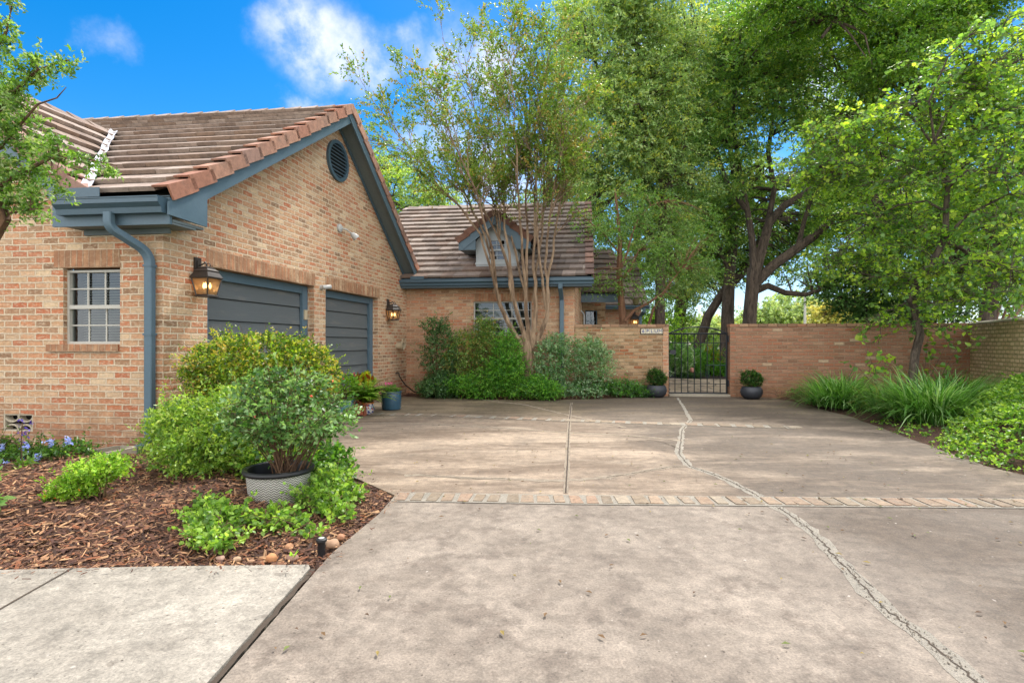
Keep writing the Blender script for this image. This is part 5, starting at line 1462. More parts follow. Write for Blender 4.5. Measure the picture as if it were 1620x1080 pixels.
for i,(px_,d_,ty,wd_,lab,pi) in enumerate(rowspec):
    c=P(px_,543,d_); zt_=CAMZ-(ty-HY)/F*d_; rs=np.random.RandomState(70+i)
    bl=[((c.x,c.y,zt_-.22),(wd_*.8,.36,.24)),((c.x+rs.normal(0,.12),c.y-.1,zt_*.55),(wd_,.42,zt_*.36)),((c.x+rs.normal(0,.2),c.y-.15,.22),(wd_,.42,.22))]
    shrub('nandina_shrub',(c.x,c.y,0.03),lab,'shrub',bl,PN[pi],.048,.46,820,9,.18,seed=70+i,group='shrubs along the house wall',stems=14,shell=.35,stem_r=.009)
for i,(x,y,w_,h_,lab) in enumerate([(2.42,12.0,.5,.42,'low dark green shrub under the tan garden wall'),(1.75,12.1,.4,.5,'low shrub between the pale shrubs and the tan garden wall'),(2.95,12.1,.26,.26,'smallest low shrub beside the left bowl planter')]):
    shrub('low_shrub',(x,y,0.02),lab,'shrub',[((x,y,h_*.5),(w_,.3,h_*.5))],PN[0]+PN[2][:2],.046,.48,420,8,.13,seed=90+i,group='shrubs along the house wall',stems=8,shell=.3)

# bowls with boxwood
def bowl(cx,cy,label,lb2,seed):
    root=empty('bowl_planter',(cx,cy,0.0),label,'planter',"bowl planters at the gate")
    mb=MB(); mb.lathe([(.10,0.004),(.15,.012),(.205,.07),(.228,.14),(.222,.20),(.19,.262),(.178,.27),(.17,.262),(.20,.2),(.2,.19)],(cx,cy,0),36,caps=True); mb.build('bowl',POTBLACK,root,smooth=True)
    mb=MB(); mb.lathe([(0,.236),(.19,.236)],(cx,cy,0),20,caps=False); mb.build('potting_soil',SOIL,root)
    shrub('boxwood_ball',(cx,cy,.24),lb2,'boxwood',[((cx,cy,.43),(.225,.225,.19)),((cx-.03,cy,.5),(.17,.17,.15)),((cx+.08,cy-.03,.42),(.15,.15,.15))],Y((40,78,26),(56,98,32),(74,118,38),(34,64,24)),.026,.62,620,8,.06,seed=seed,group='boxwood balls at the gate',stems=8,shell=.6)
bl_=G(1038,626); bowl(3.22,11.98,'charcoal bowl planter on the concrete left of the iron gate','clipped green boxwood in the bowl left of the gate',101)
bowl(5.18,11.62,'charcoal bowl planter on the concrete right of the iron gate','clipped green boxwood in the bowl right of the gate',102)

# pots by the garage doors
def talavera_mat():
    m,nt,b,out=new_mat('painted_pottery'); n=N(nt); oc=n.coord('Object')
    v=n.node('ShaderNodeTexVoronoi',{'Vector':oc,'Scale':30.0}); 
    c=n.ramp(n.node('ShaderNodeSeparateColor',{0:v.outputs['Color']}).outputs[0],[(0,srgb(52,70,140)),(0.28,srgb(206,206,204)),(0.5,srgb(178,74,40)),(0.68,srgb(58,82,146)),(0.86,srgb(70,110,90))],'CONSTANT')
    e=n.maprange(v.outputs['Distance'],0.5,0.62); c=n.mix(e,c,srgb(210,206,198))
    nt.links.new(c,b.inputs['Base Color']); b.inputs['Roughness'].default_value=0.2; return m
TALA=talavera_mat()
def simple_pot(name,c,prof,mat,label,rim=None,rimmat=None):
    root=empty(name,c,label,'pot'); mb=MB(); mb.lathe(prof,c,30,caps=False); mb.build('pot_body',mat,root,smooth=True)
    if rim: mb=MB(); mb.lathe(rim,c,30,caps=False); mb.build('pot_rim',rimmat or mat,root,smooth=True)
    mb=MB(); rr=prof[-1][0]; mb.lathe([(0,prof[-1][1]-.03),(rr-.002,prof[-1][1]-.03)],c,20,caps=False); mb.build('potting_soil',SOIL,root)
    return root
fc=(-2.47,9.12,0.0)
simple_pot('painted_pot',fc,[(.085,0.0),(.115,.03),(.135,.09),(.13,.15),(.115,.18)],TALA,'small painted pottery pot in blue, white and orange, on the concrete by the garage',[(.114,.178),(.128,.184),(.124,.2),(.108,.2)],paint_mat('orange_glaze',srgb(206,120,44),.3))
def fern(name,c,label,n,L,seed,pal):
    rs=np.random.RandomState(seed); root=empty(name,c,label,'fern'); Lv=Leaves(); polys=[]
    for k in range(n):
        a=rs.uniform(0,6.283); l=L*rs.uniform(.6,1.1); th=rs.uniform(.15,.9); p=np.array([c[0]+rs.normal(0,.03),c[1]+rs.normal(0,.03),c[2]]); pts=[p.copy()]; d=np.array([math.cos(a),math.sin(a)])
        for i in range(9):
            p=p+np.array([d[0]*math.sin(th),d[1]*math.sin(th),math.cos(th)])*l/9; th+=.17; p[2]=max(p[2],.03); pts.append(p.copy())
        polys.append(([Vector(q) for q in pts],[.0028]*len(pts)))
        col=np.array(pal[rs.randint(len(pal))]); pp=[];AA=[];LL_=[]
        for i in range(1,28):
            t=i/27*9; j=min(8,int(t)); q=pts[j]+(pts[j+1]-pts[j])*(t-j); dd=pts[j+1]-pts[j]; dd=dd/np.linalg.norm(dd); s=np.cross(dd,[0,0,1.0]); s=s/max(1e-6,np.linalg.norm(s))
            for sg in (-1,1): pp.append(q); AA.append(s*sg+dd*.35+np.array([0,0,-.1])); LL_.append(.075*math.sin(math.pi*min(1,.12+.88*i/27))**.8+.006)
        pp=np.array(pp);AA=np.array(AA);LL_=np.array(LL_); Nn=np.tile(np.array([0,0,1.0]),(len(pp),1))+rs.normal(0,.15,(len(pp),3))
        Lv.add(pp,AA,Nn,LL_,LL_*.42,np.clip(col*(1+rs.uniform(-.15,.15,(len(pp),1))),0,1),'fold')
    tube_obj('stems',polys,STEM,root,4); Lv.build('fronds',LEAF,root); return root
fern('fern',(fc[0],fc[1],.18),'bright green fern arching from the painted pottery pot',62,.70,5,Y((110,156,48),(126,170,50),(86,132,38),(146,186,70)))
bc=(-2.19,9.75,0.0)
simple_pot('glazed_pot',bc,[(.12,0.0),(.165,.012),(.17,.03),(.18,.26),(.172,.30)],POTBLUE,'tall blue glazed pot with pink flowers beside the second garage door',[(.172,.298),(.184,.302),(.184,.335),(.168,.337),(.165,.30)])
pf=shrub('pink_flowers',(bc[0],bc[1],.3),'low green plant with pink flowers in the tall blue pot','flowering plant',[((bc[0],bc[1],.38),(.15,.15,.07))],Y((74,122,40),(96,146,50)),.03,.6,110,7,.08,seed=7,stems=6)
flowers('pink_bloom',pf,[(bc[0]-.06,bc[1]-.08,.46),(bc[0]-.02,bc[1]-.06,.48),(bc[0]-.1,bc[1]-.05,.47),(bc[0]+.02,bc[1]-.1,.47)],.035,Y((226,96,160),(236,130,180)),6,8)
cc=(-2.62,9.55,0.0)
simple_pot('terracotta_pot',cc,[(.10,0.0),(.15,.2),(.155,.24)],TERRA,'terracotta pot half hidden behind the fern',[(.155,.235),(.172,.237),(.172,.275),(.15,.277)])
cr=shrub('croton_plant',(cc[0],cc[1],.24),'croton with broad yellow, green and rust leaves behind the fern','plant',[((cc[0],cc[1],.50),(.16,.15,.15))],Y((206,200,50),(190,196,54),(150,170,44),(150,80,36),(176,150,40),(112,140,44)),.12,.42,26,7,.12,kind='lance',seed=8,stems=6,shell=.2,up=.2,droop=-.5,spread=.6,out=.4)
tc_=(-2.78,8.9,0.0)
simple_pot('glazed_pot',tc_,[(.10,0.0),(.15,.015),(.17,.12),(.165,.24)],POTTEAL,'teal glazed pot behind the rose bush, left of the fern',[(.165,.238),(.18,.242),(.18,.27),(.158,.272)])
cm=shrub('coral_flower_plant',(tc_[0],tc_[1],.25),'leafy plant with coral flowers in the teal pot','flowering plant',[((tc_[0],tc_[1],.50),(.26,.24,.22))],Y((120,164,48),(142,182,60),(98,142,42)),.035,.6,260,8,.1,seed=9,stems=8)
rs=np.random.RandomState(14); flowers('coral_bloom',cm,[tuple(np.array([tc_[0],tc_[1],.52])+rnd_unit(rs,1)[0]*np.array([.27,.25,.24])) for _ in range(24)],.022,Y((220,80,70),(232,110,90),(214,70,110)),5,10)
bx=(-2.58,8.98,0.0)
tb=empty('planter_box',bx,'small rust-coloured wooden box beside the painted pot','box')
mb=MB()
for a in (0,1):
    mb.box((bx[0]-.12,bx[1]-.12+.22*a,.02),(.26,0,0),(0,.018,0),(0,0,.07)); mb.box((bx[0]-.12,bx[1]-.12+.22*a,.10),(.26,0,0),(0,.018,0),(0,0,.07))
    mb.box((bx[0]-.135+.265*a,bx[1]-.12,.0),(.014,0,0),(0,.24,0),(0,0,.19))
mb.box((bx[0]-.12,bx[1]-.10,.03),(.24,0,0),(0,.2,0),(0,0,.02)); mb.build('box_slats',TERRA,tb)
sc_=shrub('coppery_succulent',(bx[0],bx[1],.05),'coppery pink succulent trailing from the small wooden box','plant',[((bx[0]-.02,bx[1]-.05,.16),(.13,.12,.08))],Y((190,110,84),(206,140,110),(160,92,70),(150,140,84)),.035,.55,60,6,.07,seed=15,stems=4)

# black stub light, river stones, splash block
sl_=empty('path_light',(-1.085,3.06,0.0),'short black landscape light stub in the mulch at the driveway corner','light')
mb=MB(); mb.lathe([(.021,-.03),(.021,.066),(.024,.07),(.030,.076),(.030,.088),(.026,.091)],(-1.085,3.06,0.0),24); mb.build('light_body',RUBBER,sl_,smooth=True)
mb=MB(); mb.lathe([(.008,.0915),(.016,.0925),(.017,.094),(.0,.096)],(-1.085,3.06,0.0),20,caps=False); mb.build('light_lens',SILVER,sl_,smooth=True)
def stone(c,rad,seed,col,label):
    r=random.Random(seed); bm=bmesh.new(); bmesh.ops.create_icosphere(bm,subdivisions=3,radius=1.0)
    from mathutils import noise
    for v in bm.verts:
        k=1+0.22*noise.noise(v.co*1.3+Vector((seed*3.1,0,0)))+.06*noise.noise(v.co*4+Vector((0,seed,0)))
        v.co=Vector((v.co.x*rad[0]*k,v.co.y*rad[1]*k,v.co.z*rad[2]*k))+Vector(c)
    me=bpy.data.meshes.new('river_stone'); bm.to_mesh(me); bm.free(); me.polygons.foreach_set('use_smooth',[True]*len(me.polygons))
    o=link_mesh('river_stone',me,paint_mat('stone',col,.8,.3,.5,30)); tag(o,label,'stone','river stones at the driveway corner')
for i,(x,y,rad,col,lab) in enumerate([(-1.0-.06,3.18,(.04,.035,.028),srgb(176,140,110),'round tan stone right of the black light stub'),(-1.05,3.30,(.026,.022,.02),srgb(184,132,98),'small orange-tan stone nearest the driveway edge, above the other stones'),
    (-1.12,3.22,(.028,.024,.018),srgb(180,156,132),'pale stone just behind the black light stub'),(-1.22,2.985,(.034,.026,.02),srgb(150,116,98),'flat brown stone left of the black light stub'),
    (-1.33,2.97,(.03,.026,.026),srgb(186,130,86),'angular orange stone at the walkway edge beside the seedling'),(-1.30,3.13,(.026,.024,.022),srgb(170,124,88),'stone half hidden under the green clump tips'),
    (-1.62,2.985,(.024,.02,.014),srgb(176,140,120),'pinkish pebble at the walkway edge under the sprawling clump'),(-1.52,2.97,(.022,.018,.014),srgb(182,150,118),'small tan pebble right of the pinkish pebble'),(-1.43,2.95,(.018,.014,.01),srgb(168,130,100),'tiniest pebble along the walkway edge')]):
    stone((x,y,rad[2]*.55),rad,i+1,col,lab)
spb=empty('splash_block',(-3.55,5.35,0.02),'grey concrete splash block under the downspout mouth','splash block')
e=pl=None
o_=Vector((-3.72,5.62,0.045)); dv_=Vector((0.02,-0.95,0)).normalized()
o_=p(dsx+.06,0.0,0.30); dv_=(Vector((-3.35,4.98,0))-Vector((o_.x,o_.y,0))).normalized(); dv_=Vector((-0.35,-0.94,0)).normalized(); sd_=Vector((dv_.y,-dv_.x,0))
mb=MB(); zb0=0.03
mb.box(o_-sd_*.13+ZV*zb0,sd_*.26,dv_*.62,ZV*.03); mb.box(o_-sd_*.145+ZV*zb0,sd_*.03,dv_*.63,ZV*.075); mb.box(o_+sd_*.115+ZV*zb0,sd_*.03,dv_*.63,ZV*.075); mb.box(o_-sd_*.115-dv_*.03+ZV*zb0,sd_*.23,dv_*.03,ZV*.075)
mb.build('block',CONCB,spb,bevel=.008); spb.location=(o_.x,o_.y,0.02); spb.children[0].matrix_parent_inverse=Matrix.Translation(-Vector(spb.location))
# =================================================================== TREES
def wander(rs,p,d,L,segs,r0,r1,bend=0.18,trop=0.0):
    pts=[Vector(p)]; rad=[r0]; d=Vector(d).normalized()
    for i in range(segs):
        d=(d+Vector((rs.normal(0,bend),rs.normal(0,bend),rs.normal(0,bend)+trop))).normalized()
        pts.append(pts[-1]+d*L/segs); rad.append(r0+(r1-r0)*(i+1)/segs)
    return pts,rad,d
def at(pts,f):
    x=f*(len(pts)-1); i=min(len(pts)-2,int(x)); return pts[i].lerp(pts[i+1],x-i),(pts[i+1]-pts[i]).normalized()
def sub_branches(rs,polys,pts,rad,n,lo,L,ang,levels,tips,trop=0.05):
    for k in range(n):
        f=lo+(1-lo)*(k+rs.rand())/n; q,d=at(pts,f); rr_=rad[min(len(rad)-1,int(f*(len(rad)-1)))]*.6
        ax=Vector(rnd_unit(rs,1)[0]); s=d.cross(ax).normalized(); a=R(ang)*rs.uniform(.7,1.3); nd=d*math.cos(a)+s*math.sin(a)
        l=L*rs.uniform(.6,1.2)*(1-.4*f); p2,r2,e=wander(rs,q,nd,l,4,rr_,rr_*.35,.16,trop); polys.append((p2,r2))
        if levels>1: sub_branches(rs,polys,p2,r2,max(2,n-1),.25,L*.55,ang,levels-1,tips,trop)
        else:
            for ff in (.5,.8,1.0): tips.append((at(p2,ff)[0],e))
def crown_clusters(rs,Lv,polys,limbs,blobs,K,subr,twigs,nl,leaf,wid,pal,kind='fold',shell=.35,flat=.55,br=.035,tl=.35,up=.9,droop=.3,palw=None,twr=0.0):
    """leaf clumps scattered through ellipsoidal lobes; each clump hangs on a branch from the nearest limb"""
    lp=[]; 
    for pts,_ in limbs:
        for i in range(len(pts)-1):
            for t in (0,.33,.66): lp.append(pts[i].lerp(pts[i+1],t))
    lpa=np.array([tuple(q) for q in lp]); tot=sum(b[1][0]*b[1][2] for b in blobs)
    for c,rad in blobs:
        m=max(3,int(K*rad[0]*rad[2]/tot)); cs,u=blob_points(rs,c,rad,m,shell)
        for q,uu in zip(cs,u):
            i=np.argmin(((lpa-q)**2).sum(1)); a=Vector(lpa[i]); e=Vector(q); L=(e-a).length
            mid=a.lerp(e,.5)+Vector((rs.normal(0,.08*L),rs.normal(0,.08*L),.10*L))
            polys.append(([a,a.lerp(mid,.6)+Vector((0,0,.03*L)),mid,e],[br*min(2,.5+L*.3),br*.8,br*.55,br*.2]))
            s=subr*rs.uniform(.6,1.35); pal_shift=rs.uniform(.85,1.15); w=rs.dirichlet(np.ones(len(pal))*1.8)
            tp=q+rs.normal(0,1,(twigs,3))*np.array([s,s,s*flat])*.55
            d=(tp-q)*np.array([1,1,.5])+uu*.25*s+rs.normal(0,.15,(twigs,3))
            if twr>0:
                for z_,w_ in zip(tp,nrm(d)):
                    a0=Vector(z_-w_*tl*.55); polys.append(([e.lerp(a0,.35),a0,Vector(z_+w_*tl*.1)-ZV*.02,Vector(z_+w_*tl*.55)-ZV*.10],[twr*1.5,twr*1.2,twr,twr*.5]))
            sprays(Lv,rs,tp-nrm(d)*tl*.4,d,tl,nl,leaf,wid,[tuple(np.array(x)*pal_shift) for x in pal],kind=kind,up=up,droop=droop,palw=w)
def tree_root(name,base,label,group=None): return empty(name,base,label,'tree',group)
def pathd(pix,d): 
    out=[]
    for q in pix:
        dd=q[2] if len(q)>2 else d; out.append(P(q[0],q[1],dd))
    return out

PAL_OAK=Y((108,146,68),(130,166,80),(90,126,58),(150,180,102),(98,136,76),(164,180,84))
PAL_OAKL=Y((138,164,98),(156,180,116),(118,148,84),(174,194,136),(180,188,86),(130,160,104),(104,136,76))
PAL_OAKD=Y((88,130,46),(110,150,54),(74,110,42),(136,166,64))
PAL_LIME=Y((146,182,60),(168,198,74),(124,160,58),(108,146,66),(182,204,86),(94,132,66))

# ---- crape myrtle by the house wall
rs=np.random.RandomState(201); base=Vector((0.28,12.0,0.0))
cmr=tree_root('crape_myrtle',base,'tall many-stemmed crape myrtle with smooth tan trunks and airy foliage, in front of the dormer')
polys=[]; tips=[]; D=12.0
t_base=P(834,548,D)
polys.append(([base+Vector((0.02,0,-.05)),base+Vector((0.05,0,.5)),t_base,t_base+Vector((0,0,.12))],[.17,.14,.13,.10]))
forks=[]
mains=[([(832,556),(818,535),(803,508),(790,480)],.085),([(833,552),(828,525),(818,495),(812,470)],.075),([(838,552),(845,520),(848,490),(846,468)],.075),([(838,556),(856,525),(866,500),(866,488)],.08),([(835,552),(836,520),(832,492),(832,470)],.07)]
stems_=[(0,[(790,480),(775,420),(760,370),(730,330),(690,290),(640,225),(590,160)]),(0,[(790,480),(782,420),(768,360),(752,300),(715,220),(690,140)]),(0,[(788,470),(778,410),(757,350),(735,305),(690,270),(630,235),(585,225)]),
 (1,[(812,470),(800,410),(786,350),(775,290),(755,200),(735,90)]),(1,[(812,470),(806,400),(798,340),(795,270),(785,170),(765,60)]),(1,[(812,470),(804,420),(790,380),(762,330),(720,260),(660,150)]),
 (4,[(832,470),(826,400),(822,340),(818,270),(815,170),(800,60)]),(4,[(832,470),(833,400),(832,330),(836,260),(838,160),(840,50)]),(4,[(832,470),(820,420),(808,360),(790,310),(770,220),(700,60)]),
 (2,[(846,468),(844,400),(846,330),(850,250),(858,160),(872,70)]),(2,[(846,468),(852,410),(858,350),(862,280),(876,190),(892,110)]),
 (3,[(866,488),(862,420),(868,360),(876,300),(890,230),(905,170)]),(3,[(866,488),(868,430),(876,380),(886,320),(905,260),(925,215)]),(3,[(864,490),(858,440),(852,390),(850,330),(846,240),(850,140)])]
for pts_,r_ in mains:
    dd=[D]*len(pts_); polys.append(([P(a,b,q) for (a,b),q in zip(pts_,dd)]+[P(pts_[-1][0],pts_[-1][1]-14,D)],[r_,r_*.82,r_*.7,r_*.6,r_*.4]))
for mi,(m_,px_) in enumerate(stems_):
    off=rs.normal(0,.16); st=[P(a,b,D+off*i*0.9) for i,(a,b) in enumerate(px_)]
    n=len(st); rad=[.038*(1-.82*i/(n-1)) for i in range(n)]
    # refine with slight wobble
    q=[st[0]]; rq=[rad[0]]
    for i in range(n-1):
        for t in (.33,.66,1.0): q.append(st[i].lerp(st[i+1],t)+Vector((rs.normal(0,.02),rs.normal(0,.02),0))*(1 if t<1 else 0)); rq.append(rad[i]+(rad[i+1]-rad[i])*t)
    polys.append((q,rq))
    sub_branches(rs,polys,q,rq,12,.40,1.2,28,2,tips,.06)
tube_obj('trunk',polys,BARK_CM,cmr,6)
Lv=Leaves(); tp=np.array([tuple(a) for a,_ in tips]); td=np.array([tuple(b) for _,b in tips])
td=td+rs.normal(0,.35,td.shape)
k_=rs.rand(len(tp))<np.clip((tp[:,2]-2.6)/2.2,.2,1.0); tp=tp[k_]; td=td[k_]
sprays(Lv,rs,tp,td,.26,10,.062,.56,Y((104,134,52),(122,150,64),(86,116,46),(138,160,80),(156,138,78),(110,138,52)),up=.7,droop=.1)
Lv.build('crown',LEAFM,cmr)
print('crape tips',len(tp))

def oak(name,label,trunk,limbs,blobs,K,subr,twigs,nl,leaf,wid,pal,seed,bark=BARK_OAK,group=None,kind='fold',br=.04,flat=.38,tl=.4,shell=.3,mat=LEAFM,up=.7):
    rs=np.random.RandomState(seed); base=trunk[0][0][0]; root=tree_root(name,base,label,group)
    polys=list(trunk)+list(limbs); Lv=Leaves()
    crown_clusters(rs,Lv,polys,list(limbs)+[(t[0][len(t[0])//2:],t[1]) for t in trunk if len(t[0])>2],blobs,K,subr,twigs,nl,leaf,wid,pal,kind,shell,flat,br,tl,up)
    tube_obj('trunk',polys,bark,root,8); Lv.build('crown',mat,root); return root
def L_(pix,d,r0,r1):
    pts=pathd(pix,d); n=len(pts); return (pts,[r0+(r1-r0)*i/(n-1) for i in range(n)])
def B_(px,py,d,rx,ry,rd=None):
    """lobe centred on a sight line at distance d, radii in photo pixels"""
    c=P(px,py,d); k=d/F; return ((c.x,c.y,c.z),(rx*k,(rd if rd else min(rx,ry)*k),ry*k))
GR='tall oaks beyond the garden wall'
# A: main oak right of the gate
dA=19.5
bA=P(1186,575,dA); bA.z=0.0
trA=[([bA,P(1185,540,dA),P(1186,500,dA),P(1190,455,dA),P(1193,425,dA)],[.33,.27,.25,.24,.25])]
lmA=[L_([(1193,432),(1190,380),(1182,330),(1168,260,19.2),(1160,190,19),(1162,110,18.5)],dA,.15,.04),L_([(1195,430),(1208,385),(1217,352),(1240,326),(1275,306),(1310,270),(1350,215,18),(1395,150,17)],dA,.20,.05),
 L_([(1191,452,19.5),(1222,421,19.4),(1262,392,19.1),(1290,372,18.9),(1318,345),(1352,336),(1432,342),(1500,372),(1560,392)],18.6,.19,.07),L_([(1190,462),(1215,452),(1242,463),(1275,466),(1310,455,20.5),(1345,435,21)],20.2,.15,.04),
 L_([(1262,392,19.1),(1272,350),(1285,310),(1310,280)],dA,.10,.04),L_([(1215,350),(1225,300),(1215,240),(1225,170),(1250,90)],19.8,.12,.04),L_([(1180,330),(1150,290),(1130,230),(1110,170)],dA,.11,.04)]
blA=[B_(1120,60,21,70,70),B_(1235,150,21.5,55,45),B_(1195,90,20.5,70,60),B_(1290,170,20.5,70,50),B_(1175,150,18.5,95,95),B_(1265,70,17.5,120,80),B_(1375,60,16.5,120,75),B_(1180,330,21.5,60,50),B_(1275,270,21.5,50,40),B_(1300,420,21,65,38),B_(1400,300,20.5,90,50),B_(1330,200,18,80,55),B_(1200,30,18,100,70),B_(1460,380,18.5,90,55),B_(1330,455,20.5,45,26),B_(1145,250,19,60,70)]
oak('oak_tree','big oak right of the gate with a thick forked trunk and a long horizontal limb',trA,lmA,blA,760,.64,15,11,.10,.56,PAL_OAK,301,group=GR)
# B: leaning twin behind the gate
dB=23.0; bB=P(1152,580,dB); bB.z=0.1
trB=[([bB,P(1152,545,dB),P(1151,500,dB),P(1154,440,dB),P(1160,380,dB),P(1165,300,dB),P(1150,200,dB)],[.40,.33,.28,.24,.2,.15,.08])]
lmB=[L_([(1098,575,23.5),(1106,545,23.5),(1120,500),(1142,465),(1160,440)],23.3,.24,.16),L_([(1155,450),(1180,425),(1196,400),(1210,350),(1205,280)],23.5,.22,.08),L_([(1152,420),(1120,360),(1090,290),(1070,220)],dB,.14,.05)]
blB=[B_(1285,345,25,55,45),B_(1250,380,25,45,30),B_(1310,300,25,45,40),B_(1110,330,23,75,60),B_(1060,220,23,80,75),B_(1130,180,24,70,80),B_(1085,110,23,80,80),B_(1110,420,24,60,45),B_(1220,400,25,60,35),B_(1160,330,24.5,60,60),B_(1185,270,24.5,35,40),B_(1160,420,24.5,45,28)]
oak('oak_tree','oak seen through the gate with a straight trunk and another trunk leaning leftwards',trB,lmB,blB,640,.8,15,11,.115,.56,PAL_OAK,302,group=GR)
# C: light feathery tree behind the house corner
dC=18.0; bC=P(1044,590,dC); bC.z=0.0
trC=[([bC,P(1044,560,dC),P(1044,480,dC),P(1046,400,dC),P(1050,330,dC),P(1058,250,dC),P(1050,140,dC)],[.22,.19,.17,.16,.15,.12,.06])]
lmC=[L_([(1048,350),(1020,280),(990,210),(960,140),(930,70)],dC,.12,.04),L_([(1052,310),(1080,230),(1090,150),(1080,60)],dC,.12,.04),L_([(1046,390),(1000,340),(955,300),(915,265)],dC,.10,.03),L_([(1050,300),(1020,200),(1010,90),(990,20)],17.6,.1,.03)]
blC=[B_(960,80,17.5,75,85),B_(1040,60,17.5,85,80),B_(950,190,17.5,75,70),B_(1030,180,17.5,80,75),B_(990,270,17.8,75,55),B_(1060,290,18,65,60),B_(925,270,18,45,45),B_(1000,0,17,90,50),B_(1040,370,18,60,45),B_(905,30,18.5,40,45),B_(935,345,18,35,30),B_(1085,440,18.5,40,35)]
oak('elm_tree','tall light yellow-green feathery tree rising behind the house corner, left of the gate',trC,lmC,blC,780,.6,15,11,.088,.54,PAL_OAKL,303,group=GR,flat=.42)
# D: thin trunk behind
dD=27.0; bD=P(1073,575,dD); bD.z=0.2
trD=[([bD,P(1074,520,dD),P(1078,470,dD),P(1075,420,dD),P(1085,350,dD)],[.38,.33,.28,.24,.15])]
lmD=[L_([(1078,480),(1105,455),(1130,430)],dD,.15,.06),L_([(1076,440),(1050,400),(1030,360)],dD,.12,.05)]
oak('oak_tree','ivy-hung slender oak standing furthest back, left of the leaning trunk',trD,lmD,[B_(1075,400,27,60,45),B_(1110,470,27,45,30),B_(1040,440,27,40,40),B_(1075,480,27,20,50)],90,.7,14,10,.12,.5,PAL_OAKD+PAL_LIME[:2],304,group=GR)
# tree behind the house, left of the crape myrtle crown
dG=25.0; bG=P(640,600,dG); bG.z=0
oak('oak_tree','round green tree showing over the roof between the gable and the crape myrtle',[([bG,P(640,420,dG),P(642,330,dG)],[.3,.25,.2])],[L_([(642,340),(610,300),(600,260)],dG,.1,.04),L_([(642,330),(690,300),(740,290)],dG,.1,.04)],
   [B_(628,300,25,42,50),B_(680,330,25,55,40),B_(600,250,26,20,30)],110,.7,14,10,.12,.5,PAL_OAKL+PAL_LIME[:3],305,group='trees behind the house')
dG2=27.0; bG2=P(850,600,dG2); bG2.z=0
oak('oak_tree','dark tree behind the house ridge at the right end of the roof',[([bG2,P(868,400,dG2),P(870,200,dG2)],[.3,.25,.12])],[L_([(868,300),(880,200),(885,110)],dG2,.1,.04),L_([(868,330),(900,300),(930,290)],dG2,.1,.04)],
   [B_(880,100,27,28,55),B_(905,200,27,40,60),B_(900,310,27,60,35),B_(860,320,27,50,25)],110,.7,14,10,.115,.5,PAL_OAK,306,group='trees behind the house')
# H: dark oak behind the right wall
dH=17.0; bH=P(1560,600,dH); bH.z=0
oak('oak_tree','spreading oak behind the reddish wall near the right corner',[([bH,P(1562,500,dH),P(1575,430,dH),P(1560,350,dH)],[.26,.22,.2,.14])],[L_([(1575,430),(1520,390),(1470,372),(1410,350)],dH,.12,.05),L_([(1570,400),(1610,330),(1640,280)],dH,.11,.05),L_([(1565,370),(1540,310),(1500,250),(1480,180)],dH,.1,.04)],
   [B_(1500,330,17,85,60),B_(1590,300,17,80,80),B_(1430,360,17.5,70,45),B_(1590,430,17,70,50),B_(1540,200,17,90,70),B_(1610,130,17,70,90),B_(1480,440,18,50,35),B_(1400,130,17,70,60),B_(1350,330,18,60,60)],480,.6,14,11,.10,.5,PAL_OAKD+PAL_LIME[:2],307,group=GR)
# overhanging dark boughs at the top right
dE=14.5; bE=P(1770,640,dE); bE.z=0
oak('oak_tree','oak outside the right edge whose shaded boughs hang over the top right corner',[([bE,P(1760,400,dE),P(1740,100,dE),P(1700,-60,dE)],[.4,.34,.25,.16])],
   [L_([(1720,-20),(1600,-70),(1480,-60),(1360,-20,14),(1300,60,14)],dE,.16,.04),L_([(1600,-70),(1520,0),(1450,50),(1400,100)],dE,.1,.03),L_([(1480,-60),(1380,-60),(1270,-30,14)],dE,.1,.03)],
   [B_(1330,-10,14,90,55),B_(1430,40,14.2,85,60),B_(1500,10,14.5,80,50),B_(1560,-30,14.5,80,60),B_(1400,110,14,40,40),B_(1230,20,15,60,40)],420,.5,14,11,.085,.5,PAL_OAKD,308,group=GR)

# deeper canopy closing the gaps
for i,(px,dd,bl_,pal,lab,k_) in enumerate([(1005,31,[B_(960,330,31,90,70),B_(1060,280,31,90,90),B_(1000,430,31,80,45),B_(1120,380,31,70,60),B_(1050,160,31,90,80)],PAL_OAKL+PAL_OAK,'broad pale oak at the back of the garden, behind the feathery tree',300),
        (1460,27,[B_(1300,330,27,80,60),B_(1400,260,27,90,70),B_(1500,330,27,90,70),B_(1420,390,27,110,38),B_(1590,380,27,80,60),B_(1520,450,27,70,30),B_(1330,210,27,60,60)],PAL_OAK+PAL_LIME[:2],'broad oak far behind the reddish wall, seen through the redbud leaves',330)]):
    b_=P(px,600,dd); b_.z=0
    oak('oak_tree',lab,[([b_,P(px,500,dd),P(px+4,420,dd),P(px+2,350,dd)],[.34,.28,.24,.18])],[L_([(px+3,400),(px-50,340),(px-90,300)],dd,.13,.05),L_([(px+3,390),(px+60,340),(px+110,310)],dd,.13,.05),L_([(px+2,360),(px+20,280),(px+40,200)],dd,.12,.05)],bl_,k_,.85,14,10,.15,.55,pal,640+i,group=GR)
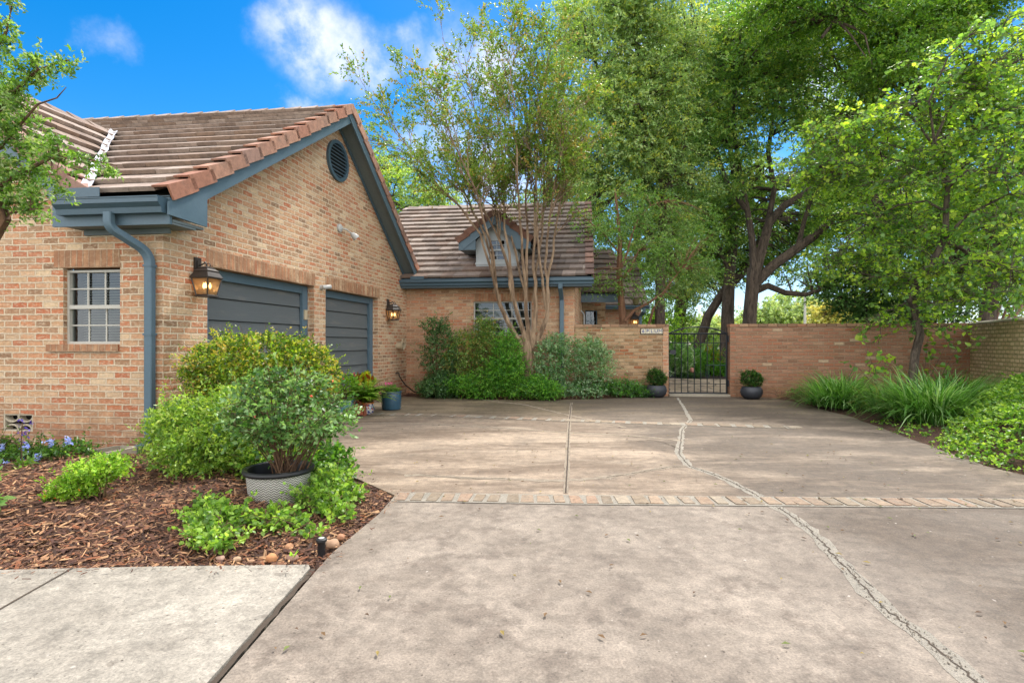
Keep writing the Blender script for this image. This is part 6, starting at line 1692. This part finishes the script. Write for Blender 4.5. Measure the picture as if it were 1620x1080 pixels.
# ---- redbud in front of the right wall
rs=np.random.RandomState(401); dR=10.7; bR=P(1438,637,dR); bR.z=0.03
rb=tree_root('redbud_tree',bR,'redbud with thin crooked trunk and heart-shaped lime leaves before the reddish wall')
trunk=[bR,P(1444,600,dR),P(1448,560,dR),P(1456,530,dR),P(1450,500,dR),P(1441,470,10.6),P(1452,445,10.5),P(1478,410,10.4),P(1496,375,10.3),P(1497,330,10.2),P(1500,290,10.1),P(1490,255,10),P(1478,225,10)]
polys=[(trunk,[.105,.085,.08,.078,.075,.085,.07,.062,.058,.05,.045,.036,.03])]
lm=[L_([(1490,255),(1430,235,10.4),(1350,215,10.8),(1270,230,11)],10,.022,.006),L_([(1478,225),(1500,175,9.9),(1530,140,9.7),(1570,100,9.5)],10,.028,.008),L_([(1490,250),(1455,200,10.2),(1420,160,10.4),(1390,140,10.5)],10,.026,.008),L_([(1502,370),(1530,340,10),(1570,320,9.7),(1610,300,9.4)],10.2,.034,.01),
    L_([(1496,335),(1465,318,10.2),(1420,325,10.5),(1370,355,10.8),(1330,380,11)],10.2,.026,.008),L_([(1452,445),(1400,440,10.9),(1350,430,11.1),(1300,405,11.3)],10.6,.026,.008),L_([(1497,300),(1530,270,9.6),(1600,275,9.2),(1650,290,9)],10,.028,.008),
    L_([(1478,410),(1520,420,10),(1560,412,9.7),(1620,430,9.4)],10.3,.026,.008),L_([(1498,290),(1440,260,10.4),(1370,240,10.6),(1300,260,10.8)],10,.026,.008),L_([(1478,225),(1470,160,9.6),(1500,90,9.3),(1550,40,9.1)],9.9,.024,.006),L_([(1441,470),(1470,480,10.2),(1520,470,9.9)],10.6,.018,.006),L_([(1441,475),(1410,490,10.9),(1380,500,11)],10.6,.014,.005)]
Lv=Leaves()
bl=[B_(1420,190,10.3,85,50),B_(1500,140,9.8,80,60),B_(1570,80,9.4,75,65),B_(1340,260,10.7,75,45),B_(1440,270,10.3,80,45),B_(1540,250,9.7,80,55),B_(1610,230,9.3,60,70),B_(1310,400,11.1,50,26),B_(1390,420,10.9,70,40),B_(1480,440,10.3,75,38),B_(1570,430,9.7,70,45),B_(1600,350,9.4,60,50),B_(1390,350,10.9,50,24),B_(1450,360,10.5,60,40),B_(1440,500,10.7,60,28),B_(1530,480,9.9,55,30),B_(1300,210,10.9,55,32),B_(1280,280,11.1,36,22)]
crown_clusters(rs,Lv,polys,lm,bl,235,.44,9,8,.074,.9,PAL_LIME+Y((116,154,84),(98,136,72),(128,164,96)),'round',.2,.28,.010,.36,1.0,.35,twr=.0035)
tube_obj('trunk',polys+lm,BARK_RB,rb,7); Lv.build('crown',LEAFR,rb)
# suckers at the redbud's foot
rs=np.random.RandomState(402)
for (x0,lab,ends_) in [(1395,'redbud sapling sprig with big green leaves left of the redbud trunk',[(1345,570,10.6),(1370,555,10.6),(1400,560,10.5),(1420,575,10.4),(1385,580,10.3),(1366,530,10.8)]),(1462,'lime redbud sprig arching towards the wall corner, right of the trunk',[(1475,555,10.6),(1500,535,10.3),(1530,520,10.1),(1555,530,9.9),(1470,520,10.7)])]:
    b0=P(x0,630,10.6); b0.z=.03
    twiggy('redbud_sapling',b0,lab,'sapling',[P(*q) for q in ends_],PAL_LIME[1:4]+PAL_OAKD[:1],.10,.9,3,int(x0),stem_r=.006,tw=4,kind='round',smat=BARK_RB,tl=.22,lo=.5)

# ---- courtyard tree behind the tan wall
rs=np.random.RandomState(411); dK=14.0; bK=P(984,620,dK); bK.z=0
ct=tree_root('courtyard_tree',bK,'small courtyard tree with orange-brown limbs just behind the tan garden wall')
polys=[([bK,P(985,560,dK),P(986,510,dK),P(982,470,dK),P(979,430,dK),P(981,390,dK),P(978,350,dK),P(973,300,dK)],[.13,.12,.11,.085,.075,.06,.045,.02]),
  L_([(988,508),(1004,490),(1025,480),(1050,462),(1066,440),(1085,420)],13.8,.045,.012),L_([(986,440),(998,425),(1006,405),(1012,395)],13.9,.045,.02),L_([(983,425),(992,400),(1000,370),(1010,345),(1030,325),(1060,315)],13.8,.03,.008),L_([(1026,515),(1033,490),(1045,470),(1060,455)],14.3,.04,.02),L_([(979,400),(955,370),(920,340),(900,310)],14,.025,.006)]
Lv=Leaves()
bl=[B_(985,370,14,70,35),B_(940,360,13.8,40,30),B_(1050,400,13.8,60,45),B_(960,440,13.6,45,22),B_(1020,450,13.7,50,25),B_(1090,430,14,50,35),B_(1010,320,14,70,30),B_(930,450,13.5,22,12),B_(1100,360,14.2,50,40),B_(1075,470,13.8,22,18)]
crown_clusters(rs,Lv,polys,polys[:],bl,190,.36,9,8,.058,.55,Y((104,142,66),(118,154,74),(78,116,48),(134,168,92),(108,144,64)),'fold',.3,.45,.010,.26,1.0,.15)
tube_obj('trunk',polys,bark_mat('tan_bark',srgb(116,80,58),srgb(150,110,82),8,.2,.4),ct,7); Lv.build('crown',LEAFM,ct)
hb_=empty('hanging_pot',P(1006,475,13.6),'small mossy hanging pot dangling over the tan wall','hanging pot')
mb=MB(); c=P(1006,475,13.6); mb.lathe([(.02,-.13),(.06,-.11),(.085,-.02),(.09,.03)],c,14); mb.tube([c,c+ZV*.6],.004,4); mb.build('pot_body',paint_mat('moss_pot',srgb(88,82,50),.9,.3),hb_,smooth=True)

# ---- bough entering on the left
rs=np.random.RandomState(421); dL=3.9; bL=Vector((-4.15,4.15,0.0))
lt=tree_root('laurel_tree',bL,'small-leaved evergreen tree entering at the left edge in front of the tiled roof')
polys=[([bL,Vector((-4.05,4.1,1.0)),P(-40,420,dL),P(4,345,dL),P(-10,290,dL),P(-30,180,dL),P(-20,60,dL)],[.075,.065,.055,.05,.042,.03,.015])]
lm=[L_([(-10,300),(40,270),(80,250,3.8),(130,250,3.7),(185,262,3.65)],dL,.018,.004),L_([(-25,200),(20,150),(60,110,3.8),(110,95,3.75)],dL,.018,.004),L_([(0,340),(30,335),(60,330,3.75)],dL,.012,.003),L_([(-20,100),(10,50),(20,5)],dL,.014,.003),L_([(-15,250),(30,200),(60,165),(90,155,3.7),(105,138,3.7)],dL,.012,.002)]
Lv=Leaves()
bl=[B_(10,190,3.9,55,60),B_(45,110,3.85,50,28),B_(95,100,3.75,28,16),B_(20,270,3.9,60,45),B_(85,235,3.75,40,25),B_(140,255,3.7,32,14),B_(175,265,3.65,14,10),B_(25,320,3.85,50,22),B_(10,55,3.9,25,35),B_(15,10,3.9,12,14),B_(60,295,3.8,38,22),B_(-30,150,4,50,90),B_(-30,300,4,40,60)]
crown_clusters(rs,Lv,polys,lm,bl,290,.075,7,7,.032,.48,Y((90,128,50),(110,148,60),(74,108,44),(132,166,90),(150,170,116),(98,138,44)),'fold',.2,.7,.0035,.07,.7,.15)
tube_obj('trunk',polys+lm,STEM,lt,6); Lv.build('crown',LEAF,lt)
dt_=MB(); 
# ---- trees and shrubs beyond the reddish wall
d=20.0; b_=P(1375,600,d); b_.z=0
oak('dark_tree','small dark-leaved tree just beyond the reddish wall, left of the redbud trunk',[([b_,P(1372,500,d),P(1366,470,d),P(1364,440,d)],[.09,.08,.07,.05])],[L_([(1366,485),(1340,480),(1320,470)],d,.04,.02),L_([(1366,470),(1395,445),(1410,430)],d,.04,.02)],
   [B_(1372,435,20,48,28),B_(1340,472,20,36,16),B_(1410,460,20,42,28),B_(1385,490,20,50,16)],90,.45,13,9,.12,.55,Y((80,118,60),(100,138,70),(68,104,52)),501)
d=22.0
for i,(px,py,rx,ry,pal,lab) in enumerate([(1490,480,55,28,Y((48,78,36),(62,94,42),(40,66,32)),'dark rounded bush beyond the wall behind the redbud trunk'),(1440,495,40,18,Y((60,92,44),(78,112,50)),'low green bush peeking over the reddish wall beside the redbud'),(1590,470,50,40,PAL_OAKL,'light green bush beyond the mossy side wall'),(1055,515,40,36,[tuple(v*1.25 for v in c_) for c_ in PAL_LIME],'yellow-green bush glowing behind the gate pier'),(1030,500,22,20,PAL_LIME,'yellow bush beside the far wing downspout')]):
    dd=d+i*.7; b_=P(px,600,dd); b_.z=0
    bl=[B_(px,py,dd,rx,ry),B_(px+rx*.3,py+ry*.6,dd,rx*.7,ry*.8)]
    shrub('garden_bush',b_,lab,'bush',bl,pal,.12,.5,260,10,.3,seed=510+i,group='bushes beyond the walls',stems=10,shell=.3,stem_r=.02)
# multi-stem beyond the corner
rs=np.random.RandomState(520); b_=P(1570,610,18.5); b_.z=0
ms=tree_root('crape_myrtle',b_,'cluster of thin pinkish stems rising beyond the corner of the two walls'); polys=[]
for k in range(6):
    polys.append(L_([(1562+k*3,600),(1558+k*8,515),(1560+k*13,470),(1562+k*17,430)],18.5+rs.normal(0,.1),.05,.025))
Lv=Leaves(); crown_clusters(rs,Lv,polys,polys[:],[B_(1600,430,18.5,50,25)],30,.5,10,9,.09,.5,PAL_OAKL,'fold'); tube_obj('trunk',polys,bark_mat('pink_bark',srgb(140,106,92),srgb(176,142,124),8,.2,.3),ms,6); Lv.build('crown',LEAFM,ms)
# ---- far trees under the hanging boughs
FAR=Y((150,172,112),(168,188,126),(132,156,98),(182,196,140))  # paler greens put slight distance haze into the leaf colour
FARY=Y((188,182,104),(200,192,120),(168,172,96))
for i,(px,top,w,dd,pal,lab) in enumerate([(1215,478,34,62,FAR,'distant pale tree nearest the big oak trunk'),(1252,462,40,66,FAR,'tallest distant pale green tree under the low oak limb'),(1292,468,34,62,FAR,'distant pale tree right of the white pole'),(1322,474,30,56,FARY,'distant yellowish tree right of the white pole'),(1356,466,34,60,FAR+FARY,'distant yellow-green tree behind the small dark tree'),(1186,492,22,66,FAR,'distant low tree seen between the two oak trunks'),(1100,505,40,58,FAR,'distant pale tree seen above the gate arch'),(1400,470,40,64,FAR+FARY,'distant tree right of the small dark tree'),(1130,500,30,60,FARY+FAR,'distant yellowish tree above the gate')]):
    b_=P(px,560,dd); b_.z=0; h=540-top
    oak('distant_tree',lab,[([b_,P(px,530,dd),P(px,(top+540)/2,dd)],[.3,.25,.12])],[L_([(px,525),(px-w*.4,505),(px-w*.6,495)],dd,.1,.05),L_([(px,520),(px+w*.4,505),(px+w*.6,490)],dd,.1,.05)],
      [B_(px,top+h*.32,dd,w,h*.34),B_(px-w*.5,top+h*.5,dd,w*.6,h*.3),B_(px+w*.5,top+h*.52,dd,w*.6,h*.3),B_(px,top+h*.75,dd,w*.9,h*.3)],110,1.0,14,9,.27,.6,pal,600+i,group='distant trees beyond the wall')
pole=MB(); d=55.0; b_=P(1273.5,570,d); b_.z=0
pr=empty('light_pole',b_,'thin white lamp pole among the distant trees','pole'); pole.tube([b_,P(1273.5,458,d)],[.16,.11],8); pole.build('pole',WHITE,pr)
q=MB(); q.cbox(P(1275.5,456.5,d),Vector((.55,0,0)),Vector((0,.25,0)),ZV*.14); q.build('lamp_head',SILVER,pr)

# ---- rear garden seen through the gate
rs=np.random.RandomState(700)
for i,(px,y0,top,w,pal,lab,kind) in enumerate([(1075,19.6,548,15,Y((104,148,76),(130,170,90),(190,206,170)),'pale-edged strappy plant behind the gate latch','lance'),(1100,20.2,552,16,Y((100,150,64),(126,172,72)),'green plant in the middle of the gate view','lance'),(1122,20.6,550,15,Y((92,140,46),(120,160,50),(180,150,60)),'plant with yellowish tips behind the gate','lance'),(1140,19.9,572,18,Y((84,140,42),(110,164,54)),'bright green low hedge plant at the right of the gate view','fold'),(1068,23.5,525,22,PAL_LIME[2:4]+PAL_OAKD,'dark ivy-like bush behind the left gate bars','fold'),(1095,24.5,535,25,PAL_LIME,'leafy bush beyond the leaning trunk','fold'),(1135,26,530,20,PAL_LIME,'sunlit bush behind the straight oak trunk','fold'),(1090,19.3,588,22,Y((70,104,60),(90,120,70)),'low edging plants along the garden path','fold')]):
    b_=P(px,600,y0); b_.z=.02; zt_=CAMZ-(top-HY)/F*y0; wd_=w/F*y0
    shrub('garden_plant',b_,lab,'plant',[((b_.x,b_.y,zt_*.62),(wd_,wd_*.8,zt_*.42)),((b_.x,b_.y,zt_*.3),(wd_,wd_*.8,zt_*.3))],pal,.10 if kind=='fold' else .28,.5 if kind=='fold' else .14,150,8,.2,kind=kind,seed=710+i,group='plants beyond the gate',stems=6,shell=.3)
b_=P(1095,585,18.9); orb=empty('garden_ornament',b_,'small pink ball ornament on a stake behind the gate','ornament')
mb=MB(); mb.lathe([(.005,-.09),(.06,-.07),(.085,0),(.06,.07),(.005,.09)],b_,18); mb.build('ball',paint_mat('pink_ceramic',srgb(206,142,122),.5,.2),orb,smooth=True); mb=MB(); mb.tube([b_-ZV*.09,Vector((b_.x,b_.y,0))],.01,6); mb.build('stake',IRON,orb)
tbr=P(1137,600,18.7); gt=empty('garden_bench',(tbr.x,tbr.y,0),'green metal garden bench frame in front of the straight oak trunk','bench')
zz=CAMZ-(578-HY)/F*18.7
mb=MB(); 
for x in (-.34,.34):
    for y in (0,.3): mb.tube([(tbr.x+x,tbr.y+y,.0),(tbr.x+x,tbr.y+y,zz)],.012,6)
mb.build('legs',GREENMETAL,gt); mb=MB()
for k in range(5): mb.box((tbr.x-.38,tbr.y-.02+k*.07,zz),(.76,0,0),(0,.05,0),(0,0,.02))
mb.build('seat',GREENMETAL,gt)
fr=empty('iron_fence',P(1130,570,29),'dark iron picket fence far behind the gate','fence'); mb=MB()
for k in range(34):
    q=P(1060+k*5.2,570,29); mb.tube([(q.x,q.y,0.25),(q.x,q.y,CAMZ-(545-HY)/F*29)],.012,4)
a=P(1058,547,29); b2=P(1240,547,29); mb.tube([a,b2],.016,4); mb.tube([a-ZV*.25,b2-ZV*.25],.014,4); mb.build('pickets',IRON,fr)
# dry brush pile and weeds at the bed tip
rs=np.random.RandomState(720); c=G(1252,634); bp=empty('brush_pile',(c.x,c.y,0),'little heap of dry twigs at the tip of the right-hand bed','brush pile'); polys=[]
for k in range(60):
    q=c+Vector((rs.normal(0,.16),rs.normal(.12,.12),abs(rs.normal(0,.06))+.01)); e=q+Vector((rs.normal(0,.15),rs.normal(0,.12),rs.normal(0.03,.05))); e.z=max(.01,e.z); polys.append(([q,q.lerp(e,.5)+Vector((0,0,.02)),e],[.005,.004,.002]))
tube_obj('twigs',polys,STEM,bp,4)
for i,(px,py,w_) in enumerate([(1222,627,.16),(1262,630,.2),(1205,626,.12)]):
    c=G(px,py); shrub('weed',(c.x,c.y+.05,0),['scruffy weed between the right bowl planter and the brush pile','scruffy weed behind the brush pile','tiny weed tuft right beside the right bowl planter'][i],'weed',[((c.x,c.y+.08,.12),(w_,.12,.12))],Y((100,140,60),(120,160,66),(84,120,50)),.04,.5,40,7,.1,seed=730+i,group='weeds at the foot of the reddish wall',stems=5,stem_r=.003)

# =================================================================== SKY, SUN, CAMERA
world=bpy.data.worlds.new('World'); scene.world=world; world.use_nodes=True
nt=world.node_tree; nt.nodes.clear(); n=N(nt)
SUN_EL=R(SUN_ELEV); SUN_AZ=math.atan2(SUN_X,SUN_Y)
sky=nt.nodes.new('ShaderNodeTexSky'); sky.sky_type='NISHITA'; sky.sun_disc=False; sky.sun_elevation=SUN_EL; sky.sun_rotation=SUN_AZ; sky.air_density=1.0; sky.dust_density=0.4; sky.ozone_density=2.5; sky.altitude=100
hsv=n.node('ShaderNodeHueSaturation',{'Color':sky.outputs[0],'Saturation':SKY_SAT,'Value':SKY_VAL})
gen=nt.nodes.new('ShaderNodeTexCoord').outputs['Generated']
def vm(op,a,b=None,out=0):
    q=n.node('ShaderNodeVectorMath',operation=op); n.put(q.inputs[0],a)
    if b is not None: n.put(q.inputs[1],b)
    return q.outputs[out]
dirv=vm('NORMALIZE',gen)
sep=n.node('ShaderNodeSeparateXYZ',{0:dirv})
wob=n.node('ShaderNodeTexNoise',{'Vector':dirv,'Scale':5.5,'Detail':8.0,'Roughness':.6}).outputs['Color']
dw=vm('ADD',dirv,vm('MULTIPLY',vm('SUBTRACT',wob,(.5,.5,.5)),(.20,.20,.16)))
mask=None
for (px,py,rad,st) in [(500,62,.115,.85),(560,78,.10,.8),(450,45,.07,.7),(625,72,.07,.6),(490,158,.06,.75),(740,110,.13,.85),(150,60,.05,.3),(690,215,.10,.6),(800,260,.14,.75),(1290,110,.12,.7),(1190,330,.14,.6),(1010,90,.12,.7),(745,330,.12,.9),(560,120,.06,.4)]:
    v=Vector(((px-CX)/F,1,(HY-py)/F)).normalized()
    dist=vm('DISTANCE',vm('MULTIPLY',dw,(1,1,1.5)),(v.x,v.y,v.z*1.5),1)
    mk=n.math('MULTIPLY',n.maprange(dist,rad,rad*.12),st)
    mask=mk if mask is None else n.math('MAXIMUM',mask,mk)
cn=n.noise(dirv,13,8,.62)
mask=n.math('MULTIPLY',mask,n.maprange(cn,.30,.66,.15,1.0))
# unseen broken cloud added overhead and behind the viewer as neutral fill light
back=n.math('MULTIPLY',n.maprange(n.math('SUBTRACT',n.math('MULTIPLY',sep.outputs[2],.55),sep.outputs[1]),-.12,.45),n.maprange(n.noise(dirv,2.6,7,.6),.36,.58,.35,1))
# pale haze low down
hz=n.math('MULTIPLY',n.maprange(sep.outputs[2],.34,.0),.38)
blue=n.mix(hz,hsv.outputs[0],(FCLOUD*.5,FCLOUD*.64,FCLOUD*.98))
cc_=n.mix(mask,blue,(FCLOUD,FCLOUD*1.0,FCLOUD*1.08)); cc_=n.mix(n.math('MULTIPLY',back,FILL_COVER),cc_,(FILL_CLOUD,FILL_CLOUD*.985,FILL_CLOUD*.97))
bg=n.node('ShaderNodeBackground',{'Color':cc_,'Strength':SKY_STR}); wo_=nt.nodes.new('ShaderNodeOutputWorld'); nt.links.new(bg.outputs[0],wo_.inputs[0])
sl=bpy.data.lights.new('sun','SUN'); sl.energy=SUN_E; sl.angle=R(SUN_ANG); sl.color=(1.0,.955,.88)
so=bpy.data.objects.new('sun',sl); COL.objects.link(so)
hv=Vector((SUN_X,SUN_Y,0)).normalized(); sdir=Vector((hv.x*math.cos(SUN_EL),hv.y*math.cos(SUN_EL),math.sin(SUN_EL)))
so.rotation_euler=(-sdir).to_track_quat('-Z','Y').to_euler(); so.location=sdir*60
cam=bpy.data.cameras.new('camera'); cam.sensor_width=36; cam.lens=36*F/1620; cam.shift_y=3.0/1620; cam.clip_end=2000; cam.clip_start=.05
co=bpy.data.objects.new('camera',cam); COL.objects.link(co); co.location=(0,0,CAMZ); co.rotation_euler=(R(90),0,0); scene.camera=co
scene.view_settings.view_transform='Standard'; scene.view_settings.look='None'; scene.view_settings.exposure=EXPO; scene.view_settings.gamma=1; scene.view_settings.use_curve_mapping=False
scene.render.engine='CYCLES'
scene.cycles.max_bounces=8; scene.cycles.transparent_max_bounces=12
print('objects',len(bpy.data.objects))
